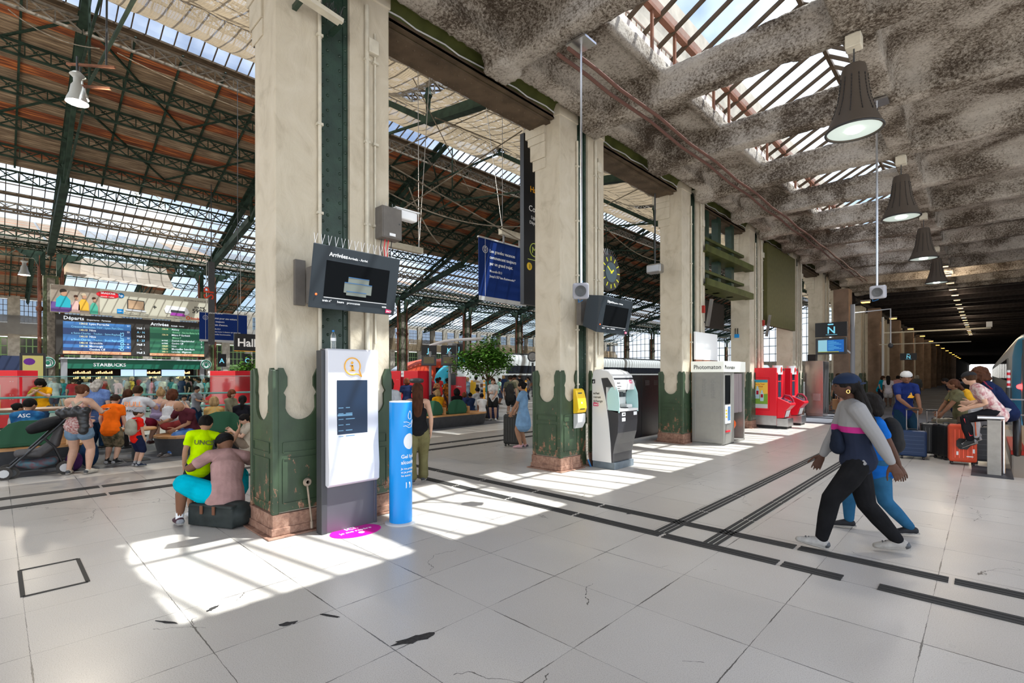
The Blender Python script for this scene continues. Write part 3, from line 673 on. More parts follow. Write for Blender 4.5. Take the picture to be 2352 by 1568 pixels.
# sagging nets and tarps
def drape(name, c00, c10, c11, c01, sag, mt, label, n=14, mode=1):
    c00, c10, c11, c01 = map(Vector, (c00, c10, c11, c01)); vs = []; fs = []
    for i in range(n+1):
        for j in range(n+1):
            u, v = i/n, j/n; p = (c00*(1-u)+c10*u)*(1-v)+(c01*(1-u)+c11*u)*v
            p.z -= sag*4*v*(1-v)*(1 if mode == 1 else 4*u*(1-u)) + .05*math.sin(i*2.3+j*1.1)
            vs.append(p)
    for i in range(n):
        for j in range(n): a = i*(n+1)+j; fs.append((a, a+n+1, a+n+2, a+1))
    o = ob(name, MB().add(vs, fs), mt, smooth=True); return tag(o, label, 'netting')
for k in range(len(TY)-1):
    y0, y1 = TY[k]+.3, TY[k+1]-.3
    for j, (a, b) in enumerate(((-27.8,-22.9),(-22.6,-16.2),(-15.9,-7.0))):
        drape('safety_net', (a,y0,zroof(a)-1.0), (a,y1,zroof(a)-1.0), (b,y1,zroof(b)-1.0), (b,y0,zroof(b)-1.0), .9, NET, 'sand coloured net under the near slope, %s strip, %s' % (['upper','middle','lower'][j], bay_names[k]))['group'] = 'safety nets under the near roof slope'
drape('tarpaulin', (-54,4,10.2), (-54,12,9.8), (-60,12,12.6), (-60,4,12.6), .8, TARP, 'pale tarpaulin hanging above the advertising panel')
for k in range(15):
    y = -10+10*k; drape('dust_net', (XW+1.4,y,6.9), (XW+1.4,y+9.9,6.9), (XW+.7,y+9.9,9.3), (XW+.7,y,9.3), -.3, GREYNET if k < 6 else NET, 'grey dust net stretched over the far facade, piece number %s from the left' % dn2[k])['group'] = 'dust nets on the far facade'

# end screen of the hall, glazed grid over a stone base
ES = MB().box((-90,TY[-1]+1,0), (-6.4,TY[-1]+1.4,5))
struct('wall_end', ES, STONE, 'stone base wall closing the far end of the hall', 'wall')
g = struct('window_19', MB().add([(-90,TY[-1]+1.2,5),(-6.4,TY[-1]+1.2,5),(-6.4,TY[-1]+1.2,11.5),(XR,TY[-1]+1.2,19.9),(XC,TY[-1]+1.2,11.5),(-69.4,TY[-1]+1.2,17),(-90,TY[-1]+1.2,11)], [(0,1,2,3,4,5,6)]), ROOFGLASS, 'glazed gable screen closing the far end of the hall', 'window')
f = MB()
for i in range(60): x = -89+i*1.4; f.bar((x,TY[-1]+1.1,5), (x,TY[-1]+1.1,zroof(min(x,-6.5))), .12)
for z in (5,7,9,11): f.bar((-90,TY[-1]+1.1,z), (-6.4,TY[-1]+1.1,z), .15)
ob('frame', f, BROWNST, g)
struct('wall_sun_block', MB().box((-6.95,-14,7.31), (-6.0,TY[-1],11.75)), STONE, 'unseen wall above the arcade, added to keep sun off the hall floor', 'wall')  # unseen wall, added above the arcade to block sun from the hall floor
struct('wall_left', MB().box((-89,-18,0), (-6.6,-17.5,9)), STONE, 'pale stone wall at the head of the hall', 'wall')
# ================= people =================
SK = {'light': (.55,.33,.23), 'tan': (.40,.215,.13), 'brown': (.20,.095,.055), 'dark': (.085,.042,.028), 'olive': (.36,.205,.125)}
HR = {'black': (.012,.010,.009), 'brown': (.055,.028,.015), 'red': (.16,.05,.022), 'auburn': (.10,.035,.018), 'blond': (.38,.24,.11), 'grey': (.42,.38,.33), 'chestnut': (.075,.03,.016)}
for k_, c_ in SK.items(): mat('skin_'+k_, c_, .55, noise=.08, nscale=12)
for k_, c_ in HR.items(): mat('hair_'+k_, c_, .7, spec=.08, noise=.4, nscale=25, bump=.6, bscale=60, stretch=(1,1,.3))
def remesh(name, mb, m, parent, vox, smooth=2, extra=None, label=None):
    me = bpy.data.meshes.new(name); me.from_pydata(mb.v, [], mb.f); o = bpy.data.objects.new(name, me); C.objects.link(o)
    r = o.modifiers.new('r', 'REMESH'); r.mode = 'VOXEL'; r.voxel_size = vox; r.use_smooth_shade = True
    if smooth: s = o.modifiers.new('s', 'SMOOTH'); s.iterations = smooth; s.factor = .5
    me2 = bpy.data.meshes.new_from_object(o.evaluated_get(bpy.context.evaluated_depsgraph_get())); o.modifiers.clear(); o.data = me2; bpy.data.meshes.remove(me)
    if extra is not None:
        bm = bmesh.new(); bm.from_mesh(me2); em = bpy.data.meshes.new('x'); em.from_pydata(extra.v, [], extra.f); bm.from_mesh(em); bm.to_mesh(me2); bm.free(); bpy.data.meshes.remove(em)
        me2.polygons.foreach_set('use_smooth', [True]*len(me2.polygons))
    me2.name = name; me2.materials.clear(); me2.materials.append(m); o.parent = parent
    if label: o['label'] = label
    return o
def limb(mb, pts, rad, side=None, n=12):
    """tapered limb with elliptical sections: rad = [(across, fore-aft)]"""
    pts = [Vector(p) for p in pts]; rad = [(r, r) if not isinstance(r, tuple) else r for r in rad]; m = len(pts)
    side = Vector(side if side is not None else (1, 0, 0)); rings = []
    def ring(p, d, a, b):
        d = d.normalized(); x = side - d*side.dot(d)
        x = x.normalized() if x.length > .05 else d.orthogonal().normalized()
        y = d.cross(x); return [p + x*math.cos(2*PI*k/n)*a + y*math.sin(2*PI*k/n)*b for k in range(n)]
    for i, p in enumerate(pts):
        d = pts[min(i+1, m-1)]-pts[max(i-1, 0)]
        if i == 0:
            dd = (pts[1]-p).normalized(); c = min(rad[0]); rings.append(ring(p-dd*c*.75, d, rad[0][0]*.5, rad[0][1]*.5)); rings.append(ring(p-dd*c*.4, d, rad[0][0]*.85, rad[0][1]*.85))
        rings.append(ring(p, d, *rad[i]))
        if i == m-1:
            dd = (p-pts[-2]).normalized(); c = min(rad[-1]); rings.append(ring(p+dd*c*.4, d, rad[-1][0]*.85, rad[-1][1]*.85)); rings.append(ring(p+dd*c*.75, d, rad[-1][0]*.5, rad[-1][1]*.5))
    vs = [v for r in rings for v in r]; R = len(rings); fs = []
    for i in range(R-1):
        for k in range(n): a, b = i*n+k, i*n+(k+1) % n; fs.append((a, b, b+n, a+n))
    fs += [tuple(reversed(range(n))), tuple(range((R-1)*n, R*n))]
    return mb.add(vs, fs)
def ik(a, b, l1, l2, pole):
    a = Vector(a); b = Vector(b); d = b-a; L = d.length; mx = (l1+l2)*.999
    if L > mx: b = a+d*(mx/L); d = b-a; L = mx
    L = max(L, abs(l1-l2)+1e-3, 1e-3); c = (l1*l1+L*L-l2*l2)/(2*L); h = math.sqrt(max(l1*l1-c*c, 0)); u = d.normalized()
    p = Vector(pole); p = p-u*p.dot(u); p = p.normalized() if p.length > 1e-4 else u.orthogonal()
    return a+u*c+p*h, b
def hand(mb, w, d, palm, s, curl=.5, n=6, hold=0):
    """w wrist, d direction, palm = palm normal, s = side of thumb vector; scale from hand length 1 -> .105h"""
    d = d.normalized(); palm = (palm-d*palm.dot(d)).normalized(); t = d.cross(palm).normalized()
    if t.dot(s) < 0: t = -t
    L = hand.L
    limb(mb, [w-d*L*.05, w+d*L*.18, w+d*L*.48], [(L*.15,L*.11),(L*.21,L*.10),(L*.24,L*.085)], t, 10)
    for i, (off, ln) in enumerate(((.18,.44),(.06,.50),(-.06,.47),(-.18,.36))):
        b = w+d*L*.46+t*L*off; c = curl*(1+.15*i); p = [b]; dr = d; 
        for seg, ca in ((.45,.35),(.32,.9),(.23,1.25)):
            a = c*ca; dd = (d*math.cos(a)+palm*math.sin(a)+t*off*.35).normalized(); p.append(p[-1]+dd*L*ln*seg)
        limb(mb, p, [L*.058,L*.053,L*.047,L*.036], t, n)
    b = w+d*L*.12+t*L*.16; p = [b, b+(d*.6+t*.62+palm*.25)*L*.22, b+(d*1.0+t*.72+palm*.4)*L*.36, b+(d*1.25+t*.7+palm*.5)*L*.46]
    limb(mb, p, [L*.085,L*.07,L*.058,L*.042], palm, n)
def person(name_label, loc, face=(0,1), h=1.72, skin='light', hair=('short','brown'), top=('tee',(.5,.5,.5)), bot=('jeans',(.05,.08,.15)),
           shoes=(.03,.03,.03), P=None, lod=1, fem=False, hat=None, build=1.0, group=None, z=0, sock=None, patt=None, extras=None, cat='person', face_lbl=None, only_top=False):
    P = P or {}
    t = thing('person', name_label, cat, (loc[0], loc[1], z), math.atan2(-face[0], face[1]), group)
    V = lambda *a: Vector(a)*h
    pel = V(*P.get('pel', (0,0,.53))); lean = math.radians(P.get('lean', 2)); sl = math.radians(P.get('side', 0)); tw = math.radians(P.get('twist', 0)); curve = math.radians(P.get('curve', 0))
    def spine(a, extra=0):
        L_ = lean+extra; up = Vector((math.sin(sl), math.sin(L_)*math.cos(sl), math.cos(L_)*math.cos(sl))); return up*a*h
    waist = pel+spine(.09); chest = waist+spine(.115, curve*.5); neck = chest+spine(.09, curve); 
    upv = spine(1, curve).normalized(); fwv = Vector((0,1,0)); fwv = (fwv-upv*fwv.dot(upv)).normalized(); rtv = fwv.cross(upv).normalized()
    fwv = (Matrix.Rotation(tw, 3, upv) @ fwv); rtv = (Matrix.Rotation(tw, 3, upv) @ rtv)
    sw = (.094 if fem else .106)*h*(build*.35+.65); hw = .052*h
    sh = {1: neck-upv*.012*h+rtv*sw, -1: neck-upv*.012*h-rtv*sw}
    hy = math.radians(P.get('hyaw', 0)); hp = math.radians(P.get('hpitch', 5))+lean*.25
    hR = Matrix.Rotation(hy, 3, 'Z') @ Matrix.Rotation(-hp, 3, 'X')
    hc = neck+upv*.045*h+hR @ Vector((0,.018*h,.062*h)); hr = .0655*h*(1.08 if h < 1.4 else 1)*(1.1 if h < 1.2 else 1)
    HM = lambda x, y, z_: hc + hR @ Vector((x*hr, y*hr, z_*hr))
    leg1, leg2, arm1, arm2 = .245*h, .242*h, .165*h, .15*h
    hip = {1: pel+Vector((hw,0,-.02*h)), -1: pel-Vector((hw,0,0))+Vector((0,0,-.02*h))}
    kn, an, ft, el, wr = {}, {}, {}, {}, {}
    dF = {1: (.055,.0,.045), -1: (-.055,.0,.045)}
    for s in (1, -1):
        f = P.get('fR' if s > 0 else 'fL', dF[s]); pole = P.get('kR' if s > 0 else 'kL', (s*.1,1,.1))
        kn[s], an[s] = ik(hip[s], V(*f), leg1, leg2, Vector(pole))
        hd = P.get('hR' if s > 0 else 'hL')
        if hd is None: tgt = sh[s]+Vector((s*.04*h, .02*h, -.30*h))
        else: tgt = V(*hd)
        el[s], wr[s] = ik(sh[s], tgt, arm1, arm2, Vector(P.get('eR' if s > 0 else 'eL', (s*.5,-1,-.3))))
    B = build; sm = mats_skin = MATS['skin_'+skin]; vox = {2:.008, 1:.014, 0:.024}[lod]; hand.L = .105*h
    # ---- body ----
    b = MB(); sx = rtv
    limb(b, [pel-spine(.03), pel+spine(.02), waist, chest, neck-upv*.015*h], [(.082*h*B,.058*h*B),(.086*h*B,.06*h*B),(.07*h*B,.052*h*B),(.088*h*B,.062*h*B),(.05*h,.045*h)], sx, 16)
    limb(b, [sh[-1]+rtv*.01*h, sh[1]-rtv*.01*h], [.033*h*B**.5]*2, upv, 12)
    limb(b, [neck-upv*.03*h, neck+upv*.03*h, hc-upv*.03*h], [.036*h,.031*h,.03*h], rtv, 12)
    b.ell(hc, (hr*.78,hr*.95,hr*1.0), 16, 12, hR); b.ell(HM(0,.20,-.5), (hr*.54,hr*.60,hr*.5), 12, 8, hR)
    b.ell(HM(0,.93,-.16), (hr*.13,hr*.18,hr*.2), 8, 6, hR); b.ell(HM(0,.9,-.02), (hr*.09,hr*.12,hr*.3), 8, 6, hR)
    b.ell(HM(0,.78,.22), (hr*.5,hr*.14,hr*.1), 10, 6, hR); b.ell(HM(0,.78,-.5), (hr*.22,hr*.1,hr*.07), 8, 6, hR); b.ell(HM(0,.75,-.6), (hr*.17,hr*.1,hr*.07), 8, 6, hR)
    for s in (-1, 1): b.ell(HM(s*.8,.0,-.12), (hr*.09,hr*.2,hr*.27), 8, 6, hR)
    for s in (-1, 1):
        th = .055*h*B
        limb(b, [hip[s]+Vector((0,0,.02*h)), hip[s].lerp(kn[s],.4), kn[s], kn[s].lerp(an[s],.3), an[s]], [(th,th*1.05),(th*.86,th*.9),(.034*h*B,.036*h*B),(.034*h*B,.037*h*B),(.02*h,.022*h)], rtv, 14)
        limb(b, [sh[s], sh[s].lerp(el[s],.45), el[s], el[s].lerp(wr[s],.3), wr[s]], [.031*h*B**.7,.028*h*B**.7,.0225*h*B**.7,.0235*h*B**.7,.0155*h], rtv, 12)
        fd = Vector((math.sin(math.radians(P.get('toe', 12)))*s, math.cos(math.radians(P.get('toe', 12))), P.get('tpR' if s > 0 else 'tpL', 0.0))).normalized(); ft[s] = fd
        limb(b, [an[s], an[s]-Vector((0,0,.018*h))+fd*.03*h, an[s]-Vector((0,0,.026*h))+fd*.09*h], [(.022*h,.022*h),(.024*h,.02*h),(.024*h,.012*h)], rtv, 10)
    hx = MB() if lod < 2 else b
    for s in (-1, 1):
        fwd = (wr[s]-el[s]).normalized(); dd = fwd; pn = Vector(P.get('pR' if s > 0 else 'pL', (-s,.1,0))) 
        if ('dR' if s > 0 else 'dL') in P: dd = Vector(P['dR' if s > 0 else 'dL'])
        th = Vector(P.get('tR' if s > 0 else 'tL', (0,1,.3)))
        hand(hx, wr[s], dd, pn, th, P.get('curl', .45), 6 if lod else 5)
    remesh('body', b, sm, t, vox, 2, None if lod == 2 else hx)
    if lod:
        e = MB()
        for s in (-1, 1): e.ell(HM(s*.34,.83,.04), (hr*.1,hr*.07,hr*.06), 8, 6, hR)
        ob('eyes', e, BLACK, t); m_ = MB()
        m_.ell(HM(0,.85,-.55), (hr*.18,hr*.05,hr*.03), 8, 5, hR); ob('mouth', m_, mat('lips', (.25,.09,.07), .5), t)
        w_ = MB()
        for s in (-1, 1): limb(w_, [HM(s*.16,.9,.2), HM(s*.36,.86,.27), HM(s*.55,.72,.2)], [hr*.035]*3, (0,0,1), 5)
        ob('eyebrows', w_, MATS['hair_'+(hair[1] if hair else 'black')], t)
    # ---- clothes ----
    kind, tc = top[0], top[1]; tm = patt if patt else (tc if isinstance(tc, bpy.types.Material) else fab('%.3f_%.3f_%.3f' % tuple(tc), tc)); g = .011*h
    if kind != 'none':
        c = MB(); lo = {'crop': .06, 'tank': -.0, 'dress': -.02, 'hoodie': -.012}.get(kind, -.055); 
        topn = neck-upv*(.045 if kind in ('tank','crop') else .0)*h
        if kind == 'dress':
            hem = P.get('hem', -.22); fl = 1.75
            limb(c, [pel+Vector((0,0,hem*h)), pel+Vector((0,0,hem*.5*h)), pel, waist, chest, topn], [(.125*h*B,.115*h*B),(.118*h*B,.105*h*B),(.105*h*B,.083*h*B),(.08*h*B,.062*h*B),(.095*h*B,.072*h*B),(.056*h,.052*h)], sx, 18)
        else:
            limb(c, [pel+spine(lo), pel+spine(max(lo+.03,.03)), waist, chest, topn], [(.110*h*B,.088*h*B),(.105*h*B,.081*h*B),(.086*h*B,.067*h*B),(.097*h*B,.072*h*B),(.062*h*(.75 if kind in('tank','crop') else 1),.052*h)], sx, 18)
        if kind not in ('tank','crop'): limb(c, [sh[-1]+rtv*.006*h-upv*.003*h, neck+upv*.004*h, sh[1]-rtv*.006*h-upv*.003*h], [.042*h*B**.5,.044*h*B**.5,.042*h*B**.5], upv, 12)
        if fem: 
            for s in (-1, 1): c.ell(chest+rtv*s*.04*h+fwv*.05*h, (.036*h,.034*h,.036*h), 10, 8)
        sl_ = {'tee': .58, 'dress': .55, 'long': 1.93, 'hoodie': 1.93}.get(kind, 0)
        if sl_:
            for s in (-1, 1):
                if sl_ < 1: limb(c, [sh[s], sh[s].lerp(el[s],sl_*.5), sh[s].lerp(el[s],sl_)], [.041*h*B**.6,.037*h*B**.6,.038*h*B**.6], rtv, 12)
                else: limb(c, [sh[s], sh[s].lerp(el[s],.5), el[s], el[s].lerp(wr[s],.5), el[s].lerp(wr[s],.93)], [.045*h*B,.038*h*B,.034*h*B,.031*h*B,.022*h*B], rtv, 12)
        remesh('dress' if kind == 'dress' else 'shirt', c, tm, t, vox*1.05, 2)
        if kind in ('tank','crop'):
            st = MB()
            for s in (-1, 1): limb(st, [chest+fwv*.06*h+rtv*s*.05*h, neck+rtv*s*.055*h+upv*.022*h, chest-fwv*.062*h+rtv*s*.055*h], [(.008*h,.006*h)]*3, rtv, 6)
            ob('strap', st, tm, t, smooth=True)
    bk = bot[0]; bm_ = bot[1] if isinstance(bot[1], bpy.types.Material) else (fab('%.3f_%.3f_%.3f' % tuple(bot[1]), bot[1]) if bk != 'none' else None)
    if bk != 'none':
        c = MB(); limb(c, [pel-spine(.035), pel, pel+spine(.05), waist-spine(.02)], [(.08*h*B,.062*h*B),(.09*h*B,.067*h*B),(.081*h*B,.061*h*B),(.075*h*B,.057*h*B)], sx, 16)
        w = 1.22 if bk in ('wide','shorts','bermuda') else 1.08
        if bk == 'skirt':
            limb(c, [pel+Vector((0,0,-.0)), hip[1].lerp(kn[1],.5).lerp(hip[-1].lerp(kn[-1],.5),.5), kn[1].lerp(kn[-1],.5)], [(.095*h*B,.075*h*B),(.10*h*B,.085*h*B),(.11*h*B,.09*h*B)], sx, 16)
        for s in (-1, 1):
            th = .056*h*B*(w*.5+.5)
            P3 = [hip[s]+Vector((0,0,.02*h)), hip[s].lerp(kn[s],.4)]; R3 = [(th,th*1.05),(th*.95*w,th*.95*w)]
            if bk == 'hotpants': P3 = [P3[0], hip[s].lerp(kn[s],.33)]; R3 = [(th,th*1.05),(th*1.1,th*1.1)]
            elif bk == 'shorts': P3.append(hip[s].lerp(kn[s],.72)); R3.append((.052*h*B*w*.95,)*2)
            elif bk == 'bermuda': P3.append(kn[s]); R3.append((.047*h*B*w,)*2)
            elif bk == 'skirt': P3.append(hip[s].lerp(kn[s],.8)); R3.append((.06*h*B,)*2)
            else:
                P3 += [kn[s], kn[s].lerp(an[s],.4), kn[s].lerp(an[s],.93)]; R3 += [(.042*h*B*w,.044*h*B*w),(.038*h*B*w,.041*h*B*w),((.028 if bk != 'wide' else .042)*h*w,(.03 if bk != 'wide' else .045)*h*w)]
            limb(c, P3, R3, rtv, 14)
        remesh({'skirt':'skirt','shorts':'shorts','bermuda':'shorts','hotpants':'shorts'}.get(bk, 'trousers'), c, bm_, t, vox*1.05, 2)
    sc = mat('shoe_%.2f_%.2f_%.2f' % tuple(shoes), shoes, .5, noise=.2, nscale=20); so = mat('shoe_sole', (.32,.30,.27), .7)
    for s in (-1, 1):
        fd = ft[s]; rt = Vector((fd.y,-fd.x,0)).normalized(); dn_ = fd.cross(rt).normalized(); dn_ = -dn_ if dn_.z > 0 else dn_
        a = an[s]; c = MB(); k = .9 if fem else 1
        limb(c, [a-fd*.022*h+dn_*.012*h, a+fd*.025*h+dn_*.012*h, a+fd*.07*h+dn_*.02*h, a+fd*.112*h+dn_*.026*h], [(.026*h*k,.028*h),(.029*h*k,.03*h),(.03*h*k,.021*h),(.023*h*k,.014*h)], rt, 12)
        shoe = remesh('shoe', c, sc, t, max(vox*.8,.008), 2) if lod else ob('shoe', c, sc, t, smooth=True)
        q = MB(); pr = [(-.042,-.018),(-.046,.0),(-.042,.018),(0,.023),(.06,.028),(.10,.024),(.122,.01),(.122,-.008),(.10,-.022),(.06,-.026),(0,-.023)]
        q.prism([(x*h, y_*h*k) for x, y_ in pr], a+dn_*.033*h, fd, rt, .010*h*(1 if fd.cross(rt).z > 0 else -1)); ob('sole', q, so, shoe)
        if lod == 2:
            lc = MB()
            for q_ in range(4): lc.tube([a+fd*(.035+.014*q_)*h+rt*.018*h+dn_*(.0-.001+.003*q_)*h, a+fd*(.035+.014*q_)*h-dn_*(.016-.003*q_)*h*.6, a+fd*(.035+.014*q_)*h-rt*.018*h+dn_*(.003*q_)*h], .0022*h, 5)
            ob('laces', lc, LGREY if shoes[0] < .2 else DARK, shoe)
            hb = MB(); limb(hb, [a-fd*.030*h+dn_*.012*h, a-fd*.020*h+dn_*.016*h], [(.026*h*k,.022*h)]*2, rt, 10); ob('heel_counter', hb, DARK if shoes[0] > .2 else GREY, shoe, smooth=True)
        if sock: c = MB(); limb(c, [a+Vector((0,0,.0)), a.lerp(kn[s],.22)], [.024*h,.026*h], rt, 10); ob('sock', c, mat('sock_%.2f' % sock, (sock,)*3, .9), t, smooth=True)
    # ---- hair, hat ----
    if hair:
        st_, hcol = hair; hm = MATS['hair_'+hcol]; c = MB(); jt = .1 if st_ in ('curly','afro') else .02
        bigk = {'curly': 1.22, 'afro': 1.35, 'bob': 1.12}.get(st_, 1.04)
        c.ell(HM(0,-.12,.2), (hr*.86*bigk,hr*.97*bigk,hr*.93*bigk), 18, 12, hR, -.35, jt)
        if st_ in ('curly','afro','bob','wild'): c.ell(HM(0,-.35,-.3), (hr*.95*bigk,hr*.75*bigk,hr*.85*bigk), 16, 10, hR, -1, jt)
        if st_ == 'short': c.ell(HM(0,-.3,-.05), (hr*.84,hr*.75,hr*.62), 14, 9, hR)
        if st_ == 'buzz': pass
        if st_ in ('long','vlong','braids','pony','wild'):
            ln = {'long': .16, 'vlong': .30, 'braids': .26, 'pony': .15, 'wild': .1}[st_]*h; b0 = HM(0,-.75,-.1); wd = {'pony': .5, 'wild': 1.3}.get(st_, 1)
            bkv = -fwv
            limb(c, [HM(0,-.35,.45), b0, b0-upv*ln*.5+bkv*.035*h, b0-upv*ln+bkv*.02*h], [(hr*.7*wd,hr*.35),(hr*.88*wd,hr*.42),(hr*.8*wd,hr*.34),(hr*.45*wd,hr*.16)], rtv, 14)
        if st_ in ('bun','topbun'): c.ell(HM(0,-.95 if st_ == 'bun' else -.35,.35 if st_ == 'bun' else 1.25), (hr*.42,hr*.4,hr*.4), 12, 8, hR, -1, .06)
        if st_ in ('long','vlong','bun','pony','topbun','braids'): c.ell(HM(0,-.3,-.1), (hr*.86,hr*.72,hr*.7), 14, 9, hR)
        remesh('hair', c, hm, t, max(vox*.9,.009), 0 if st_ in ('curly','afro','wild') else 1)
    if hat:
        hk, hcl = hat; c = MB(); hm = mat('hat_%.2f_%.2f_%.2f' % tuple(hcl), hcl, .8, noise=.15); 
        c.ell(HM(0,-.06,.27), (hr*.92,hr*1.07,hr*.9), 18, 12, hR, -.06)
        dr = -1 if hk == 'back' else 1
        if hk != 'beanie':
            vv = [HM(x*.62, dr*(.80+.62*math.cos(x*1.45)), .24-.12*abs(x)) for x in [-1+i/5 for i in range(11)]]; v2 = [HM(x*.75, dr*.55, .36) for x in [-1+i/5 for i in range(11)]]
            v3 = [p+hR @ Vector((0,0,hr*.07)) for p in vv]; v4 = [p+hR @ Vector((0,0,hr*.07)) for p in v2]
            fs = []
            for i in range(10): fs += [(i,i+1,i+12,i+11),(i+22,i+33,i+34,i+23),(i,i+22,i+23,i+1),(i+11,i+12,i+34,i+33)]
            v = MB().add(vv+v2+v3+v4, fs); cp = remesh('cap', c, hm, t, max(vox*.9,.01), 1); ob('visor', v, hm, cp, smooth=True)
        else: remesh('cap', c, hm, t, max(vox*.9,.01), 1)
    info = dict(B=B, t=t, neck=neck, chest=chest, waist=waist, pel=pel, sh=sh, el=el, wr=wr, kn=kn, an=an, hc=hc, hr=hr, HM=HM, up=upv, fw=fwv, rt=rtv, h=h)
    if extras: extras(info)
    return info
SIT = dict(pel=(0,0,.30), lean=8, fR=(.06,.27,.03), fL=(-.06,.27,.03), kR=(0,1,1), kL=(0,1,1), hR=(.06,.2,.33), hL=(-.06,.2,.33))
def pose(base, **k): d = dict(base); d.update(k); return d
# ================= aisle fixtures =================
# screens hanging from the pillars, facing the aisle
def logo(parent, o, x, y, s):
    X = Vector(x); Y = Vector(y); o = Vector(o)
    m = MB().prism([(0,0),(1.5,0),(1.75,.45),(1.6,.8),(.1,1),(0,.8)], o, X*s, Y*s, .002); lg = ob('logo', m, mat('logo_magenta', (.55,.005,.09), .4), parent)
    n = X.cross(Y).normalized(); text('SNCF', s*.62, WTXT, lg, o+X*s*.2+Y*s*.22+n*.002, x, y, .02, .001, name='logo_lettering')
def screen(label, loc, w, h, depth, title, sub, lw, tilt=12, glow=None):
    t = thing('train_screen', label, 'screen', loc, 0, None, (0, math.radians(tilt), 0))
    SC = mat('screen_casing', (.028,.036,.043), .45, spec=.2)
    b = MB(); d = depth
    b.add([(0,0,0),(0,w,0),(0,w,h),(0,0,h),(-d,w*.07,h*.1),(-d,w*.93,h*.1),(-d,w*.93,h*.97),(-d,w*.07,h*.97)], [(0,1,2,3),(7,6,5,4),(0,4,5,1),(1,5,6,2),(2,6,7,3),(3,7,4,0)])
    ob('casing', b, SC, t, bev=.008)
    sx0, sx1, sz0, sz1 = w*.15, w*.88, h*.2, h*.77
    ob('display', MB().box((.0,sx0,sz0), (.004,sx1,sz1)), mat('dark_display', (.006,.007,.008), .5, spec=.02), t)
    ob('display_rim', MB().bar((.005,sx0,sz0-.008), (.005,sx1,sz0-.008), .008, .008), LGREY, t)
    text(title, h*.09, WTXT, t, (.004,w*.17,h*.84), (0,1,0), (0,0,1), .015); text(sub, h*.055, WTXT, t, (.004,w*.17+lw,h*.84), (0,1,0), (0,0,1), .005)
    for s_, p in (('train n°',.14),('heure',.30),('provenance' if 'Arr' in title else 'destination',.41),('voie',.83)): text(s_, h*.05, WTXT, t, (.004,w*p,h*.12), (0,1,0), (0,0,1), .01)
    logo(t, (.004,w*.88,h*.035), (0,1,0), (0,0,1), h*.07)
    ob('indicator', MB().ell((.004,w*.07,h*.22), (.008,.012,.012), 8, 6), mat('red_led', (.8,.1,.02), .3, emit=(1,.1,.02), es=2), t)
    return t
t = screen('dark arrivals screen tilted on the nearest pillar, error window on its display', (-5.06,2.235,2.50), 1.03, .66, .16, 'Arrivées', 'Arrivals - Arrivi', .21)
dl = mat('dialog_grey', (.16,.18,.16), .5, emit=(.3,.34,.3), es=.12); db = mat('dialog_blue', (.05,.14,.3), .5)
for (a, b_, c_, d_), z in (((.40,.64,.38,.56),0), ((.36,.68,.30,.47),.001), ((.39,.62,.26,.33),.002)):
    ob('dialog_window', MB().box((.004,1.03*a,.66*c_), (.006+z,1.03*b_,.66*d_)), dl, t); ob('title_bar', MB().box((.006,1.03*a,.66*d_-.008), (.008+z,1.03*b_,.66*d_)), db, t)
for i in range(13):
    y = .03+i*.075; sp_ = MB()
    for dx in (-.02, .02): sp_.tube([(-.03,y,.66),(-.03+dx,y+dx*.5,.76)], .0022, 4)
    ob('pigeon_spike', sp_, STEEL, t)
t = thing('screen_bracket', 'brown-grey steel bracket box fixing the arrivals screen to the pillar', 'bracket', (-5.72,2.36,2.62))
BG = mat('taupe_metal', (.16,.145,.13), .5, noise=.15)
ob('housing', MB().box((.055,.12,.0), (.45,.75,.42)), BG, t, bev=.006); ob('flange', MB().box((.0,.0,-.02), (.05,.12,.5)), BG, t, bev=.004)
bo = MB()
for z in (.04,.24,.44): bo.lathe([(.012,0),(.012,.01),(.008,.014)], (.03,.05,z), 8)
ob('bolts', bo, STEEL, t)
t = screen('departures screen in a deep dark casing on the second pillar', (-5.08,7.50,2.57), 1.08, .66, .38, 'Départs', 'Departures - Partenze', .2)
t = thing('screen_bracket', 'grey steel box bracket with a square opening beside the departures screen', 'bracket', (-5.72,7.7,2.75))
ob('housing', MB().box((.06,0,0), (.16,.28,.6)).box((.06,.28,.0), (.16,.62,.06)).box((.06,.28,.54), (.16,.62,.6)).box((.06,.56,0), (.16,.62,.6)), BG, t); ob('arm', MB().bar((.1,.4,.3), (.3,.45,.35), .05), DARK, t)
# junction cabinet with camera
p = onX(862,548,-5.68); q = onX(907,492,-5.68)
t = thing('junction_cabinet', 'taupe steel junction cabinet with bird spikes high on the nearest pillar', 'cabinet', (-5.68,p[1],p[2]))
w_, h_ = q[1]-p[1], q[2]-p[2]+.02
ob('box', MB().box((0,0,0), (.17,w_,h_)), BG, t, bev=.006); ob('door', MB().box((.17,.012,.012), (.178,w_-.012,h_-.012)), BG, t, bev=.002)
ob('label_plate', MB().box((.178,w_*.35,.03), (.180,w_*.65,.065)), WHITE, t); ob('lock', MB().ell((.18,w_*.85,h_*.5), (.006,.01,.01), 8, 5), DARK, t)
for i in range(6): ob('pigeon_spike', MB().tube([(.05,.03+i*w_/6,h_),(.05+random.uniform(-.02,.02),.03+i*w_/6,h_+.09)], .002, 4), STEEL, t)
for i, c_ in enumerate((BLACK, RED, RED, BLACK)): ob('cable', MB().tube([(.06,.06+i*.05,0),(.05,.05+i*.05,-.1),(.03,.10+i*.03,-.25)], .007, 6), c_, t)
p = onX(905,490,-5.6)
t = thing('security_camera', 'white security camera at the edge of the nearest pillar', 'camera', (-5.72,3.62,p[2]))
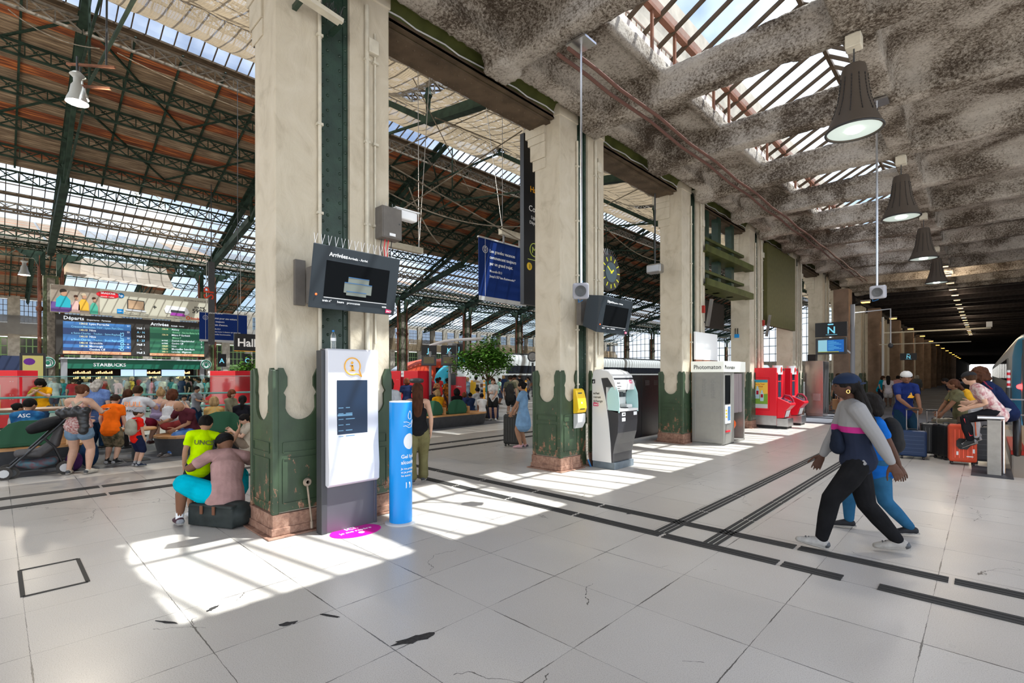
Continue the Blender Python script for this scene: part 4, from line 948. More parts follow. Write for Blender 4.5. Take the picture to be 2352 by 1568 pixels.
ob('bracket', MB().tube([(0.02,-.06,-.02),(.1,.06,-.04)], .02, 8), LGREY, t); ob('body', MB().box((.04,.0,-.05), (.17,.34,.07)), WHITE, t, bev=.025); ob('hood', MB().box((.03,-.01,.07), (.18,.37,.085)), WHITE, t, bev=.005); ob('lens', MB().box((.06,.335,-.03), (.15,.345,.05)), BLACK, t)
# information kiosk
t = thing('information_kiosk', 'white and grey information totem with an orange i in a speech bubble', 'information kiosk', (-5.5,2.57,0))
GM = mat('gunmetal', (.12,.115,.13), .35, metal=.5)
ob('frame', MB().box((0,0,0), (.1,.65,2.1)), GM, t, bev=.006); ob('side_post', MB().box((-.02,-.035,0), (.11,.03,2.08)), DARK, t, bev=.004); ob('side_post', MB().box((0,.63,0), (.11,.665,2.08)), GM, t, bev=.004)
pf = [(.10,.55),(.155,.53),(.20,.56),(.205,.75),(.185,1.0),(.175,1.4),(.175,2.08),(.16,2.1),(.10,2.1)]
ob('panel', MB().prism(pf, (0,.645,0), (1,0,0), (0,0,1), .635), mat('satin_white', (.66,.66,.70), .35), t, bev=.008)
f = .178; scr = MB().box((f-.002,.115,.96), (f+.004,.495,1.74)); ob('display', scr, mat('kiosk_screen', (.008,.02,.045), .15, emit=(.02,.06,.13), es=.2, spec=.25), t)
g_ = mat('screen_text', (.1,.2,.3), .5, emit=(.15,.3,.45), es=.5); tl = MB()
for i in range(7): z = 1.42-i*.065; tl.box((f+.004,.13,z), (f+.006,.19,z+.008)); tl.box((f+.004,.22,z), (f+.006,.22+.05+.03*(i % 3),z+.01))
tl.box((f+.004,.12,1.33), (f+.0062,.30,1.352)); ob('screen_rows', tl, g_, t)
ring = MB(); cy_, cz_, r_ = .305, 1.90, .098
pts = [(f+.003,cy_+r_*math.cos(a),cz_+r_*math.sin(a)) for a in [math.radians(-28+i*11.6) for i in range(29)]]
pts += [(f+.003,cy_+.075,cz_-.092),(f+.003,cy_+.115,cz_-.118),pts[0]]; pts = [pts[-2]]+pts[:-1]+[(f+.003,cy_+.115,cz_-.118)]
ring.tube(pts, .007, 6); ob('speech_bubble', ring, ORA, t); ob('letter_i', MB().box((f,cy_-.013,cz_-.05), (f+.006,cy_+.013,cz_+.014)).box((f,cy_-.032,cz_-.056), (f+.006,cy_+.032,cz_-.042)).box((f,cy_-.03,cz_), (f+.006,cy_,cz_+.014)).ell((f+.002,cy_-.004,cz_+.042), (.004,.016,.016), 10, 6), ORA, t)
ob('button', MB().ell((f+.012,.46,.80), (.004,.02,.02), 14, 6), mat('satin_white', (.66,.66,.70)), t)
t = thing('water_bottle', 'small clear plastic water bottle standing on top of the information totem', 'bottle', (-5.42,2.69,2.1))
ob('bottle_body', MB().lathe([(.028,0),(.031,.02),(.029,.06),(.031,.10),(.031,.15),(.022,.175),(.012,.195)], (0,0,0), 14), mat('bottle_plastic', (.75,.82,.85), .1, trans=.9), t, smooth=True); ob('cap', MB().lathe([(.013,.195),(.013,.215)], (0,0,0), 10), mat('cap_blue', (.03,.2,.55)), t); ob('paper_band', MB().lathe([(.0318,.09),(.0318,.125)], (0,0,0), 14), WHITE, t)
# magenta floor sticker
c_ = gp(817,1219); t = thing('floor_sticker', 'magenta oval floor sticker reading ICI je me repère', 'sticker', (c_[0],c_[1],.0))
el_ = MB().lathe([(.001,0),(.30,0.001),(.30,.004),(.001,.004)], (0,0,0), 40, .72, 1.0); ob('disc', el_, mat('magenta', (.70,.0,.32), .4), t)
cdir = Vector((0,1,0)); text('ICI,', .11, WTXT, t, (-.08,0,.0045), (0,1,0), (-1,0,0), .02, .0005, 'CENTER'); text('je me repère', .075, WTXT, t, (.015,0,.0045), (0,1,0), (-1,0,0), .012, .0005, 'CENTER')
ob('pin', MB().lathe([(.001,.004),(.035,.004),(.035,.005),(.001,.005)], (.09,.02,0), 16), WTXT, t)
# hand gel column
t = thing('gel_dispenser', 'bright blue hand gel column with a white nozzle recess', 'dispenser', (-5.17,3.43,0))
GB = mat('gel_blue', (.0,.27,.72), .35); ob('base_plate', MB().lathe([(.19,0),(.19,.012),(.18,.018)], (0,0,0), 40), LGREY, t, smooth=True); ob('column', MB().lathe([(.137,.02),(.137,1.47)], (0,0,0), 48), GB, t, smooth=True); ob('lid', MB().lathe([(.137,1.47),(.137,1.48),(.12,1.485)], (0,0,0), 40), WHITE, t)
def wrap(m, ang0, R=.139):   # bend a flat (s, z) drawing round the column
    for v in m.vertices: s_ = v.co.x; a = ang0+s_/R; m_ = R+v.co.y; v.co = (m_*math.cos(a), m_*math.sin(a), v.co.z)
A0 = math.radians(-35)
def gel_text(s_, size, z, bold, off=-.07):
    o = text(s_, size, WTXT, t, (off,.0,z), (1,0,0), (0,0,1), bold, .0015); 
    for v in o.data.vertices: v.co.y = -v.co.y
    wrap(o.data, A0+.55)
gel_text('Gel hydro', .062, .80, .012); gel_text('alcoolique', .062, .73, .012)
for i, s_ in enumerate(('Je me protège','et je protège','les autres')): gel_text(s_, .034, .665-i*.042, .008)
m = MB().prism([(.01,.44),(.075,.44),(.08,.46),(.08,.50),(.07,.51),(.01,.51)], (-.03,0,0), (1,0,0), (0,0,1), .0015); o = ob('logo_patch', m, WTXT, t); wrap(o.data, A0+.62)
dz = MB().tube([(.02+.028*math.sin(a)*(1-.35*math.cos(a)) if True else 0, 0, 1.315+.05*math.cos(a)*1.0) for a in [i*PI/9 for i in range(19)]], .004, 5)
dz.tube([(-.07,0,1.235),(-.03,0,1.235),(0,0,1.225),(.03,0,1.205),(.0,0,1.195),(-.02,0,1.2)], .004, 5).tube([(.03,0,1.205),(.06,0,1.235),(.085,0,1.255),(.08,0,1.22),(.05,0,1.17),(0,0,1.165),(-.04,0,1.19),(-.075,0,1.185)], .004, 5)
o = ob('hand_icon', dz, WTXT, t); wrap(o.data, A0+.78)
m = MB(); m.prism([(.085*math.cos(a)*(1 if math.cos(a) > 0 else .95),1.0+.095*math.sin(a)) for a in [i*2*PI/28 for i in range(28)]], (0,0,0), (1,0,0), (0,0,1), .002); o = ob('nozzle_recess', m, WHITE, t)
bm = bmesh.new(); bm.from_mesh(o.data); bmesh.ops.triangulate(bm, faces=bm.faces); bmesh.ops.subdivide_edges(bm, edges=bm.edges, cuts=3, use_grid_fill=True); bm.to_mesh(o.data); bm.free(); wrap(o.data, A0+.85)
# iron crank handle leaning on the pillar base
t = thing('crank_handle', 'rusty iron crank handle fixed to the nearest pillar base', 'handle', (-5.64,2.52,.12)); ob('rod', MB().tube([(.03,0,0),(.03,-.05,.42)], .012, 8).tube([(.03,0,0),(.03,0,-.08)], .018, 8), mat('worn_iron', (.35,.27,.2), .5, metal=.4, noise=.4), t, smooth=True); ob('eye_ring', MB().lathe([(.04,-.02),(.05,0),(.04,.02),(.02,.02),(.02,-.02)], (0,0,0), 16).tf(Matrix.Translation((.04,-.055,.46)) @ Matrix.Rotation(PI/2, 4, 'Y')), mat('worn_iron', (.35,.27,.2)), t, smooth=True)
# yellow ticket validator on the second pillar
t = thing('ticket_validator', 'yellow ticket validator on the second pillar base', 'validator', (-5.70,7.56,.84))
pf = [(.03,.22),(.14,.24),(.17,.32),(.14,.52),(.10,.66),(.05,.70),(.03,.68)]
ob('head', MB().prism(pf, (0,.3,0), (1,0,0), (0,0,1), .27), YEL, t, bev=.02); ob('base', MB().prism([(.03,-.06),(.07,-.06),(.14,.06),(.14,.22),(.03,.22)], (0,.29,0), (1,0,0), (0,0,1), .25), LGREY, t, bev=.01)
ob('slot', MB().box((.155,.08,.30), (.172,.22,.32)), BLACK, t); ob('button', MB().ell((.15,.15,.42), (.01,.025,.025), 10, 6), WHITE, t); ob('display', MB().box((.10,.08,.57), (.118,.2,.62)), DARK, t)
t = thing('cable_conduit', 'flaking white conduit with blue cable at the foot of the second pillar', 'conduit', (-5.66,7.97,0)); ob('pipe', MB().tube([(.04,0,.85),(.04,0,.3),(.05,.02,.15)], .022, 8), mat('flaking_paint', (.6,.55,.45), .8, noise=.6, nscale=30), t); ob('cable', MB().tube([(.05,.02,.16),(.08,.05,.05),(.07,.09,.01)], .018, 8), mat('cable_blue', (.04,.16,.36)), t)
# SNCF ticket machine
t = thing('ticket_machine', 'white and dark ticket vending machine with red logo beside the second pillar', 'ticket machine', (-5.56,8.08,0))
W2 = .70; Wm = mat('machine_white', (.68,.67,.65), .3); DM = mat('machine_dark', (.045,.045,.05), .25, metal=.2); TQ = mat('machine_aqua', (.45,.68,.66), .25)
ob('plinth', MB().box((0,0,0), (.50,W2,.13)), mat('plinth_blue_grey', (.16,.19,.21), .5, noise=.2), t, bev=.006)
front = [(.46,.13),(.46,.30),(.50,.48),(.565,.70),(.585,.92),(.58,1.12)]
ob('cabinet', MB().prism([(0,.13)]+front+[(.30,1.13),(.30,1.56),(.5,1.60),(.485,1.74),(.0,1.74)], (0,W2,0), (1,0,0), (0,0,1), W2), DM, t, bev=.004)
ob('side_panel', MB().prism([(0,.13),(.43,.13),(.41,.5),(.37,.9),(.30,1.35),(.2,1.74),(0,1.74)], (0,0,0), (1,0,0), (0,0,1), .012), Wm, t)
hood = [(0,1.74),(.5,1.60),(.49,1.70),(.44,1.80),(.34,1.87),(.2,1.905),(.08,1.90),(.02,1.86),(0,1.8)]
ob('hood', MB().prism([(0,1.72),(.35,1.74),(.52,1.50),(.52,1.62),(.46,1.78),(.36,1.86),(.2,1.905),(.08,1.90),(.02,1.86)], (0,W2+.01,0), (1,0,0), (0,0,1), W2+.02), Wm, t, bev=.01)
for y in (.0, W2-.012): ob('side_wing', MB().prism([(.36,1.12),(.6,1.08),(.6,1.25),(.585,1.45),(.53,1.58),(.42,1.56),(.34,1.45),(.33,1.3)], (0,y+.012,0), (1,0,0), (0,0,1), .012), TQ, t)
ob('shelf', MB().box((.28,.01,1.10), (.60,W2-.01,1.15)), Wm, t, bev=.006); ob('back_panel', MB().box((.29,.02,1.15), (.33,W2-.02,1.56)), Wm, t)
ob('touch_screen', MB().prism([(.33,1.16),(.37,1.16),(.34,1.50),(.33,1.50)], (0,.38,0), (1,0,0), (0,0,1), .30), mat('dark_display', (.012,.014,.015)), t)
ob('card_reader', MB().box((.33,.44,1.36), (.36,.54,1.46)), DARK, t); ob('coin_slot', MB().box((.33,.58,1.36), (.35,.64,1.44)), DARK, t); ob('keypad', MB().box((.42,.34,1.15), (.52,.46,1.165)), BLACK, t); ob('ticket_tray', MB().box((.33,.46,1.15), (.5,.66,1.22)), Wm, t, bev=.02)
for y, z in ((.12,1.03),(.12,.93),(.55,1.03)): ob('slot_plate', MB().box((.575,y,z-.02), (.592,y+.12,z+.05)), WHITE, t, bev=.008)
ob('slot', MB().box((.59,.14,1.04), (.594,.22,1.06)), BLACK, t)
for i, s_ in enumerate(('achat','retrait','échange')): text(s_, .066, BLACK, t, (.03,-.013,1.42-i*.075), (1,0,0), (0,0,1), .008)
logo(t, (.03,-.013,1.19), (1,0,0), (0,0,1), .075)
ob('access_sign', MB().box((.0,-.016,1.63), (.07,-.012,1.71)), BLACK, t); text('♿' if False else 'd', .06, WTXT, t, (.02,-.018,1.645), (1,0,0), (0,0,1), .01)
nx = Vector((-.1,0,.16)).normalized(); 
for i, s_ in enumerate(('BILLETS','GRANDES','LIGNES')): text(s_, .032, BLACK, t, (.522+.0-i*-.0,.06,1.61-i*.04 if i else 1.63), (0,1,0), tuple(Vector((-.25,0,1)).normalized()), .012)
logo(t, (.515,.52,1.63), (0,1,0), tuple(Vector((-.3,0,1)).normalized()), .07)
# dark fence panels behind it in the hall
t = thing('service_hoarding', 'black ventilated hoarding panels behind the ticket machine', 'hoarding', (-7.0,10.0,0))
for k in range(3):
    pn = ob('panel', MB().box((0,k*1.25,.05), (.05,k*1.25+1.22,1.78)), mat('hoarding_black', (.02,.02,.022), .3, noise=.2), t, bev=.006); v = MB()
    for i in range(8):
        for j in range(5): v.box((.05,k*1.25+.2+i*.03,1.5+j*.03), (.053,k*1.25+.215+i*.03,1.51+j*.03)); v.box((.05,k*1.25+.7+i*.03,1.5+j*.03), (.053,k*1.25+.715+i*.03,1.51+j*.03))
    ob('vent', v, GREY, pn)
# orange board and white panel by the third pillar
t = thing('plywood_board', 'tall narrow orange plywood board against the third pillar', 'board', (-5.82,12.86,0)); ob('board', MB().box((0,0,0), (.14,.05,2.9)), mat('orange_ply', (.50,.23,.06), .6, noise=.15), t)
t = thing('white_panel', 'plain white panel above the photo booth', 'panel', (-5.66,12.95,2.2)); ob('panel', MB().box((0,0,0), (.05,1.5,.75)), WHITE, t, bev=.004); ob('brown_strip', MB().box((.0,.0,-.06), (.055,1.5,.0)), REDBR, t)
# photo booth
t = thing('photo_booth', 'grey photo booth with pleated curtain and orange stool', 'photo booth', (-5.60,12.70,0))
BM = mat('booth_metal', (.30,.295,.27), .4, metal=.45, noise=.06); bw, bd = .82, 1.5
ob('body', MB().box((0,0,.03), (bw,.72,1.86)).box((0,.72,.03), (.1,bd,1.86)).box((0,bd-.06,.03), (bw,bd,1.86)).box((0,0,0), (bw-.04,.7,.05)).box((0,.72,0), (bw,bd,.06)), BM, t, bev=.005)
pl_ = MB()
for z in (.12,.86): pl_.box((.02,-.004,z), (bw-.02,0,z+.006))
for x in (.08,bw-.08): pl_.box((x,-.004,.1), (x+.006,0,1.84))
ob('panel_seam', pl_, GREY, t)
ob('header', MB().box((-.02,-.03,1.86), (bw+.02,bd+.02,2.14)), mat('booth_header', (.74,.74,.68), .4, emit=(.8,.82,.72), es=.25), t, bev=.01)
text('Photomaton', .155, BLACK, t, (.06,-.032,1.94), (1,0,0), (0,0,1), .006, name='lettering', sx=.92); text('Photomaton', .14, BLACK, t, (bw+.022,.02,1.94), (0,1,0), (0,0,1), .004)
for i, s_ in enumerate(('photos','identité')): text(s_, .17, mat('embossed', (.27,.265,.245), .5, metal=.4), t, (.28+i*.22,-.003,1.7-.0*i), (0,0,-1), (1,0,0), .01)
ob('side_screen', MB().box((bw,.1,1.05), (bw+.012,.42,1.78)), mat('dark_display', (.012,.014,.015)), t); pg = ob('price_panel', MB().box((bw,.08,.55), (bw+.012,.44,1.02)), WHITE, t)
pm = MB()
for i in range(3): pm.box((bw+.012,.1,.86-i*.08), (bw+.014,.2,.91-i*.08))
ob('photo_strip', pm, ORA, pg); ob('text_block', MB().box((bw+.012,.25,.62), (bw+.014,.42,.98)), mat('print_blue', (.08,.18,.35)), pg)
ob('photo_outlet', MB().box((bw,.12,.33), (bw+.02,.40,.37)), RED, t)
cv = []; cf = []
for i in range(61):
    y = .74+i*.0112; x = bw-.06+.028*math.sin(i*.75)+.012*math.sin(i*.31)
    cv += [(x,y,.78),(x*.999,y,1.82)]
for i in range(60): cf.append((2*i,2*i+2,2*i+3,2*i+1))
ob('curtain', MB().add(cv, cf), mat('curtain_taupe', (.30,.25,.25), .8), t, smooth=True); st_ = ob('stool', MB().lathe([(.05,.05),(.05,.3),(.16,.34),(.2,.42),(.2,.5),(.17,.56),(.0,.57)], (bw-.3,1.1,0), 20), mat('stool_orange', (.85,.12,.01), .35), t, smooth=True)
# red vending machines
def vending(label, loc):
    t = thing('vending_machine', label, 'vending machine', loc, 0, 'red vending machines in the aisle')
    L_, D_ = .95, .98      # X length of the side, Y width of the front
    ob('cabinet', MB().box((0,0,.10), (L_,D_,2.02)), RED, t, bev=.01); ob('rear_column', MB().box((-.14,.0,.03), (0,.2,2.04)), RED, t, bev=.008)
    ob('kick_plate', MB().box((.02,-.006,.10), (L_,.0,.42)).box((L_,.02,.08), (L_+.34,.62,.34)), STEEL, t, bev=.004); ob('base', MB().box((0,.02,0), (L_-.02,D_-.02,.10)).box((L_-.02,.05,.0), (L_+.3,.6,.08)), BLACK, t)
    po = ob('poster', MB().box((.2,-.012,.66), (.68,0,1.62)), mat('poster_yellow', (.85,.50,.06), .4), t); m = MB()
    ob('poster_field', MB().prism([(.2,.74),(.68,.74),(.68,1.15),(.5,1.13),(.3,1.10),(.2,1.16)], (0,-.012,0), (1,0,0), (0,0,1), .002), mat('poster_green', (.2,.36,.05)), po); ob('poster_sky', MB().box((.2,-.015,1.53), (.68,-.012,1.62)), mat('poster_teal', (.05,.3,.4)), po); ob('poster_foot', MB().box((.2,-.015,.66), (.68,-.012,.80)), LGREY, po)
    for x, s_ in ((.36,1.0),(.50,.86)):
        z0 = .98 if x < .4 else .90; ob('bottle_picture', MB().prism([(-.06*s_,0),(.06*s_,0),(.068*s_,.1*s_),(.06*s_,.2*s_),(.066*s_,.28*s_),(.03*s_,.36*s_),(.028*s_,.42*s_),(-.028*s_,.42*s_),(-.03*s_,.36*s_),(-.066*s_,.28*s_),(-.06*s_,.2*s_),(-.068*s_,.1*s_)], (x,-.0145,z0), (1,0,0), (0,0,1), .001), mat('poster_bottle', (.45,.6,.68)), po)
        ob('bottle_label_picture', MB().box((x-.035,-.018,z0+.14*s_), (x+.035,-.0157,z0+.27*s_)), mat('logo_dkred', (.4,.01,.03)), po)
    text('Vivez le Tour', .07, mat('poster_red', (.5,.06,.02)), po, (.21,-.013,1.45), (1,0,0), (0,0,1), .01); text('Vittel', .07, mat('poster_red', (.5,.06,.02)), po, (.38,-.013,1.37), (1,0,0), (0,0,1), .01)
    ob('bezel', MB().bar((.15,-.003,.6), (.73,-.003,.6), .006).bar((.15,-.003,1.69), (.73,-.003,1.69), .006).bar((.15,-.003,.6), (.15,-.003,1.69), .006).bar((.73,-.003,.6), (.73,-.003,1.69), .006), mat('dark_red', (.35,.005,.01)), t)
    ob('window', MB().box((L_,.08,1.02), (L_+.012,.46,1.80)), mat('machine_window', (.03,.04,.07), .08), t); ob('window_frame', MB().bar((L_+.01,.06,1.0), (L_+.01,.06,1.85), .03).bar((L_+.01,.48,1.0), (L_+.01,.48,1.85), .03).bar((L_+.01,.06,1.0), (L_+.01,.48,1.0), .03), RED, t)
    ob('neon', MB().box((L_+.012,.1,1.56), (L_+.018,.44,1.575)), mat('neon_red', (1,.03,.02), .3, emit=(1,.02,.01), es=3), t)
    hd_ = ob('header', MB().lathe([(.26,1.80),(.26,2.10)], (L_-.05,.3,0), 24, .55, 1), WHITE, t, smooth=True); ob('drop_mark', MB().ell((L_+.095,.22,1.96), (.012,.05,.095), 12, 8), mat('mark_red', (.8,.02,.01)), hd_); text('Selecta', .10, DARK, hd_, (L_+.098,.30,1.93), (.0,1,0), (0,0,1), .01)
    ob('counter', MB().prism([(L_,.34),(L_+.2,.36),(L_+.26,.60),(L_+.42,.78),(L_+.42,.84),(L_,1.04)], (0,.62,0), (1,0,0), (0,0,1), .58), RED, t, bev=.012)
    dr = Vector((.42,0,-.2)).normalized(); ob('tray_glass', MB().prism([(.05,.0),(.40,.0),(.40,.016),(.05,.016)], (L_,.56,1.025), tuple(dr), (.43,0,.9), .46), mat('machine_window', (.03,.04,.07)), t)
    ob('hand_hoop', MB().tube([(L_+.1,.34,1.0),(L_+.16,.36,1.10),(L_+.28,.40,1.08),(L_+.38,.42,.96),(L_+.4,.42,.86)], .035, 8), mat('hoop_maroon', (.25,.01,.03), .3), t, smooth=True)
    ob('price_card', MB().prism([(L_+.215,.38),(L_+.22,.38),(L_+.28,.60),(L_+.275,.60)], (0,.55,0), (1,0,0), (0,0,1), .44), WHITE, t)
    return t
v0 = vending('red drinks machine with Vittel poster, nearer of two', (-5.98,17.95,0)); place(v0, (-5.98,19.6,0), 0, 'red drinks machine farther along, half hidden by its twin')
t = thing('steel_cabinet', 'tall brushed steel cabinet beyond the red vending machines', 'cabinet', (-5.68,24.3,0)); ob('body', MB().box((0,0,.12), (.68,1.0,2.38)).box((.02,.02,0), (.66,.98,.12)), mat('brushed_steel', (.50,.42,.39), .22, metal=.85, noise=.12, stretch=(1,1,8)), t, bev=.004); ob('side_panel', MB().box((.68,.03,.15), (.70,.97,2.34)), DARK, t); ob('plate', MB().box((.3,-.012,.68), (.58,0,.98)), STEEL, t); ob('top_box', MB().box((.05,.2,2.38), (.35,.6,2.66)), BLACK, t)
# platform N screens on their post
def nsign(label, x, y, s=1.0, z=2.8, screen_=True):
    t = thing('platform_sign', label, 'platform sign', (x, y, z))
    ob('top_panel', MB().box((0,0,.86*s), (1.32*s,.07,1.55*s)), mat('sign_black', (.012,.013,.016), .4), t, bev=.008)
    text('N', .46*s, CYAN, t, (.50*s,-.004,1.02*s), (1,0,0), (0,0,1), .015); ob('underline', MB().box((.45*s,-.004,.95*s), (.92*s,0,.965*s)), CYAN, t); pil = ob('pill', MB().prism([(.55,1.42),(.75,1.42),(.78,1.45),(.75,1.48),(.55,1.48),(.52,1.45)], (0,0,0), (s,0,0), (0,0,s), .005), CYAN, t)
    if screen_:
        sc_ = ob('monitor', MB().box((.03*s,-.06,.02*s), (1.30*s,.12,.8*s)), DARK, t, bev=.012); ob('display', MB().box((.14*s,-.065,.12*s), (1.2*s,-.06,.7*s)), mat('n_blue', (.01,.07,.25), .2, emit=(.01,.10,.35), es=.8), sc_)
        ob('display_left', MB().box((.14*s,-.068,.14*s), (.52*s,-.065,.7*s)), mat('n_pale', (.2,.42,.5), .3, emit=(.25,.5,.6), es=.6), sc_); rows = MB()
        for i in range(9): rows.box((.56*s,-.068,(.22+i*.052)*s), ((.8+.1*(i*7 % 4))*s,-.065,(.235+i*.052)*s))
        ob('display_rows', rows, mat('row_cyan', (.15,.5,.7), .4, emit=(.1,.4,.6), es=.6), sc_); ob('display_foot', MB().box((.14*s,-.068,.12*s), (1.0*s,-.065,.15*s)), mat('row_yellow', (.4,.4,.03), .4, emit=(.4,.4,.03), es=.5), sc_)
    return t
nsign('black platform N sign above a blue screen', -5.87, 26.95, .97, 2.72)
p = gp(1950,935); t = thing('sign_post', 'grey tubular post carrying the platform N screen', 'post', (-4.42,27.2,0)); ob('pole', MB().tube([(0,0,0),(0,0,5.0)], .09, 12), GREY, t, smooth=True); ob('arm', MB().bar((-.4,-.1,3.1), (0,0,2.7), .06).tube([(0,0,4.6),(1.3,.8,4.75),(1.3,.8,3.2)], .03, 8), LGREY, t); ob('camera', MB().ell((1.3,.8,3.1), (.1,.1,.12), 10, 8), DARK, t)
nsign('smaller black platform N sign farther down the platform', -3.8, 38.2, .6, 2.14, False)
t = thing('sign_gantry', 'long thin steel gantry arm reaching over the platform', 'gantry', (-5.0,38.7,0)); ob('pole', MB().tube([(.3,0,0),(.3,0,5.4)], .07, 10), LGREY, t); ob('arm', MB().bar((.3,0,4.4), (5.2,0,4.4), .08).bar((.3,-1.5,3.6), (4.4,-1.5,3.6), .05), CREAM, t); ob('camera', MB().box((5.0,-.1,4.45), (5.25,.15,4.75)), LGREY, t)
# pendant lamps
def lamp():
    t = thing('pendant_lamp', '', 'lamp', (0,0,0), 0, 'bell shaped pendant lamps over the aisle')
    ob('shade', MB().lathe([(.13,.86),(.145,.80),(.16,.60),(.19,.40),(.25,.20),(.315,.05),(.33,.02),(.33,-.01),(.315,-.01),(.30,.05),(.22,.25),(.15,.45),(.12,.80)], (0,0,0), 40), mat('lamp_taupe', (.075,.06,.048), .5), t, smooth=True)
    sl = MB()
    for k in range(12):
        a = 2*PI*k/12
        for i in range(12): z = .18+i*.045; r = .262-.11*((z-.18)/.55)**.6+.004; sl.box((-.003,-.005,0), (.003,.005,.03)); 
        sl.v = sl.v[:-96]; sl.f = sl.f[:-72]
        for i in range(12):
            z = .18+i*.045; r = {0:.262,1:.243,2:.229,3:.216,4:.204,5:.193,6:.187,7:.180,8:.174,9:.169,10:.163,11:.160}[i]
            sl.bar((r*math.cos(a),r*math.sin(a),z), (r*math.cos(a)*.97,r*math.sin(a)*.97,z+.032), .008, .008)
    ob('slots', sl, BLACK, t)
    ob('rim', MB().tube([(.327*math.cos(a),.327*math.sin(a),0) for a in [2*PI*i/32 for i in range(33)]], .014, 8, False), BLACK, t, smooth=True)
    ob('diffuser', MB().lathe([(.001,.012),(.31,.012),(.31,.016),(.001,.016)], (0,0,0), 32), mat('lamp_glass', (.6,.7,.66), .15, emit=(.72,.85,.8), es=.35), t); ob('bulb', MB().ell((0,0,.0), (.10,.10,.02), 16, 6), mat('lamp_bulb', (1,1,.9), .4, emit=(1,1,.86), es=5), t)
    ob('hanger', MB().tube([(0,.05,.86),(0,0,1.08),(0,-.05,.86)], .008, 6).tube([(0,0,1.06),(0,0,1.16)], .01, 6), DARK, t); ob('ceiling_box', MB().box((-.09,-.09,1.1), (.09,.09,1.27)).box((-.06,-.05,1.27), (.06,.06,1.36)), CREAM, t, bev=.01)
    return t
l0 = lamp()
for k, y in enumerate((7.99,13.10,18.21,23.32)):
    o = l0 if k == 0 else copy_tree(l0); o.location = (-1.28, y, 5.07); o['label'] = 'brown bell pendant lamp, '+['largest and nearest','second along the row','third along the row','last of the row'][k]
    sp_ = bpy.data.lights.new('pendant_light', 'SPOT'); so_ = bpy.data.objects.new('pendant_light', sp_); C.objects.link(so_); so_.location = (-1.28,y,5.0); sp_.energy = 260; sp_.spot_size = math.radians(140); sp_.spot_blend = .7; sp_.shadow_soft_size = .25; sp_.color = (1,.97,.9)
# loudspeakers on long rods
for nm, x, y, z, rz, lb in (('a',-4.05,5.62,2.96,.5,'grey loudspeaker on a long rod in front of the second pillar'), ('b',-1.33,10.30,3.35,0,'grey loudspeaker on a long rod between two lamps')):
    if nm == 'a': q = gp(1342,240,6.3); zb = 3.08
    t = thing('hanging_loudspeaker', lb, 'loudspeaker', (x,y,0))
    zb = 3.05 if nm == 'a' else 3.28
    ob('ceiling_plate', MB().box((-.16,-.14,6.36), (.16,.14,6.39)), STEEL, t); ob('rod', MB().tube([(0,0,6.37),(0,0,zb)], .016, 8), STEEL, t, smooth=True)
    b_ = MB().box((-.11,-.09,-.11), (.11,.09,.11)); M_ = Matrix.Translation((.02,-.04,zb-.1)) @ Matrix.Rotation(rz*1.2, 4, 'Z') @ Matrix.Rotation(.15, 4, 'X'); bx_ = ob('speaker_box', b_.tf(M_), mat('speaker_grey', (.30,.30,.33), .5), t, bev=.03); ob('speaker_cone', MB().lathe([(.03,.0),(.075,.0),(.075,.012),(.03,.004)], (0,0,0), 24).tf(M_ @ Matrix.Translation((0,-.1,0)) @ Matrix.Rotation(PI/2, 4, 'X')), DARK, bx_); ob('cable', MB().tube([(0,.03,zb+.05),(-.09,.04,zb-.08),(-.06,.02,zb-.24),(.02,0,zb-.22)], .008, 6), mat('cable_blue', (.04,.16,.36)), t)
# ceiling conduits
for k, x in enumerate((-4.14,-4.32)):
    t = thing('ceiling_pipe', 'long brown pipe clipped under the coffered ceiling, %s the skylights' % ('nearer' if k == 0 else 'farther from'), 'pipe', (x,5.5,0)); pts = [(0,0,6.31)]
    for i in range(9): y = 2.555*(i+.5)-.05; pts += [(.0,y+1.2,6.30),(0,y+1.45,6.26)]
    ob('pipe', MB().tube([(0,-.05,6.28)]+[(0,i*2.555/4,6.29+.025*math.cos(i*PI/2)) for i in range(1, 38)], .028, 8), mat('pipe_brown', (.13,.065,.05), .5), t, smooth=True)
# clock
t = thing('station_clock', 'round station clock with yellow hour marks hanging beside the second pillar', 'clock', (-5.9,9.18,4.0))
ob('case', MB().lathe([(.30,-.06),(.385,-.05),(.385,.05),(.36,.06),(.0,.06)], (0,0,0), 40).tf(Matrix.Rotation(PI/2, 4, 'Y')), DARK, t, smooth=True); ob('dial', MB().lathe([(.001,.061),(.215,.061),(.215,.075),(.001,.075)], (0,0,0), 36).tf(Matrix.Rotation(PI/2, 4, 'Y')), mat('dial_grey', (.10,.14,.16), .25), t)
hm_ = mat('clock_yellow', (.75,.72,.05), .4, emit=(.7,.7,.05), es=.3); mk_ = MB()
for i in range(12): a = i*PI/6; mk_.bar((.064,.255*math.sin(a),.255*math.cos(a)), (.064,.345*math.sin(a),.345*math.cos(a)), .012, .018)
ob('hour_marks', mk_, hm_, t)
for a, l_, w_, nm in ((math.radians(54.5),.10,.035,'hour_hand'), (math.radians(306),.19,.02,'minute_hand')): ob(nm, MB().bar((.08,-.03*math.sin(a),-.03*math.cos(a)), (.08,l_*math.sin(a),l_*math.cos(a)), .01, w_, up=(0,math.cos(a),-math.sin(a))), hm_, t)
ob('arm', MB().bar((0,-.38,.05), (.15,-.62,.12), .04), LGREY, t); spk = MB()
for i in range(16): a = -.9+i*.12; spk.tube([(0,.38*math.sin(a),.38*math.cos(a)),(0,.55*math.sin(a*1.1),.52*math.cos(a))], .003, 4)
ob('bird_spikes', spk, STEEL, t)
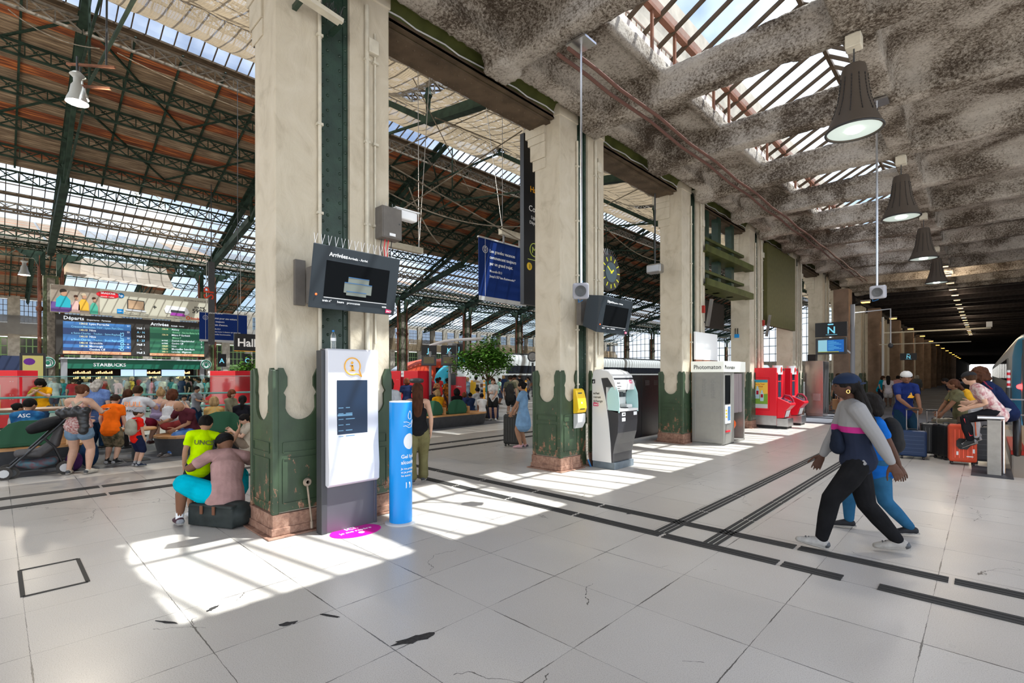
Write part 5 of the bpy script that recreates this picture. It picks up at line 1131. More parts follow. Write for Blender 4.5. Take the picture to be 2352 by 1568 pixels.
# green steel frame and olive board between later pillars
t = thing('steel_grid', 'open olive steel frame bolted between the third and fourth pillars', 'frame', (-5.75,13.75,0))
for z in (5.25,4.32): ob('rail', MB().box((.12,-.1,z), (.16,3.75,z+.17)).box((-.1,-.1,z-.02), (.16,3.75,z)), OLIVE, t)
for y in (.6,1.5,2.6): ob('upright', MB().box((-.35,y,4.3), (-.15,y+.22,6.6)), DGREEN, t)
for z in (4.3,4.75,5.25,5.7): ob('crosspiece', MB().box((-.5,0,z), (-.1,3.6,z+.08)), OLIVE, t)
ob('dark_board', MB().box((-.9,-.1,3.35), (-.8,3.7,4.2)), mat('dark_board', (.03,.024,.02), .6), t)
t = thing('olive_board', 'large plain olive sheet metal board between the fourth and fifth pillars', 'board', (-5.7,18.85,0)); ob('sheet', MB().box((0,0,3.55), (.12,3.55,6.45)), mat('olive_sheet', (.10,.095,.035), .55, noise=.15), t)
for k, y in ((2,13.9),(3,19.0)):
    t = thing('panel_antenna', 'slanted grey panel on the %s pillar above the %s' % (('third','photo booth') if k == 2 else ('fourth','red machines')), 'panel', (-5.66,y-.3,3.15)); ob('panel', MB().box((.05,0,0), (.12,.1,.75)).tf(Matrix.Rotation(.16, 4, 'Y')), DSTEEL, t); ob('bracket', MB().bar((0,.05,.1), (.1,.05,.12), .04), DARK, t); ob('red_box', MB().box((0,-.12,.35), (.06,-.03,.55)), mat('box_red', (.35,.04,.03)), t)
t = thing('blue_box', 'small bright blue box on the side of the fourth pillar', 'box', (-6.2,17.44,3.05)); ob('box', MB().box((0,0,0), (.14,.05,.12)), mat('sensor_blue', (.02,.25,.6)), t); ob('stalk', MB().box((.02,.0,.12), (.035,.03,.32)).box((.1,.0,.12), (.115,.03,.32)), BLACK, t)
# dark hanging camera at the third pillar top etc.
t = thing('flood_light', 'grey flood light hanging near the third pillar in the hall', 'lamp', onY(1505,618,12.0)); ob('housing', MB().box((-.2,-.12,-.12), (.2,.12,.12)), DSTEEL, t, bev=.04); ob('stem', MB().tube([(0,0,.1),(0,0,8)], .02, 6), DARK, t)

a_ = Vector(onX(690,-12,-5.45)); b_ = Vector(onX(786,52,-5.45)); t = thing('strip_light', 'cream strip light with bristly bird guard high on the nearest pillar', 'lamp', a_)
ob('housing', MB().bar((0,0,0), b_-a_, .10, .05), CREAM, t); ob('bracket', MB().bar((0,.05,.02), (-.28,.05,.02), .05).bar(b_-a_, b_-a_-Vector((.28,0,0)), .05), DGREEN, t); br_ = MB(); random.seed(4)
for i in range(60): p = (b_-a_)*random.uniform(.55,1)+Vector((-.05,0,.03)); br_.tube([p, p+Vector((random.uniform(-.06,.1),random.uniform(-.05,.05),random.uniform(.06,.14)))], .003, 4)
ob('bird_guard', br_, BLACK, t)
# ================= things in the hall =================
# departures / arrivals board with the advertising panel above
t = thing('departure_board', 'wide dark board of departures and arrivals in blue and green', 'departure board', (-49.6,3.1,3.35))
ob('casing', MB().box((-.3,0,0), (0,9.95,3.0)), mat('board_brown', (.05,.045,.04), .6), t, bev=.04)
def glow(n, c, e=.9): return mat(n, c, .4, emit=c, es=e)
dbl = glow('row_blue', (.035,.13,.32), .5); db2 = glow('row_navy', (.02,.045,.13), .5); gr1 = glow('row_green', (.03,.13,.07), .5); gr2 = glow('row_dkgreen', (.015,.075,.045), .5); sal = glow('row_salmon', (.75,.33,.18), .5); yl = glow('time_yellow', (.7,.62,.3), .6); wt = glow('row_white', (.75,.8,.85), .6); cy = glow('row_cyan2', (.2,.5,.7), .6)
X_ = (0,1,0); Z_ = (0,0,1)
def row(y0, y1, z0, z1, m_, n='row'): return ob(n, MB().box((0,y0,z0), (.02,y1,z1)), m_, t)
text('Départs', .36, wt, t, (.02,.42,2.64), X_, Z_, .012); text('Departures · Partenze', .16, wt, t, (.02,1.75,2.64), X_, Z_, .004)
deps = [('13h52','Lyon Perrache',dbl,1,'11'),('','Creusot-Montceau TGV · Lyon Part Dieu',dbl,0,''),('14h10','Nice',db2,1,'23'),('','e Saint-Charles · Toulon · Saint-Raphaël',db2,0,''),('14h10','Nice',dbl,1,'23'),('','e Saint-Charles · Toulon · Saint-Raphaël',dbl,0,''),('14h14','Grenoble',db2,1,'H'),('14h16','Montargis',dbl,1,'N'),('','Genève Cff',db2,1,'')]
z = 2.5
for i, (h_, n_, m_, b_, v_) in enumerate(deps):
    hh = .243; row(.4, 4.45, z-hh, z, m_)
    if h_: text(h_, .2, yl, t, (.022,1.3,z-.19), X_, Z_, .008)
    text(n_, .22 if b_ else .2, wt if b_ else cy, t, (.022,1.9 if b_ else .85,z-.19), X_, Z_, .006, sx=.92)
    if v_: text(v_, .17, wt, t, (.022,4.2,z-.18), X_, Z_, .006)
    z -= hh
row(.4, 4.45, .08, .29, sal); text('Les fortes températures impliquent qu', .17, mat('ink', (.1,.05,.03)), t, (.022,1.2,.13), X_, Z_)
text('départs', .5, cy, t, (.022,4.0,.35), (0,0,1), (0,-1,0), .0)
for i, s_ in enumerate(('Hall 1','A · N','Hall 2','5 · 23','Hall 3','via','Hall 2')): text(s_, .1 if s_ == 'via' else .23, cy if '·' in s_ else wt, t, (.02,5.1,2.18-i*.33), X_, Z_, .008, align='CENTER')
text('Arrivées', .36, wt, t, (.02,5.75,2.56), X_, Z_, .012); text('Arrivals · Arrivi', .15, wt, t, (.02,7.15,2.56), X_, Z_, .004)
arr = [('13h14','Annecy',gr1,'19'),('','Annecy · Aix-les-Bains le Revard',gr1,''),('13h14','Milano P Garibaldi',gr2,'19'),('','Milano P',gr2,''),('arrivé','Zuerich Hauptbahnhof',gr1,'7'),('arrivé','Genève Cff',gr2,'5'),('13h50','Nice',gr1,'21'),('13h54','Montpellier Saint-Roch',gr2,''),('14h13','Laroche - Migennes',gr1,'')]
z = 2.42
for i, (h_, n_, m_, v_) in enumerate(arr):
    hh = .235; row(5.7, 9.6, z-hh, z, m_)
    if h_: text(h_, .18, yl if h_[0] == '1' else wt, t, (.022,6.5,z-.18), X_, Z_, .008)
    text(n_, .2, wt if h_ else glow('row_lime', (.25,.6,.35), .6), t, (.022,7.2 if h_ else 7.25,z-.18), X_, Z_, .006, sx=.9)
    if v_: text(v_, .16, wt, t, (.022,9.35,z-.17), X_, Z_, .006)
    z -= hh
row(5.7, 9.6, .08, .27, sal); text('dant chacun de vos déplacements et à être atten', .15, mat('ink', (.1,.05,.03)), t, (.022,5.8,.12), X_, Z_)
# advertising panel
t = thing('advertising_panel', 'long cream advertising panel with laptop and printer above the departure board', 'advertising panel', (-49.4,2.8,6.45))
ob('panel', MB().box((-.2,0,0), (0,10.3,2.05)), mat('ad_cream', (.58,.54,.42), .5, noise=.06, nscale=.5), t, bev=.03)
AD = lambda n, m_, c_: ob(n, m_, c_, t)
AD('photo_background', MB().box((0,.02,.02), (.01,2.8,2.03)), mat('ad_beige', (.42,.34,.26), .5, noise=.3, nscale=1.5))
AD('printed_suitcase', MB().prism([(.02,.05),(1.0,.05),(1.25,.3),(1.2,.6),(.9,.75),(.02,.78)], (0,0,0), X_, Z_, .02), mat('ad_purple', (.14,.08,.25)))
for y, z0, w, c1, c2 in ((.7,.75,.42,(.03,.38,.45),(.03,.02,.015)),(1.85,.6,.3,(.75,.42,.05),(.55,.42,.28)),(1.4,.45,.24,(.7,.45,.4),(.06,.025,.015)),(2.45,.4,.24,(.08,.4,.28),(.05,.02,.012))):
    AD('printed_figure', MB().prism([(y-w,z0-.35),(y-w*.9,z0+.25),(y-w*.4,z0+.5),(y+w*.4,z0+.5),(y+w*.95,z0+.2),(y+w,z0-.35)], (.0,0,0), X_, Z_, .024), mat('ad_c%.2f%.2f' % (c1[0], y), c1)); AD('printed_face', MB().ell((.03,y+.05,z0+.68), (.01,w*.42,w*.5), 12, 8), mat('ad_skin', (.5,.27,.17))); AD('printed_hair', MB().ell((.028,y,z0+.85), (.012,w*.48,w*.38), 12, 8), mat('ad_h%.2f' % y, c2))
AD('badge', MB().ell((.02,3.3,1.62), (.015,.72,.27), 24, 10), RED); text('BRADERIE', .2, WTXT, t, (.04,2.85,1.66), X_, Z_, .02); text("pouvoir d'achat", .13, WTXT, t, (.04,2.85,1.42), X_, Z_, .01)
AD('disc', MB().ell((.02,4.1,1.65), (.015,.2,.2), 24, 10), mat('ad_blue', (.02,.18,.4))); text('hp', .26, WTXT, t, (.04,3.96,1.57), X_, Z_, .01)
AD('laptop_lid', MB().prism([(4.5,.62),(5.6,.58),(5.6,1.36),(4.5,1.42)], (0,0,0), X_, Z_, .03), BLACK); AD('laptop_picture', MB().prism([(4.55,.68),(5.55,.64),(5.55,1.3),(4.55,1.36)], (.03,0,0), X_, Z_, .006), mat('ad_sunset', (.55,.36,.22), .5, noise=.4, nscale=1)); AD('laptop_base', MB().prism([(4.4,.56),(4.5,.64),(5.6,.60),(5.75,.5),(5.7,.46),(4.42,.50)], (.0,0,0), X_, Z_, .035), LGREY)
AD('blue_tile', MB().box((0,3.85,.22), (.02,4.25,.58)), mat('ad_tile', (.01,.25,.6))); text('CORE', .11, WTXT, t, (.022,3.9,.36), X_, Z_, .01); text('+', .5, BLACK, t, (.01,6.15,.78), X_, Z_, .02)
AD('printer_body', MB().prism([(7.05,.55),(8.6,.5),(8.75,.72),(8.6,1.0),(8.5,1.12),(7.1,1.18),(6.95,.85)], (0,0,0), X_, Z_, .03), WHITE); AD('printer_slot', MB().prism([(7.4,.62),(8.4,.6),(8.4,.8),(7.4,.84)], (.03,0,0), X_, Z_, .005), DARK); AD('printer_sheet', MB().prism([(7.35,.38),(8.45,.34),(8.35,.58),(7.45,.62)], (.0,0,0), X_, Z_, .04), mat('ad_violet', (.35,.06,.35)))
text('808,99€', .24, BLACK, t, (.01,9.1,1.12), X_, Z_, .012); text('599€', .5, BLACK, t, (.01,8.95,.72), X_, Z_, .02); text('Du 12 juillet au 16 août 2023', .15, DARK, t, (.01,8.35,1.72), X_, Z_)
text('boulanger', .3, mat('ad_orange', (.75,.08,.02)), t, (.01,8.85,.15), X_, Z_, .015); AD('round_mark', MB().tube([(.02,8.65+.12*math.cos(a),.25+.12*math.sin(a)) for a in [i*PI/8 for i in range(17)]], .03, 6), mat('ad_orange', (.75,.08,.02)))
text("HP PC portable 17-CN0573NF équipé", .1, DARK, t, (.01,4.3,.28), X_, Z_); text("d'un processeur Intel Core i5 1155G7", .1, DARK, t, (.01,4.3,.14), X_, Z_); text('Imprimante DeskJet 2721e', .1, DARK, t, (.01,7.1,.16), X_, Z_)
# coffee kiosk
t = thing('coffee_kiosk', 'coffee kiosk with green STARBUCKS fascia and lit shelves', 'kiosk', (-48.5,3.5,0))
SG = mat('kiosk_green', (.005,.13,.075), .45); ob('fascia', MB().box((.0,.15,2.3), (.12,8.6,3.0)), SG, t); ob('roof', MB().box((-3,-.2,3.0), (.25,9.1,3.1)), LGREY, t); ob('post', MB().box((-.1,-.2,0), (.15,.15,3.0)), GREY, t); ob('post', MB().box((-.1,8.6,0), (.15,8.9,3.0)), GREY, t); ob('back_wall', MB().box((-3,0,0), (-2.8,8.8,3.0)), mat('kiosk_dark', (.025,.02,.018), .7), t); ob('counter', MB().box((-.6,.3,0), (-.1,8.5,1.05)), mat('kiosk_dark', (.025,.02,.018)), t)
text('STARBUCKS', .36, WTXT, t, (.125,1.6,2.48), X_, Z_, .02)
warm = glow('shelf_glow', (.9,.55,.25), 1.6); 
for y, z0 in ((.5,1.9),(.5,1.5),(1.8,1.9),(1.8,1.5),(4.9,1.9),(7.0,1.9),(7.0,1.5),(5.0,1.5)):
    sh_ = ob('shelf', MB().box((-.9,y,z0), (-.6,y+1.1,z0+.03)), DARK, t); it = MB()
    for i in range(9): it.box((-.85,y+.05+i*.115,z0+.03), (-.75,y+.12+i*.115,z0+.13+.05*(i % 3)))
    ob('goods', it, warm, sh_)
for y in (3.3,4.15,5.95,6.75): ob('menu_screen', MB().box((-.35,y,1.75), (-.3,y+.8,2.25)), glow('menu_blue', (.42,.58,.85), 1.0), t)
for y, lb in ((-.9,'left of the coffee kiosk'), (9.0,'right of the coffee kiosk')):
    s_ = thing('round_logo_sign', 'round green and white coffee logo sign '+lb, 'sign', (-48.3,3.5+y,2.72)); s_['group'] = 'round logo signs of the coffee kiosk'
    ob('disc', MB().lathe([(.001,0),(.4,0),(.4,.1),(.001,.1)], (0,0,0), 28).tf(Matrix.Rotation(PI/2, 4, 'Y')), WHITE, s_); ob('ring', MB().tube([(.1,.33*math.cos(a),.33*math.sin(a)) for a in [i*PI/12 for i in range(25)]], .05, 6, False), SG, s_)
    ob('emblem', MB().ell((.1,0,-.02), (.02,.12,.16), 12, 8).tube([(.1,-.2,-.15),(.1,-.16,.12),(.1,0,.24),(.1,.16,.12),(.1,.2,-.15)], .03, 6), SG, s_); ob('hanger', MB().box((-.3,-.05,-2.72), (-.2,.05,-.1)), BLACK, s_)
# black hall sign, side tower, blue banners
t = thing('hall_sign', 'black hanging sign reading Hall with an orange underline', 'sign', (-30,9.14,3.13)); ob('board', MB().box((-.1,0,.03), (0,1.9,.98)), mat('sign_black', (.012,.013,.016)), t); ob('underline', MB().box((-.02,.0,0), (.01,1.9,.03)), ORA, t); text('Hall', .62, WTXT, t, (.01,.15,.28), X_, Z_, .02, sx=1.0); ob('hanger', MB().tube([(-.05,.2,.98),(-.05,.2,15)], .02, 6).tube([(-.05,1.7,.98),(-.05,1.7,15)], .02, 6), DARK, t)
t = thing('totem_banner', 'tall narrow dark banner with red lettering beside the advertising panel', 'banner', (-40,10.52,4.0)); ob('board', MB().box((-.1,0,0), (.0,.4,5.9)).box((-.9,.36,0), (-.1,.4,5.9)), CHAR, t); text('SP', .9, mat('banner_red', (.6,.06,.03)), t, (.01,.32,3.2), (0,0,1), (0,-1,0), .01); text('places à partir', .16, WTXT, t, (.01,.02,2.2), X_, Z_); ob('hanger', MB().tube([(-.05,.2,5.9),(-.05,.2,12)], .03, 6), DARK, t)
def banner(label, X, y, z, w, h, lines, small, foot, size, group=None):
    t = thing('hanging_banner', label, 'banner', (X,y,z)); b_ = mat('banner_blue', (.008,.03,.16), .55)
    ob('sheet', MB().box((-.03,0,0), (0,w,h)), b_, t); ob('top_rail', MB().box((-.05,-.03,h), (.02,w+.03,h+.05)), LGREY, t); ob('foot_strip', MB().box((-.028,0,0), (.004,w,h*.07)), LGREY, t); ob('rule', MB().box((0,w*.12,h*.08), (.004,w*.125,h)), WTXT, t)
    for i, s_ in enumerate(lines): text(s_, size, WTXT, t, (.003,w*.21,h*.80-i*size*1.35), X_, Z_, .012, sx=.93)
    for i, s_ in enumerate(small): text(s_, size*.72, WTXT, t, (.003,w*.21,h*.80-len(lines)*size*1.35-size*.2-i*size*1.1), X_, Z_, .008, sx=.93)
    ob('emblem_ring', MB().tube([(.006,w*.12+w*.05*math.cos(a),h*.83+w*.05*math.sin(a)) for a in [i*PI/12 for i in range(25)]], .008, 5, False), WTXT, t); ob('emblem_disc', MB().ell((.0,w*.12,h*.83), (.005,w*.047,w*.047), 16, 6), b_, t); s = w*.032; em = MB(); c_ = (w*.12, h*.83)
    for a, b2 in (((-1,.8),(-.4,-1)),((-.4,-1),(0,.1)),((0,.1),(.4,-1)),((.4,-1),(1,.8)),((-.45,1.2),(0,.2)),((0,.2),(.45,1.2))): em.bar((.008,c_[0]+a[0]*s,c_[1]+a[1]*s), (.008,c_[0]+b2[0]*s,c_[1]+b2[1]*s), .004, .012)
    ob('emblem', em, WTXT, t); return t
t = banner('blue banner reading Les grandes vacances hung between two pillars', -12, 10.97, 4.26, 2.3, 2.05, ['Les grandes vacances','commencent toujours','par un grand trajet.'], ["Nouvelle ID.3","Jusqu'à 557 km d'autonomie.*"], 1, .155)
ob('winch_beam', MB().box((-.1,1.0,2.35), (.08,2.1,2.55)), CREAM, t); ob('hanger', MB().bar((0,1.15,2.05), (0,1.15,2.4), .05).bar((0,1.95,2.05), (0,1.95,2.4), .05), GREY, t); ob('wire', MB().tube([(0,1.1,2.5),(-.6,.3,10)], .012, 5).tube([(0,1.1,2.5),(0,1.1,10)], .012, 5).tube([(0,2,2.5),(0,2.4,10)], .012, 5).tube([(0,2,2.5),(0,3.2,10)], .012, 5), DSTEEL, t)
t = thing('winch_beam', 'bare cream winch beam hanging on wires left of the blue banner', 'beam', (-12,7.35,5.35)); ob('beam', MB().box((-.1,0,0), (.08,1.35,.17)), CREAM, t, bev=.01); ob('wire', MB().tube([(0,.1,.1),(-.5,-.5,9)], .012, 5).tube([(0,.1,.1),(0,.1,9)], .012, 5).tube([(0,1.25,.1),(0,1.2,9)], .012, 5).tube([(0,1.25,.1),(0,1.9,9)], .012, 5), DSTEEL, t)
t = banner('partly hidden blue banner with white text behind the tall dark banner', -45, 11.2, 4.5, 3.5, 2.3, ['Adoptez pour une voiture','qui a toujours','un train d\'avance.'], ['Nouvelle ID.3','Des mises à jour à distance qui apportent','de nouvelles fonctionnalités.'], 1, .2); ob('wire', MB().tube([(0,.5,2.3),(0,.5,11)], .02, 5).tube([(0,3,2.3),(0,3,11)], .02, 5), DSTEEL, t)
t = thing('wayfinding_totem', 'tall black wayfinding banner with metro M beside the second pillar', 'sign', (-8,8.77,3.5)); ob('board', MB().box((-.12,0,0), (0,1.3,4.1)), mat('sign_black', (.012,.013,.016)), t); text('Correspondances', .2, WTXT, t, (.005,.17,2.28), X_, Z_, .004); text('Lignes', .11, WTXT, t, (.005,.26,2.1), X_, Z_); text('Départs', .11, WTXT, t, (.005,.2,1.97), X_, Z_)
LM = mat('lime_print', (.55,.65,.15), .5); ob('metro_ring', MB().tube([(.01,.37+.16*math.cos(a),1.35+.16*math.sin(a)) for a in [i*PI/12 for i in range(25)]], .012, 5, False), LM, t); text('M', .22, LM, t, (.005,.285,1.27), X_, Z_, .01); ob('metro_rule', MB().bar((.008,.13,1.1), (.008,1.2,1.1), .01, .015), LM, t); ob('line_disc', MB().ell((.0,.2,.93), (.01,.095,.095), 20, 8), YEL, t); text('1', .15, BLACK, t, (.012,.165,.875), X_, Z_, .008); text('Hall 2', .2, ORA, t, (.005,.22,2.75), X_, Z_, .01)
ob('hanger', MB().tube([(-.06,.2,4.1),(-.06,.2,5.4)], .02, 6).tube([(-.06,1.1,4.1),(-.06,1.1,5.4)], .02, 6), DARK, t)
# J and K screens
for px, ch in ((985,'J'),(1030,'K')):
    x, y, z = atd(px, 812, 21); t = thing('platform_sign', 'tilted black platform %s sign over a small screen' % ch, 'platform sign', (x,y,2.2)); t.rotation_euler = (0,0,.85)
    tl_ = Matrix.Rotation(.0, 4, 'Y') @ Matrix.Rotation(-.25, 4, 'X')
    ob('top_panel', MB().box((-.32,-.03,.46), (.32,.03,.88)).tf(tl_), mat('sign_black', (.012,.013,.016)), t); o = text(ch, .3, CYAN, t, (-.07,-.035,.55), (1,0,0), (0,0,1), .01); o.data.transform(tl_); ob('monitor', MB().box((-.31,-.05,.0), (.31,.05,.42)).tf(tl_), DARK, t); ob('display', MB().box((-.22,-.055,.07), (.22,-.05,.36)).tf(tl_), mat('brown_display', (.12,.10,.06), .3), t); ob('underline', MB().box((-.1,-.036,.51), (.12,-.03,.52)).tf(tl_), CYAN, t); ob('pole', MB().tube([(.05,.1,-2.2),(.05,.1,.6)], .06, 10), GREY, t, smooth=True)
x, y, z = atd(1056, 790, 24); t = thing('platform_sign', 'narrow black sign showing J above K on a grey column', 'platform sign', (x,y,2.35)); t.rotation_euler = (0,0,.8); ob('board', MB().box((-.15,-.03,0), (.15,.03,.95)), mat('sign_black', (.012,.013,.016)), t); text('J', .3, CYAN, t, (-.07,-.035,.6), (1,0,0), (0,0,1), .01); text('K', .3, CYAN, t, (-.09,-.035,.1), (1,0,0), (0,0,1), .01)
t = thing('grey_mast', 'thick grey steel mast with a curved top arm behind the J and K signs', 'mast', atd(1040,862,23.5)[:2]+(0,)); ob('mast', MB().box((-.16,-.16,0), (.16,.16,3.3)), GREY, t, bev=.03); ob('arm', MB().tube([(-1.0,-.6,3.2),(-.4,-.2,3.4),(0,0,3.45),(1.3,.8,3.5)], .07, 8), LGREY, t, smooth=True)
for px, ch, X in ((508,'A',-43),(566,'C',-41)):
    p = onX(px-8, 838, X); t = thing('platform_sign', 'small distant black platform %s sign' % ch, 'platform sign', (X,p[1],p[2]-.1)); ob('board', MB().box((-.05,0,0), (0,.6,1.0)), mat('sign_black', (.012,.013,.016)), t); text(ch, .5, CYAN, t, (.01,.12,.3), X_, Z_, .015); ob('pole', MB().tube([(-.05,.3,-p[2]+.1),(-.05,.3,0)], .06, 8), GREY, t)
# benches: boat-shaped grey base, wooden rim, green shell seats
def bench(label, loc, rz, L_, seats, lo_=1):
    t = thing('bench', label, 'bench', loc, rz, 'curved station benches'); W_ = .62; n = 18
    def outl(w, l): return [(w*math.cos(a)*(abs(math.cos(a))**-.35 if abs(math.cos(a)) > .02 else 1), l*math.sin(a)) for a in [2*PI*i/n for i in range(n)]]
    def capsule(w, l): return [(w*math.cos(a), (l-w)*(1 if math.sin(a) >= 0 else -1)+w*math.sin(a)) for a in [2*PI*i/24 for i in range(24)]]
    a_ = capsule(W_*.78, L_/2-.08); b_ = capsule(W_, L_/2); N_ = 24
    m = MB(); m.add([(x,y+L_/2,0) for x, y in a_]+[(x,y+L_/2,.40) for x, y in b_], [(i,(i+1) % N_,(i+1) % N_+N_,i+N_) for i in range(N_)]+[tuple(range(N_,2*N_))]); ob('base', m, CHAR, t, smooth=True)
    r = MB().prism(b_, (0,L_/2,.40), (1,0,0), (0,1,0), .045); ob('rim', r, WOOD, t)
    for y, s in seats:
        bk = MB(); pr = [(-.42,0),(-.44,.10),(-.40,.26),(-.28,.39),(-.12,.44),(.12,.44),(.28,.39),(.40,.26),(.44,.10),(.42,0)]
        bk.prism(pr, (s*.42,y,.50), (0,1,0), (-s*.10,0,1), .03); st = ob('seat_shell', bk, BGREEN, t, bev=.008)
        ob('seat_pad', MB().box((-s*.05,y-.4,.45), (s*.45,y+.4,.52)), BGREEN, st, bev=.02); ob('arm_block', MB().box((s*.25,y+.44,.445), (s*.5,y+.52,.70)), WOOD, t, bev=.01)
    return t
bench('dark bench with green seats at the left edge, behind the pushchair', (-13.6,-5.2,0), 0, 6.6, [(.9,1),(2.0,1),(3.2,1),(4.5,1),(5.65,1)])
bench('dark bench with green seats behind the seated pair by the first pillar', (-13.42,2.45,0), math.radians(0), 4.3, [(1.25,1),(2.35,1),(3.4,1)])
bench('dark bench with two empty green seats in front of the tree', (-13.55,7.1,0), math.radians(2), 5.6, [(2.9,1),(4.0,1)])
# tables
t = thing('high_table', 'high wooden table on black legs where people sit on stools', 'table', (-15.6,1.0,0)); ob('table_top', MB().box((-.45,-1.6,1.0), (.45,1.7,1.06)), mat('table_oak', (.23,.12,.06), .4, noise=.3), t, bev=.01)
for y in (-1.2,1.3): ob('leg', MB().box((-.12,y-.08,0), (.12,y+.08,1.0)), BLACK, t); ob('foot', MB().box((-.35,y-.2,0), (.35,y+.2,.03)), BLACK, t)
t = thing('small_table', 'small round wooden table beside the man in the maroon shirt', 'table', (-13.0,2.08,0)); ob('table_top', MB().lathe([(.33,.64),(.35,.66),(.33,.69)], (0,0,0), 24), WOOD, t, smooth=True); ob('leg', MB().box((-.08,-.08,0), (.08,.08,.64)), BLACK, t); ob('foot', MB().box((-.2,-.2,0), (.2,.2,.02)), BLACK, t)
tag(ob('drink_can', MB().lathe([(.025,0),(.033,.01),(.033,.12),(.026,.135)], (0,0,0), 14), mat('can_green', (.03,.2,.1), .3), loc=(-12.9,1.98,.69), smooth=True), 'green drink can on the small round table', 'can')
# glass guard rail across the hall
t = thing('glass_barrier', 'tall glass guard rail with teal handrails behind the benches', 'barrier', (-19.5,-4,0))
for k in range(11):
    y = k*1.5; ob('glass_pane', MB().box((0,y+.03,.12), (.02,y+1.47,1.75)), glass_mat('barrier_glass', (.78,.92,.88), .12) if 'barrier_glass' not in MATS else MATS['barrier_glass'], t); ob('post', MB().box((-.04,y-.02,0), (.04,y+.02,1.2)), DSTEEL, t)
TE = mat('teal_rail', (.12,.33,.30), .35)
for z in (1.18,.75): ob('handrail', MB().tube([(.08,0,z),(.08,16.5,z)], .03, 8), TE, t)
ob('top_rail', MB().tube([(0,0,1.77),(0,16.5,1.77)], .012, 6), TE, t)
# red vending machines seen from behind
def redback(label, loc, rz, poster=False, w=1.15):
    t = thing('vending_machine', label, 'vending machine', loc, rz, 'red vending machines in the hall'); ob('cabinet', MB().box((-w/2,-.02,.06), (w/2,.9,1.97)), RED, t, bev=.01); ob('base', MB().box((-w/2+.03,0,0), (w/2-.03,.85,.06)), BLACK, t); b_ = MB()
    for x in (-w/2+.12,-w/2+.2,w/2-.2,w/2-.12):
        for z in (.35,1.0,1.15,1.6): b_.ell((x,-.02,z), (.012,.006,.012), 8, 5)
    ob('bolts', b_, STEEL, t)
    ob('counter', MB().prism([(0,.2),(-.3,.3),(-.38,.75),(-.3,.9),(0,1.05)], (-w/2,.05,0), (1,0,0), (0,0,1), -.6).tf(Matrix.Identity(4)), RED, t, bev=.01); ob('window', MB().box((-w/2-.12,.1,1.05), (-w/2-.02,.5,1.75)), mat('machine_window', (.03,.04,.07)), t); ob('header', MB().lathe([(.22,1.72),(.22,1.97)], (-w/2-.12,.3,0), 20), WHITE, t, smooth=True); text('selecta', .1, DARK, t, (-w/2-.25,.085,1.82), (1,0,0), (0,0,1), .01)
    if poster: ob('poster', MB().box((-.5,-.03,.5), (.0,-.02,1.5)), mat('poster_yellow', (.85,.50,.06)), t); ob('poster_top', MB().box((-.5,-.035,.95), (.0,-.03,1.5)), mat('poster_lblue', (.1,.4,.6)), t)
    return t
fr_ = lambda px, t_: atd(px, 860, t_)[:2]+(0,)
redback('red machine with a blue poster at the left edge of the hall', fr_(2,16.4), .95, True, .95); redback('red machine back seen between the kiosk crowd and the first pillar', fr_(512,19.5), .52, False, 1.2); redback('red machine back just right of the first pillar', fr_(893,21.5), .3, False, 1.3); redback('red machine back right of the curly haired traveller', fr_(944,20.6), .3, False, .72)
# yellow validator, white TVM, red ticket kiosk in the hall
t = thing('ticket_kiosk', 'slim red ticket kiosk with a dark screen in the hall', 'ticket machine', fr_(1048,22)); t.rotation_euler.z = .8; ob('body', MB().box((-.1,0,0), (.42,.4,1.72)), RED, t, bev=.01); ob('wing', MB().box((-.36,.05,0), (-.1,.4,1.5)), RED, t); ob('display', MB().box((-.36,-.03,1.35), (-.02,.05,1.85)), DARK, t); text('billets', .1, WTXT, t, (0,-.004,1.25), (1,0,0), (0,0,1), .01); logo(t, (.05,-.004,1.05), (1,0,0), (0,0,1), .07)
t = thing('ticket_validator', 'yellow ticket validator post behind the bench in the hall', 'validator', fr_(1086,24)); t.rotation_euler.z = .8; ob('head', MB().box((-.12,-.08,.85), (.15,.12,1.45)), YEL, t, bev=.03); ob('post', MB().box((-.1,-.05,0), (.1,.08,.86)), LGREY, t)
t = thing('gate_reader', 'white gate reader next to the yellow validator post', 'ticket gate', fr_(1096,24.4)); t.rotation_euler.z = .8; ob('body', MB().box((-.15,-.1,0), (.15,.12,1.4)), WHITE, t, bev=.02); ob('display', MB().box((-.08,-.11,1.15), (.08,-.1,1.32)), DARK, t)
t = thing('track_barrier', 'long low platform barrier with brown boards in front of the white train', 'barrier', (-26.5,21.5,0)); 
for k in range(8): ob('board', MB().box((0,k*1.9,.9), (.08,k*1.9+1.7,1.15)), mat('barrier_brown', (.16,.08,.05), .6), t); ob('post', MB().box((0,k*1.9+1.72,0), (.08,k*1.9+1.8,1.2)), GREY, t)
ob('rail', MB().bar((0.04,0,.5), (0.04,15,.5), .04).bar((0.04,0,.2), (0.04,15,.2), .04), LGREY, t)
for px in (1084,1112,1208): 
    t = thing('striped_post', 'orange and white striped post near the white train, %s' % {1084:'left one',1112:'middle one',1208:'right one'}[px], 'post', fr_(px,27)); t['group'] = 'striped posts by the platforms'; ob('post', MB().tube([(0,0,0),(0,0,1.5)], .06, 10), ORA, t); ob('band', MB().lathe([(.062,1.1),(.062,1.2)], (0,0,0), 10).lathe([(.062,1.3),(.062,1.4)], (0,0,0), 10), WHITE, t)
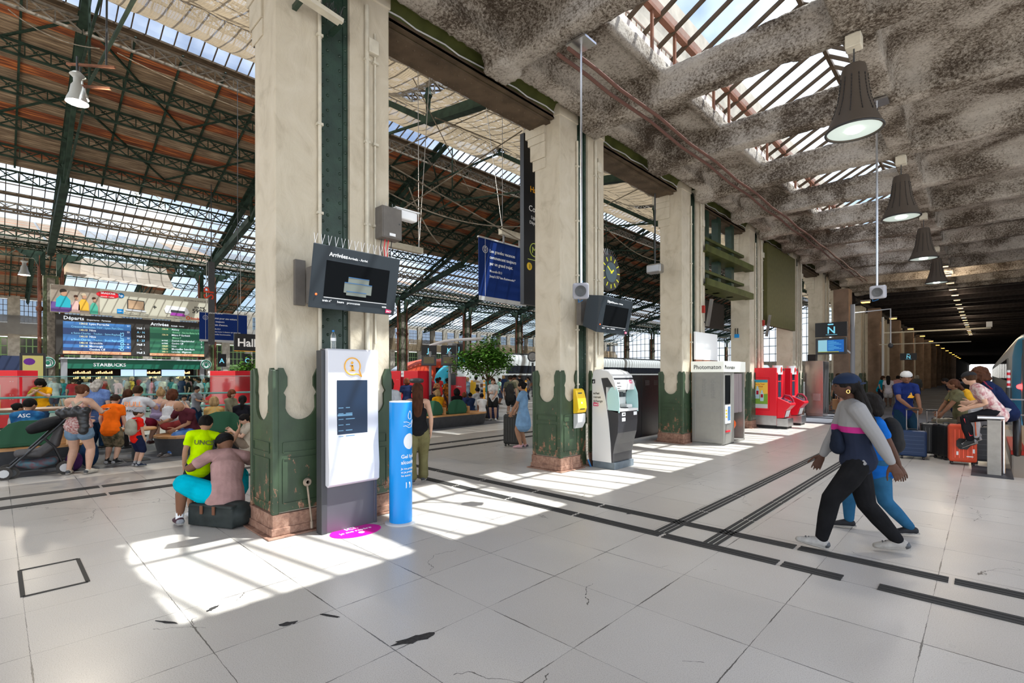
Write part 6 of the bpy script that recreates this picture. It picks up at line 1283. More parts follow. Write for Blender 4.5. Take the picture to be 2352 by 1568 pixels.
# trains
def train(label, x, y, L_, col, nose=4.5, w=2.85, hgt=3.95, stripe=None, wincol=None, roof=None):
    t = thing('train', label, 'train', (x,y,0)); n = 20
    def sec(k): # k 0..1 nose factor
        return [(w/2*(.62+.38*k)*math.copysign(abs(math.cos(a))**.45, math.cos(a)), .35+ (hgt*(.34+.66*k)-.35)*(.5+.5*math.copysign(abs(math.sin(a))**.5, math.sin(a)))) for a in [2*PI*i/n for i in range(n)]]
    vs = []; ys = [0,.25,.7,1.5,2.6,nose,nose+.01,L_]; ks = [.05,.28,.45,.66,.86,1,1,1]
    for yy, k in zip(ys, ks): vs += [(px_,yy,pz) for px_, pz in sec(k)]
    fs = [(i*n+j,i*n+(j+1) % n,(i+1)*n+(j+1) % n,(i+1)*n+j) for i in range(7) for j in range(n)]+[tuple(reversed(range(n))),tuple(range(7*n,8*n))]
    ob('body', MB().add(vs, fs), col, t, smooth=True); wm = wincol or mat('train_glass', (.015,.018,.025), .1)
    for s in (-1,1):
        ob('window_band', MB().box((s*(w/2-.01),nose+.8,1.95), (s*(w/2+.015),L_-.5,2.75)), wm, t)
        if stripe: ob('stripe', MB().box((s*(w/2-.01),nose+.2,.9), (s*(w/2+.013),L_,1.75)), stripe, t)
    ob('windscreen', MB().add([(-.75,.95,2.25),(.75,.95,2.25),(.85,2.35,3.35),(-.85,2.35,3.35),(-.7,.9,2.0),(.7,.9,2.0)], [(0,1,2,3),(4,5,1,0)]), wm, t); ob('bogie_skirt', MB().box((-w/2+.2,.8,-.0), (w/2-.2,L_,.4)), DARK, t)
    ob('roof_gear', MB().box((-.7,nose+2,hgt), (.7,L_-2,hgt+.12)), DARK, t)
    return t
train('red-orange high speed train nose by the far platforms', -54.6, 35.5, 60, mat('train_orange', (.75,.08,.03), .3)); 
t = train('turquoise high speed train nose with magenta round mark', -47.0, 36.5, 60, mat('train_cyan', (.03,.48,.62), .3)); ob('round_mark', MB().lathe([(.001,0),(.75,0),(.75,.03),(.001,.03)], (0,0,0), 24).tf(Matrix.Translation((1.42,4.8,1.9)) @ Matrix.Rotation(PI/2, 4, 'Y')), mat('train_magenta', (.5,.01,.12), .35), t)
train('long white high speed train with black window band behind the tree', -36.5, 30.5, 90, mat('train_white', (.55,.57,.56), .3), stripe=mat('train_black', (.02,.02,.022), .3))
train('pale grey train on the farthest visible track', -66.5, 42, 60, mat('train_grey', (.4,.42,.45), .35))
# train on the right-hand track
t = thing('train', 'white and sky blue train at the right, red tail light lit', 'train', (2.15,28.5,0)); n = 24; w, hgt = 2.9, 3.55
def sec2(k): return [(w/2*k*math.copysign(abs(math.cos(a))**.4, math.cos(a)), -.9+(hgt*(.85+.15*k)+.9)*(.5+.5*math.copysign(abs(math.sin(a))**.45, math.sin(a)))) for a in [2*PI*i/n for i in range(n)]]
vs = []
for yy, k in ((-.6,.5),(-.45,.8),(0,.93),(.8,1),(90,1)): vs += [(a,yy,b) for a, b in sec2(k)]
ob('body', MB().add(vs, [(i*n+j,i*n+(j+1) % n,(i+1)*n+(j+1) % n,(i+1)*n+j) for i in range(4) for j in range(n)]+[tuple(reversed(range(n))),tuple(range(4*n,5*n))]), mat('train_pale', (.55,.57,.56), .3), t, smooth=True)
be = []
for yy, k in ((-.47,.80),(-.02,.938),(.28,.965)): be += [(a,yy-.01,b) for a, b in sec2(k)]
ob('blue_band', MB().add(be, [(i*n+j,i*n+(j+1) % n,(i+1)*n+(j+1) % n,(i+1)*n+j) for i in range(2) for j in range(n)]), mat('train_sky', (.04,.30,.55), .3), t, smooth=True); ob('end_window', MB().box((-1.12,-.66,-.6), (1.12,-.45,3.15)), BLACK, t)
tl = ob('tail_light', MB().ell((-1.17,-.47,1.3), (.12,.09,.10), 12, 8), mat('tail_red', (1,.02,.02), .3, emit=(1,.02,.02), es=12), t)
wd = MB()
for i in range(22): wd.box((-w/2-.02,4+i*3.6,1.5), (-w/2+.02,6.6+i*3.6,2.5))
ob('side_windows', wd, mat('train_glass', (.015,.018,.025)), t); ob('doors', MB().box((-w/2-.025,2.6,.1), (-w/2+.02,3.5,2.5)), mat('door_grey', (.3,.32,.33), .4), t)
t = thing('striped_post', 'red and white striped post in front of the train tail', 'post', (.60,26.0,0)); ob('post', MB().tube([(0,0,0),(0,0,1.3)], .08, 12), DARK, t); ob('stripes', MB().tube([(0,0,1.3),(0,0,1.95)], .05, 12), WHITE, t)
for k in range(3): ob('band', MB().lathe([(.052,1.36+k*.2),(.052,1.46+k*.2)], (0,0,0), 12), RED, t)
# potted tree
def tree(label, loc, H_, R_, trunk, seed, nleaf=5600):
    random.seed(seed); t = thing('tree', label, 'tree', loc); tr = MB(); tips = []
    tr.tube([(0,0,0),(.03,.02,H_*.22),(-.02,.03,H_*.42)], [.09*trunk,.07*trunk,.06*trunk], 8)
    def br(p, d, L_, r, dep):
        q = p+d*L_; tr.tube([tuple(p), tuple(p.lerp(q,.5)+Vector((random.uniform(-.04,.04),)*3)), tuple(q)], [r,r*.8,r*.6], 5)
        if dep == 0: tips.append(q); return
        tips.append(q)
        for _ in range(3): nd = (d+Vector((random.uniform(-.8,.8),random.uniform(-.8,.8),random.uniform(-.25,.5)))).normalized(); br(q, nd, L_*random.uniform(.6,.85), r*.6, dep-1)
    for i in range(6):
        a = i*PI/3+random.uniform(-.3,.3); br(Vector((-.02,.03,H_*.42)), Vector((math.cos(a)*.75,math.sin(a)*.75,.75)).normalized(), R_*.42, .035*trunk, 3)
    br(Vector((-.02,.03,H_*.42)), Vector((0,0,1)), H_*.18, .045*trunk, 3)
    ob('trunk', tr, mat('bark', (.17,.11,.06), .9, noise=.3), t, smooth=True); lf = MB()
    for _ in range(nleaf):
        c = random.choice(tips)+Vector((random.gauss(0,.16),random.gauss(0,.16),random.gauss(0,.15))); a = random.uniform(0,2*PI); d = Vector((math.cos(a),math.sin(a),random.uniform(-.8,.1))).normalized(); s = d.cross(Vector((0,0,1))).normalized(); l_ = random.uniform(.11,.19); w_ = l_*.34
        lf.add([c,c+d*l_*.5+s*w_,c+d*l_,c+d*l_*.5-s*w_], [(0,1,2,3)])
    ob('foliage', lf, mat('leaf_green', (.14,.32,.045), .5, col2=(.05,.14,.02), cscale=3), t); ob('planter', MB().lathe([(.38,0),(.45,.05),(.5,.5),(.46,.5),(.42,.42)], (0,0,0), 20), CHAR, t, smooth=True); return t
tree('leafy green indoor tree in a planter behind the right-hand bench', atd(1120,860,21)[:2]+(0,), 3.6, 1.3, .8, 3)
tree('leafy green tree partly hidden by the first pillar', atd(580,860,24)[:2]+(0,), 2.7, 1.0, 1, 5, 3000)
t = thing('bollard_light', 'black mushroom-topped bollard light beside the long haired woman', 'bollard', fr_(957,15.5)); ob('post', MB().tube([(0,0,0),(0,0,1.55)], .06, 10), BLACK, t); ob('cap', MB().lathe([(.05,1.53),(.2,1.56),(.23,1.62),(.2,1.68),(.05,1.70)], (0,0,0), 24), DARK, t, smooth=True)
# bell lamps, cables and ceiling gear of the hall
bell = thing('bell_lamp', '', 'lamp', (0,0,0), 0, 'glass bell lamps in the hall'); ob('bell', MB().lathe([(.30,0),(.27,.12),(.2,.3),(.16,.55),(.1,.65),(.1,.8),(.2,.9),(.1,1.0)], (0,0,0), 16), mat('bell_grey', (.45,.47,.46), .4), bell, smooth=True); ob('hook', MB().tube([(0,0,1),(0,0,1.5)], .03, 6), DARK, bell)
for k, (px, py, tt, s, lb) in enumerate(((178,235,16,1.0,'largest, near the rusty bracket at upper left'), (316,470,38,1.0,'beside the lower roof glazing, left one'), (373,478,38,1.0,'beside the lower roof glazing, right one'), (56,630,42,1.3,'at the left edge under the eaves'), (185,225,16.6,.8,'tucked behind the largest one'))):
    o = bell if k == 0 else copy_tree(bell); o.location = atd(px, py, tt); o.scale = (s,)*3; o['label'] = 'pale bell lamp, '+lb
    if k != 4: bl_ = bpy.data.lights.new('bell_light', 'POINT'); bo_ = bpy.data.objects.new('bell_light', bl_); C.objects.link(bo_); bo_.location = o.location-Vector((0,0,.15)); bl_.energy = 1700; bl_.shadow_soft_size = .3; bl_.color = (1,.88,.7)
t = thing('lamp_bracket', 'rusty twin bracket holding the pale bell lamps at upper left', 'bracket', atd(215,160,16.3)); ob('bar', MB().bar((-.6,-.6,.2), (.5,.5,.1), .07).bar((-.5,-.5,-.5), (.4,.4,-.6), .07).bar((-.35,-.35,.18), (-.35,-.35,-.9), .03), mat('rust_purlin', (.23,.105,.065)), t); ob('drop_rod', MB().tube([(.3,.3,.12),(.35,.35,8)], .03, 6), DARK, t)
def wire(label, pts, r=.02, grp='slack cables strung across the hall'):
    o = ob('hall_cable', MB().tube(pts, r, 5), DUSTY); return tag(o, label, 'cable', grp)
def sagw(a, b, sag, n=12): a = Vector(a); b = Vector(b); return [tuple(a.lerp(b, i/n)-Vector((0,0,sag*4*(i/n)*(1-i/n)))) for i in range(n+1)]
ws = [((890,440,14),(1205,520,14),.3),((895,350,14),(1210,215,16),0),((895,500,13),(1200,300,14),0),((898,380,13),(1210,560,15),0),((940,430,14),(1010,560,14),.2),((1390,520,20),(1520,600,20),.3),((1395,470,18),(1515,410,18),0),((950,180,16),(1080,440,20),0),((1000,270,14),(1150,330,16),.0),((490,540,40),(590,440,38),0),((200,290,30),(380,470,38),0),((20,20,18),(230,110,17),.3),((270,120,17),(588,262,20),.1),((490,560,44),(590,520,40),.8),((160,505,44),(340,515,44),.6),((340,530,44),(590,560,42),.9),((1060,420,15),(1225,455,15),.1),((1120,255,14),(1215,290,14),0)]
for i, (a, b, s) in enumerate(ws): wire('thin dusty cable crossing the hall, cable %s of the tangle' % ('one two three four five six seven eight nine ten eleven twelve thirteen fourteen fifteen sixteen seventeen eighteen'.split()[i]), sagw(atd(*a), atd(*b), s), .018 if a[2] < 25 else .035)
t = thing('round_platform_clock', 'small distant ornate clock on a post near the second pillar', 'clock', atd(1223,860,40)[:2]+(0,)); t.rotation_euler.z = .75; ob('post', MB().tube([(0,0,0),(0,0,2.8)], .08, 8), DARK, t); ob('case', MB().lathe([(.3,-.08),(.42,-.06),(.42,.06),(.36,.08)], (0,0,0), 24).tf(Matrix.Translation((0,0,3.25)) @ Matrix.Rotation(PI/2, 4, 'X')), DARK, t); ob('dial', MB().lathe([(.001,.085),(.32,.085)], (0,0,0), 24).tf(Matrix.Translation((0,0,3.25)) @ Matrix.Rotation(PI/2, 4, 'X')), LGREY, t)
# facade extras: posters and lit shop fronts at far left
t = thing('shop_poster', 'lit olive poster with purple shapes at the far left shops', 'poster', onX(45,842,-40)[:2]+(0,)); ob('frame', MB().box((-.1,0,0), (0,1.1,3.1)), BLACK, t); ob('sheet', MB().box((0,.12,.9), (.02,.98,2.95)), mat('poster_olive', (.38,.34,.12), .5, emit=(.38,.34,.12), es=.4), t); ob('purple_patch', MB().ell((.02,.4,2.6), (.01,.25,.2), 12, 6), mat('poster_purple', (.16,.04,.3)), t)
t = thing('shop', 'white and red shop front at the far left', 'shop front', (-50.0,-2.5,0)); ob('front', MB().box((-.2,0,0), (0,4.4,1.9)), glow('shop_white', (.7,.72,.75), .8), t); ob('sign', MB().box((0,2.6,2.0), (.1,4.4,3.2)), mat('shop_navy', (.03,.04,.08)), t); ob('red_sign', MB().box((0,-.5,2.3), (.1,1.2,3.2)), mat('shop_red', (.5,.01,.02)), t); text('T', .8, WTXT, t, (.11,.1,2.45), X_, Z_, .03)
# escalator head and guard post at the right
t = thing('guard_post', 'square stone-grey guard post with steel handrail on a dark floor plate', 'post', (.10,12.35,0)); ob('post', MB().box((-.09,-.09,0), (.09,.09,.98)), mat('post_grey', (.33,.31,.28), .5, noise=.15), t, bev=.008); ob('floor_plate', MB().box((-.30,-.35,0), (.24,.9,.012)), mat('plate_dark', (.05,.05,.055), .5), t); ob('handrail', MB().tube([(-.22,-.1,1.02),(.1,-.05,1.02),(.12,2.4,1.02)], .035, 12).tube([(.12,.15,.98),(.12,.15,.02)], .025, 8).tube([(.12,2.3,.98),(.12,2.3,.02)], .025, 8), STEEL, t, smooth=True)
t = thing('escalator', 'escalator head with black rubber handrail and red trim at the right edge', 'escalator', (.42,13.2,0)); ob('handrail', MB().tube([(.0,6,1.0),(.0,1.6,1.0),(.0,.5,.98),(.0,.15,.85),(.0,.05,.6),(.0,.12,.3),(.0,.3,.2)], .06, 12), BLACK, t, smooth=True); ob('skirting', MB().box((-.08,.1,-.3), (.12,6,.28)), mat('skirting_grey', (.25,.23,.2), .5), t, bev=.03); ob('red_trim', MB().box((-.085,.1,.28), (.125,3,.36)), mat('trim_red', (.35,.03,.02), .5), t); ob('balustrade', MB().box((-.0,.3,.36), (.03,6,.95)), GLASS, t)
struct('wall_escalator', MB().box((1.3,12.3,-1.9), (1.5,20.7,1.0)), mat('sand_painted_glow', (.75,.45,.22), .7, emit=(.9,.5,.2), es=.25), 'sand coloured wall of the escalator shaft, orange light put into its colour', 'wall')  # orange light falling on the shaft wall is put into colour and emission
t = thing('track_fence', 'low steel fence in front of the train', 'fence', (.35,20.8,0)); ob('rail', MB().bar((0,0,1.05), (3.5,0,1.05), .04).bar((0,0,.6), (3.5,0,.6), .04), GREY, t)
for i in range(5): ob('baluster', MB().bar((i*.8,0,-1.6), (i*.8,0,1.05), .04), GREY, t)
ob('concrete_block', MB().box((-.0,-.3,-.3), (3.5,.3,.28)), STONE, t)
# amber lights row in the dark ceiling
l1 = None
for k in range(20):
    y = 27.4+2.6*k
    if l1 is None: l1 = thing('recessed_light', 'nearest small warm ceiling light of the row over the platform', 'lamp', (-1.28,y,6.3 if k < 3 else 6.3), 0, 'warm lights down the dark ceiling'); ob('housing', MB().box((-.16,-.10,0), (.16,.10,.06)), DARK, l1); ob('diffuser', MB().box((-.14,-.08,-.02), (.14,.08,.0)), mat('warm_light', (1,.75,.4), .4, emit=(1,.62,.25), es=2.2), l1); o = l1
    else: o = copy_tree(l1)
    o.location = (-1.28,y,6.29)
    if k % 3 == 1: bl_ = bpy.data.lights.new('ceiling_light', 'POINT'); bo_ = bpy.data.objects.new('ceiling_light', bl_); C.objects.link(bo_); bo_.location = (-1.28,y,6.1); bl_.energy = 130; bl_.shadow_soft_size = .5; bl_.color = (1,.82,.6)
    if k: o['label'] = 'small warm ceiling light, %s after the nearest of the row' % ORD[k-1]
# ================= luggage =================
def suitcase(name, label, loc, rz, w, d, h, col, handle=0, ribs=True, group=None, wheels=.04):
    t = thing('suitcase', label, 'suitcase', loc, rz, group); m = mat('case_'+name, col, .42, noise=.08, spec=.3)
    ob('shell', MB().box((-w/2,-d/2,wheels*1.5), (w/2,d/2,h)), m, t, bev=min(w,d)*.16); r = MB()
    if ribs:
        for i in range(5): z = h*.25+i*h*.14; r.box((-w*.38,-d/2-.006,z), (w*.38,-d/2+.004,z+.006))
    else:
        for i in range(5): x = -w*.3+i*w*.15; r.box((x,-d/2-.006,h*.18), (x+.012,-d/2+.004,h*.88))
    ob('ribs', r, mat('case_line_'+name, tuple(c*1.6+.02 for c in col), .35), t); ob('zip', MB().box((-w/2-.002,-.008,wheels*1.8), (w/2+.002,.008,h+.002)), BLACK, t)
    for x in (-w*.38, w*.38):
        for y in (-d*.33, d*.33): ob('wheel', MB().tube([(x-.015,y,wheels*.8),(x+.015,y,wheels*.8)], wheels*.8, 12), BLACK, t, smooth=True)
    ob('side_handle', MB().tube([(-w*.18,0,h),(-w*.14,0,h+.03),(w*.14,0,h+.03),(w*.18,0,h)], .012, 6), BLACK, t)
    if handle: ob('pull_handle', MB().tube([(-w*.2,d*.3,h-.02),(-w*.2,d*.3,h+handle)], .009, 6).tube([(w*.2,d*.3,h-.02),(w*.2,d*.3,h+handle)], .009, 6), STEEL, t); ob('grip', MB().tube([(-w*.24,d*.3,h+handle),(w*.24,d*.3,h+handle)], .017, 8), BLACK, t)
    return t
RZ = math.radians(8)
suitcase('navy', 'navy blue hard suitcase with horizontal ribs, leftmost of the luggage group', (-1.14,13.55,0), RZ, .47, .24, .60, (.012,.032,.09), .44)
suitcase('black', 'black hard suitcase with vertical ribs behind the navy one', (-.86,14.25,0), RZ, .42, .28, .72, (.018,.017,.018), .28, False)
suitcase('black2', 'glossy black suitcase side by side with the red one', (-.62,13.95,0), RZ+.5, .30, .42, .74, (.01,.01,.011), 0, False)
t = suitcase('coral', 'tall coral red suitcase with a black side handle', (-.35,13.35,0), RZ, .42, .27, .80, (.62,.075,.03), 0, False); ob('lock_plate', MB().prism([(-.1,-.04),(-.06,-.1),(.06,-.1),(.1,-.04),(.1,.06),(.06,.11),(-.06,.11),(-.1,.06)], (0,-.135,.42), (1,0,0), (0,0,1), .02), BLACK, t); ob('tag', MB().box((-.1,-.142,.2), (-.07,-.136,.27)).box((.05,-.142,.17), (.15,-.136,.19)).box((.14,-.142,.25), (.17,-.136,.33)), WHITE, t)
suitcase('charcoal', 'charcoal suitcase at the right of the red one, below the seated man', (.02,13.75,0), RZ, .46, .3, .74, (.035,.038,.042), 0)
suitcase('olive', 'olive soft suitcase behind the black ones', (-.60,14.95,0), RZ, .62, .3, .80, (.10,.085,.055), 0)
suitcase('blk3', 'large black suitcase beside the woman in the blue dress', (-8.62,9.05,0), math.radians(20), .46, .28, .80, (.022,.022,.02), .2, False)
suitcase('navy2', 'small navy suitcase held by the woman in the white top', (-14.35,13.9,0), math.radians(35), .40, .24, .62, (.012,.02,.07), .5)
suitcase('maroon', 'maroon suitcase under the high table', (-14.9,1.05,0), math.radians(30), .42, .3, .62, (.12,.012,.03), 0)
tag(ob('shopping_bag', MB().box((-.17,-.09,0), (.17,.09,.44)).tube([(-.08,0,.44),(-.06,0,.6),(.06,0,.6),(.08,0,.44)], .008, 5), mat('kraft', (.45,.25,.12), .8), loc=(-4.65,25.2,.28)), 'brown paper shopping bag carried by the person in pink trousers', 'bag')
t = thing('duffel_bag', 'dark grey waxed bag the man in turquoise shorts sits on', 'bag', (-6.70,1.90,0), math.radians(28)); BGm = mat('waxed_grey', (.035,.042,.040), .5, noise=.3, nscale=6, bump=.4, bscale=10)
m = MB(); limb(m, [(-.30,0,.12),(-.1,0,.14),(.1,0,.15),(.30,0,.14)], [(.17,.12),(.19,.145),(.19,.155),(.17,.15)], (0,1,0), 16); m.box((-.33,-.17,.01), (.33,.17,.24)); remesh('body', m, BGm, t, .014, 3)
ob('top_flap', MB().box((-.32,-.175,.22), (.32,.02,.27)), BGm, t, bev=.02)
for x in (-.12,.06): ob('buckle', MB().box((x,-.20,.16), (x+.04,-.185,.26)), mat('leather', (.16,.07,.04)), t, bev=.004)
# ================= pushchair =================
t = thing('pushchair', 'black pushchair with grey seat and patterned basket at the left', 'pushchair', (-12.38,.50,0), math.radians(90)); K = BLACK   # local x = travel direction after rotation
def wheelm(x, y, r): return MB().tube([(x,y-.02,r),(x,y+.02,r)], r, 20)
for x, y, r in ((-.40,-.2,.11),(-.36,.16,.11),(-.30,-.13,.10),(.38,-.24,.12),(.40,.22,.12)):
    w = ob('wheel', wheelm(x, y, r), mat('tyre', (.06,.055,.05), .8), t, smooth=True); ob('hub', MB().tube([(x,y-.026,r),(x,y+.026,r)], r*.62, 12), LGREY if r > .1 else DARK, w)
for y in (-.2,.2): ob('frame', MB().tube([(-.38,y,.14),(.0,y,.55),(.42,y,1.02),(.5,y,1.04)], .018, 8).tube([(.38,y,.14),(.25,y,.5),(.1,y,.68)], .018, 8), K, t)
ob('handle', MB().tube([(.5,-.2,1.04),(.52,.2,1.04)], .02, 8), K, t); m = MB(); limb(m, [(-.22,0,.42),(.05,0,.40),(.25,0,.55),(.34,0,.85)], [(.2,.07),(.2,.09),(.2,.09),(.19,.06)], (0,1,0), 14); remesh('seat', m, mat('seat_grey', (.10,.095,.095), .85, noise=.2), t, .016)
m = MB(); limb(m, [(-.2,0,.24),(.0,0,.2),(.25,0,.24)], [(.17,.07),(.19,.1),(.17,.08)], (0,1,0), 14); remesh('basket', m, mat('basket_teal', (.07,.14,.17), .8, col2=(.15,.08,.09), cscale=14), t, .016)
m = MB(); limb(m, [(-.05,0,.83),(.12,0,.9),(.34,0,.98)], [(.16,.09),(.2,.12),(.17,.09)], (0,1,0), 14); o = remesh('changing_bag', m, mat('bag_black', (.015,.015,.016), .7, noise=.2), None, .014); tag(o, 'black and grey holdall lying on top of the pushchair', 'bag'); o.name = 'holdall'; o.location = (-12.38,.50,0); o.rotation_euler.z = math.radians(90)
# ================= foreground people =================
def strap_bag(col, size=(.14,.08,.17), off=(0,-.14,0), strap=True, name='backpack', lb=None, both=True):
    def f(i):
        c = i['chest']+i['fw']*off[1]*i['h']/1.7*1.0+i['up']*off[2]+i['rt']*off[0]; m = MB(); R = Matrix((i['rt'], i['fw'], i['up'])).transposed()
        m.ell(c, size, 14, 10, R); m.ell(c-i['up']*size[2]*.5, (size[0]*.98,size[1]*1.1,size[2]*.6), 14, 10, R)
        M_ = i['t'].matrix_basis if False else None
        o = remesh(name, m, mat('bag_%.2f_%.2f_%.2f' % col, col, .75, noise=.25, nscale=9), i['t'], .014); 
        if strap:
            s_ = MB()
            for sd in ((1,-1) if both else (1,)): limb(s_, [c+i['up']*size[2]*.8+i['rt']*sd*.05, i['neck']+i['rt']*sd*.085*i['h']/1.7*1.1+i['up']*.02, i['chest']+i['fw']*.085*i['h']+i['rt']*sd*.08, i['waist']+i['rt']*sd*.14*i['h']/1.7-i['fw']*.03], [(.02,.006)]*4, i['rt'], 6)
            ob('shoulder_strap', s_, mat('bag_%.2f_%.2f_%.2f' % col, col), o, smooth=True)
    return f
def chest_print(s, col, size, y=0, back=True, dz=0):
    def f(i):
        n = -i['fw'] if back else i['fw']; x = i['rt'] if back else -i['rt']
        c = i['chest']+n*.082*i['h']+i['up']*dz; c = i['chest']+n*.079*i['h']*i['B']+i['up']*dz; text(s, size, mat('print_%.2f%.2f' % col[:2], col, .6), i['t'], tuple(c), tuple(x), tuple(i['up']), .01, .004, 'CENTER', 'shirt_print')
    return f
def both(*fs):
    def f(i):
        for g in fs: g(i)
    return f
JEAN = fab('denim', (.018,.045,.095)); JEANL = fab('denim_light', (.16,.24,.33)); BLKJ = fab('black_denim', (.012,.012,.013))
# colour-blocked sweatshirt: grey yoke and sleeves, pink band, navy body
CB, N_, L_n, b_n = nt_of('cloth_colour_block'); tc_ = N_.new('ShaderNodeTexCoord'); sx_ = N_.new('ShaderNodeSeparateXYZ'); L_n.new(tc_.outputs['Object'], sx_.inputs[0])
ay_ = math_n(N_, L_n, 'LESS_THAN', math_n(N_, L_n, 'ABSOLUTE', sx_.outputs[1]), .2); tor = math_n(N_, L_n, 'MULTIPLY', ay_, math_n(N_, L_n, 'LESS_THAN', math_n(N_, L_n, 'ABSOLUTE', sx_.outputs[0]), .2)); lowz = math_n(N_, L_n, 'LESS_THAN', sx_.outputs[2], 1.215); midz = math_n(N_, L_n, 'LESS_THAN', sx_.outputs[2], 1.275)
c1_ = mixc(N_, L_n, math_n(N_, L_n, 'MULTIPLY', midz, tor), (.235,.23,.23,1), (.42,.03,.19,1)); c2_ = mixc(N_, L_n, math_n(N_, L_n, 'MULTIPLY', lowz, tor), c1_, (.018,.023,.042,1))
L_n.new(c2_, b_n.inputs['Base Color']); b_n.inputs['Roughness'].default_value = .9; b_n.inputs['Specular IOR Level'].default_value = .05
# man walking left, foreground
def walker(i):
    h = i['h']; w = i['wr'][-1]; d = (i['wr'][-1]-i['el'][-1]).normalized()
    m = MB(); limb(m, [w-d*.035, w-d*.015], [.034,.034], (1,0,0), 12); wch = ob('wristwatch', m, mat('gold', (.8,.5,.15), .25, metal=.9), i['t'], smooth=True)
    m = MB(); limb(m, [i['neck']-i['up']*.02, i['neck']+i['up']*.035], [(.085,.08),(.065,.06)], i['rt'], 16); ob('collar', m, fab('pink_collar', (.5,.27,.33)), i['t'], smooth=True)
    m = MB(); c = i['waist']+i['fw']*.165+i['up']*.02; m.ell(c, (.13,.055,.13), 14, 10); m.ell(c-i['up']*.05, (.13,.07,.08), 14, 10); remesh('waist_bag', m, fab('navy_bag', (.015,.02,.035)), i['t'], .012)
    m = MB()
    for s in (-1,1): limb(m, [i['HM'](s*.35,-.6,.2), i['neck']+i['rt']*s*.07-i['fw']*.07, i['chest']+i['rt']*s*.09-i['fw']*.13, i['chest']+i['rt']*s*.10-i['fw']*.14-i['up']*.22], [(.05,.035),(.055,.045),(.05,.045),(.03,.02)], i['rt'], 10)
    remesh('braids', m, MATS['hair_black'], i['t'], .011, 0)
    ob('earring', MB().tube([tuple(i['HM'](-.82,.05+.12*math.cos(a),-.42+.14*math.sin(a))) for a in [k*PI/6 for k in range(13)]], .005, 6, False), mat('gold', (.8,.5,.15)), i['t'])
person('tall man striding left in grey and navy sweatshirt, black trousers and backwards cap', (-.94,6.06), (-.93,-.37), 1.84, 'dark', ('braids','black'), ('hoodie',CB), ('jeans',BLKJ), (.36,.34,.31), hat=('back',(.012,.022,.05)), lod=2, build=1.02, extras=walker, z=.0,
       P=dict(pel=(0,0,.512), lean=6, fL=(-.045,.185,.052), fR=(.045,-.20,.062), kL=(0,1,0), kR=(0,1,.15), tpL=.22, tpR=-.05, hL=(-.15,-.135,.475), hR=(.12,.15,.50), eL=(-.3,-1,0), eR=(.3,-1,0), hpitch=0, toe=4, curl=.55))
person('woman in royal blue coat and blue jeans walking just behind the striding man', (-.90,6.95), (-.90,-.42), 1.60, 'dark', ('afro','black'), ('dress',(.01,.11,.42)), ('jeans',fab('jean_teal', (.025,.10,.19))), (.02,.02,.022), fem=True, lod=1,
       P=dict(pel=(0,0,.50), lean=4, fR=(.04,.16,.05), fL=(-.04,-.19,.055), hR=(.13,.1,.45), hL=(-.13,-.1,.47), hem=-.05, toe=5), extras=both(strap_bag((.012,.012,.013), (.15,.11,.2), (0,-.17,-.02), False), lambda i: (lambda m: (limb(m, [i['pel']-i['up']*.03, i['hips'] if 'hips' in i else i['pel']-Vector((0,0,.1))], [.09,.09], i['rt']), ob('trousers_seat', m, fab('jean_teal', (.025,.10,.19)), i['t'], smooth=True)))(MB())))
for s_, ys in ((1,1),):
    pass
# father and son on the bag
def patch(i):
    a = i['kn'][1].lerp(i['pel'], .25)
    ob('thigh_patch', MB().box((-.004,-.05,-.035), (.004,.03,.045)).tf(Matrix.Translation(a+Vector((.118,-.01,.01)))), mat('patch_black', (.01,.012,.012)), i['t'])
# faces image-left and away
person('seated man in dusty pink tee and turquoise shorts hugging the boy', (-6.72,1.95), (-.96,.22), 1.74, 'brown', ('buzz','black'), ('tee',(.42,.25,.23)), ('bermuda',(.0,.42,.55)), (.06,.02,.03), lod=2, build=1.13, sock=.8, hat=('cap',(.012,.012,.014)),
       P=dict(pel=(0,-.01,.205), lean=20, curve=20, side=5, fL=(-.27,.075,.05), fR=(.07,.24,.05), kL=(-1,.5,1.0), kR=(.3,1,1), hL=(-.14,.24,.38), hR=(.06,.28,.42), eL=(-1,-.3,-.5), eR=(1,-.3,-.4), dL=(.7,.7,.1), dR=(-.6,.7,.2), hyaw=28, hpitch=28), extras=patch)
person('boy in neon yellow tee standing with his arm over the seated man', (-7.17,1.78), (-.96,.1), 1.31, 'tan', ('short','black'), ('tee',(.56,.85,.0)), ('bermuda',(.02,.03,.03)), (.6,.6,.6), lod=2, build=1.0, sock=.8,
       P=dict(lean=5, side=8, pel=(0,0,.515), hR=(.33,-.06,.83), eR=(.6,-.5,-.9), hL=(-.12,.02,.52), dR=(.2,.1,.9), hyaw=-32, hpitch=18, fR=(.06,-.02,.05), fL=(-.06,.03,.05)), extras=chest_print('UNCS', (.1,.1,.05), .08, dz=-.02))
# woman with long hair in the hall doorway
person('woman with very long brown hair, black top and khaki cargo trousers, hand on hip', (-6.86,4.88), (-.85,.55), 1.66, 'light', ('vlong','chestnut'), ('tank',(.015,.015,.016)), ('wide',(.155,.14,.065)), (.65,.65,.63), fem=True, lod=2,
       P=dict(lean=0, hL=(-.085,.03,.565), eL=(-1,-.6,-.1), dL=(.7,.5,-.3), hpitch=0, fL=(-.055,-.03,.045), fR=(.06,.05,.045)))
person('curly haired traveller in pale striped shirt behind the hand gel column', (-9.6,6.05), (-.8,.5), 1.72, 'light', ('curly','brown'), ('tee',(.55,.58,.62)), ('jeans',JEAN), (.3,.3,.3), lod=1)
person('ginger haired person in navy tee beyond the curly haired traveller', fr_(935,17.5)[:2], (-.8,.4), 1.68, 'light', ('bob','red'), ('tee',(.02,.03,.08)), ('jeans',BLKJ), lod=0)
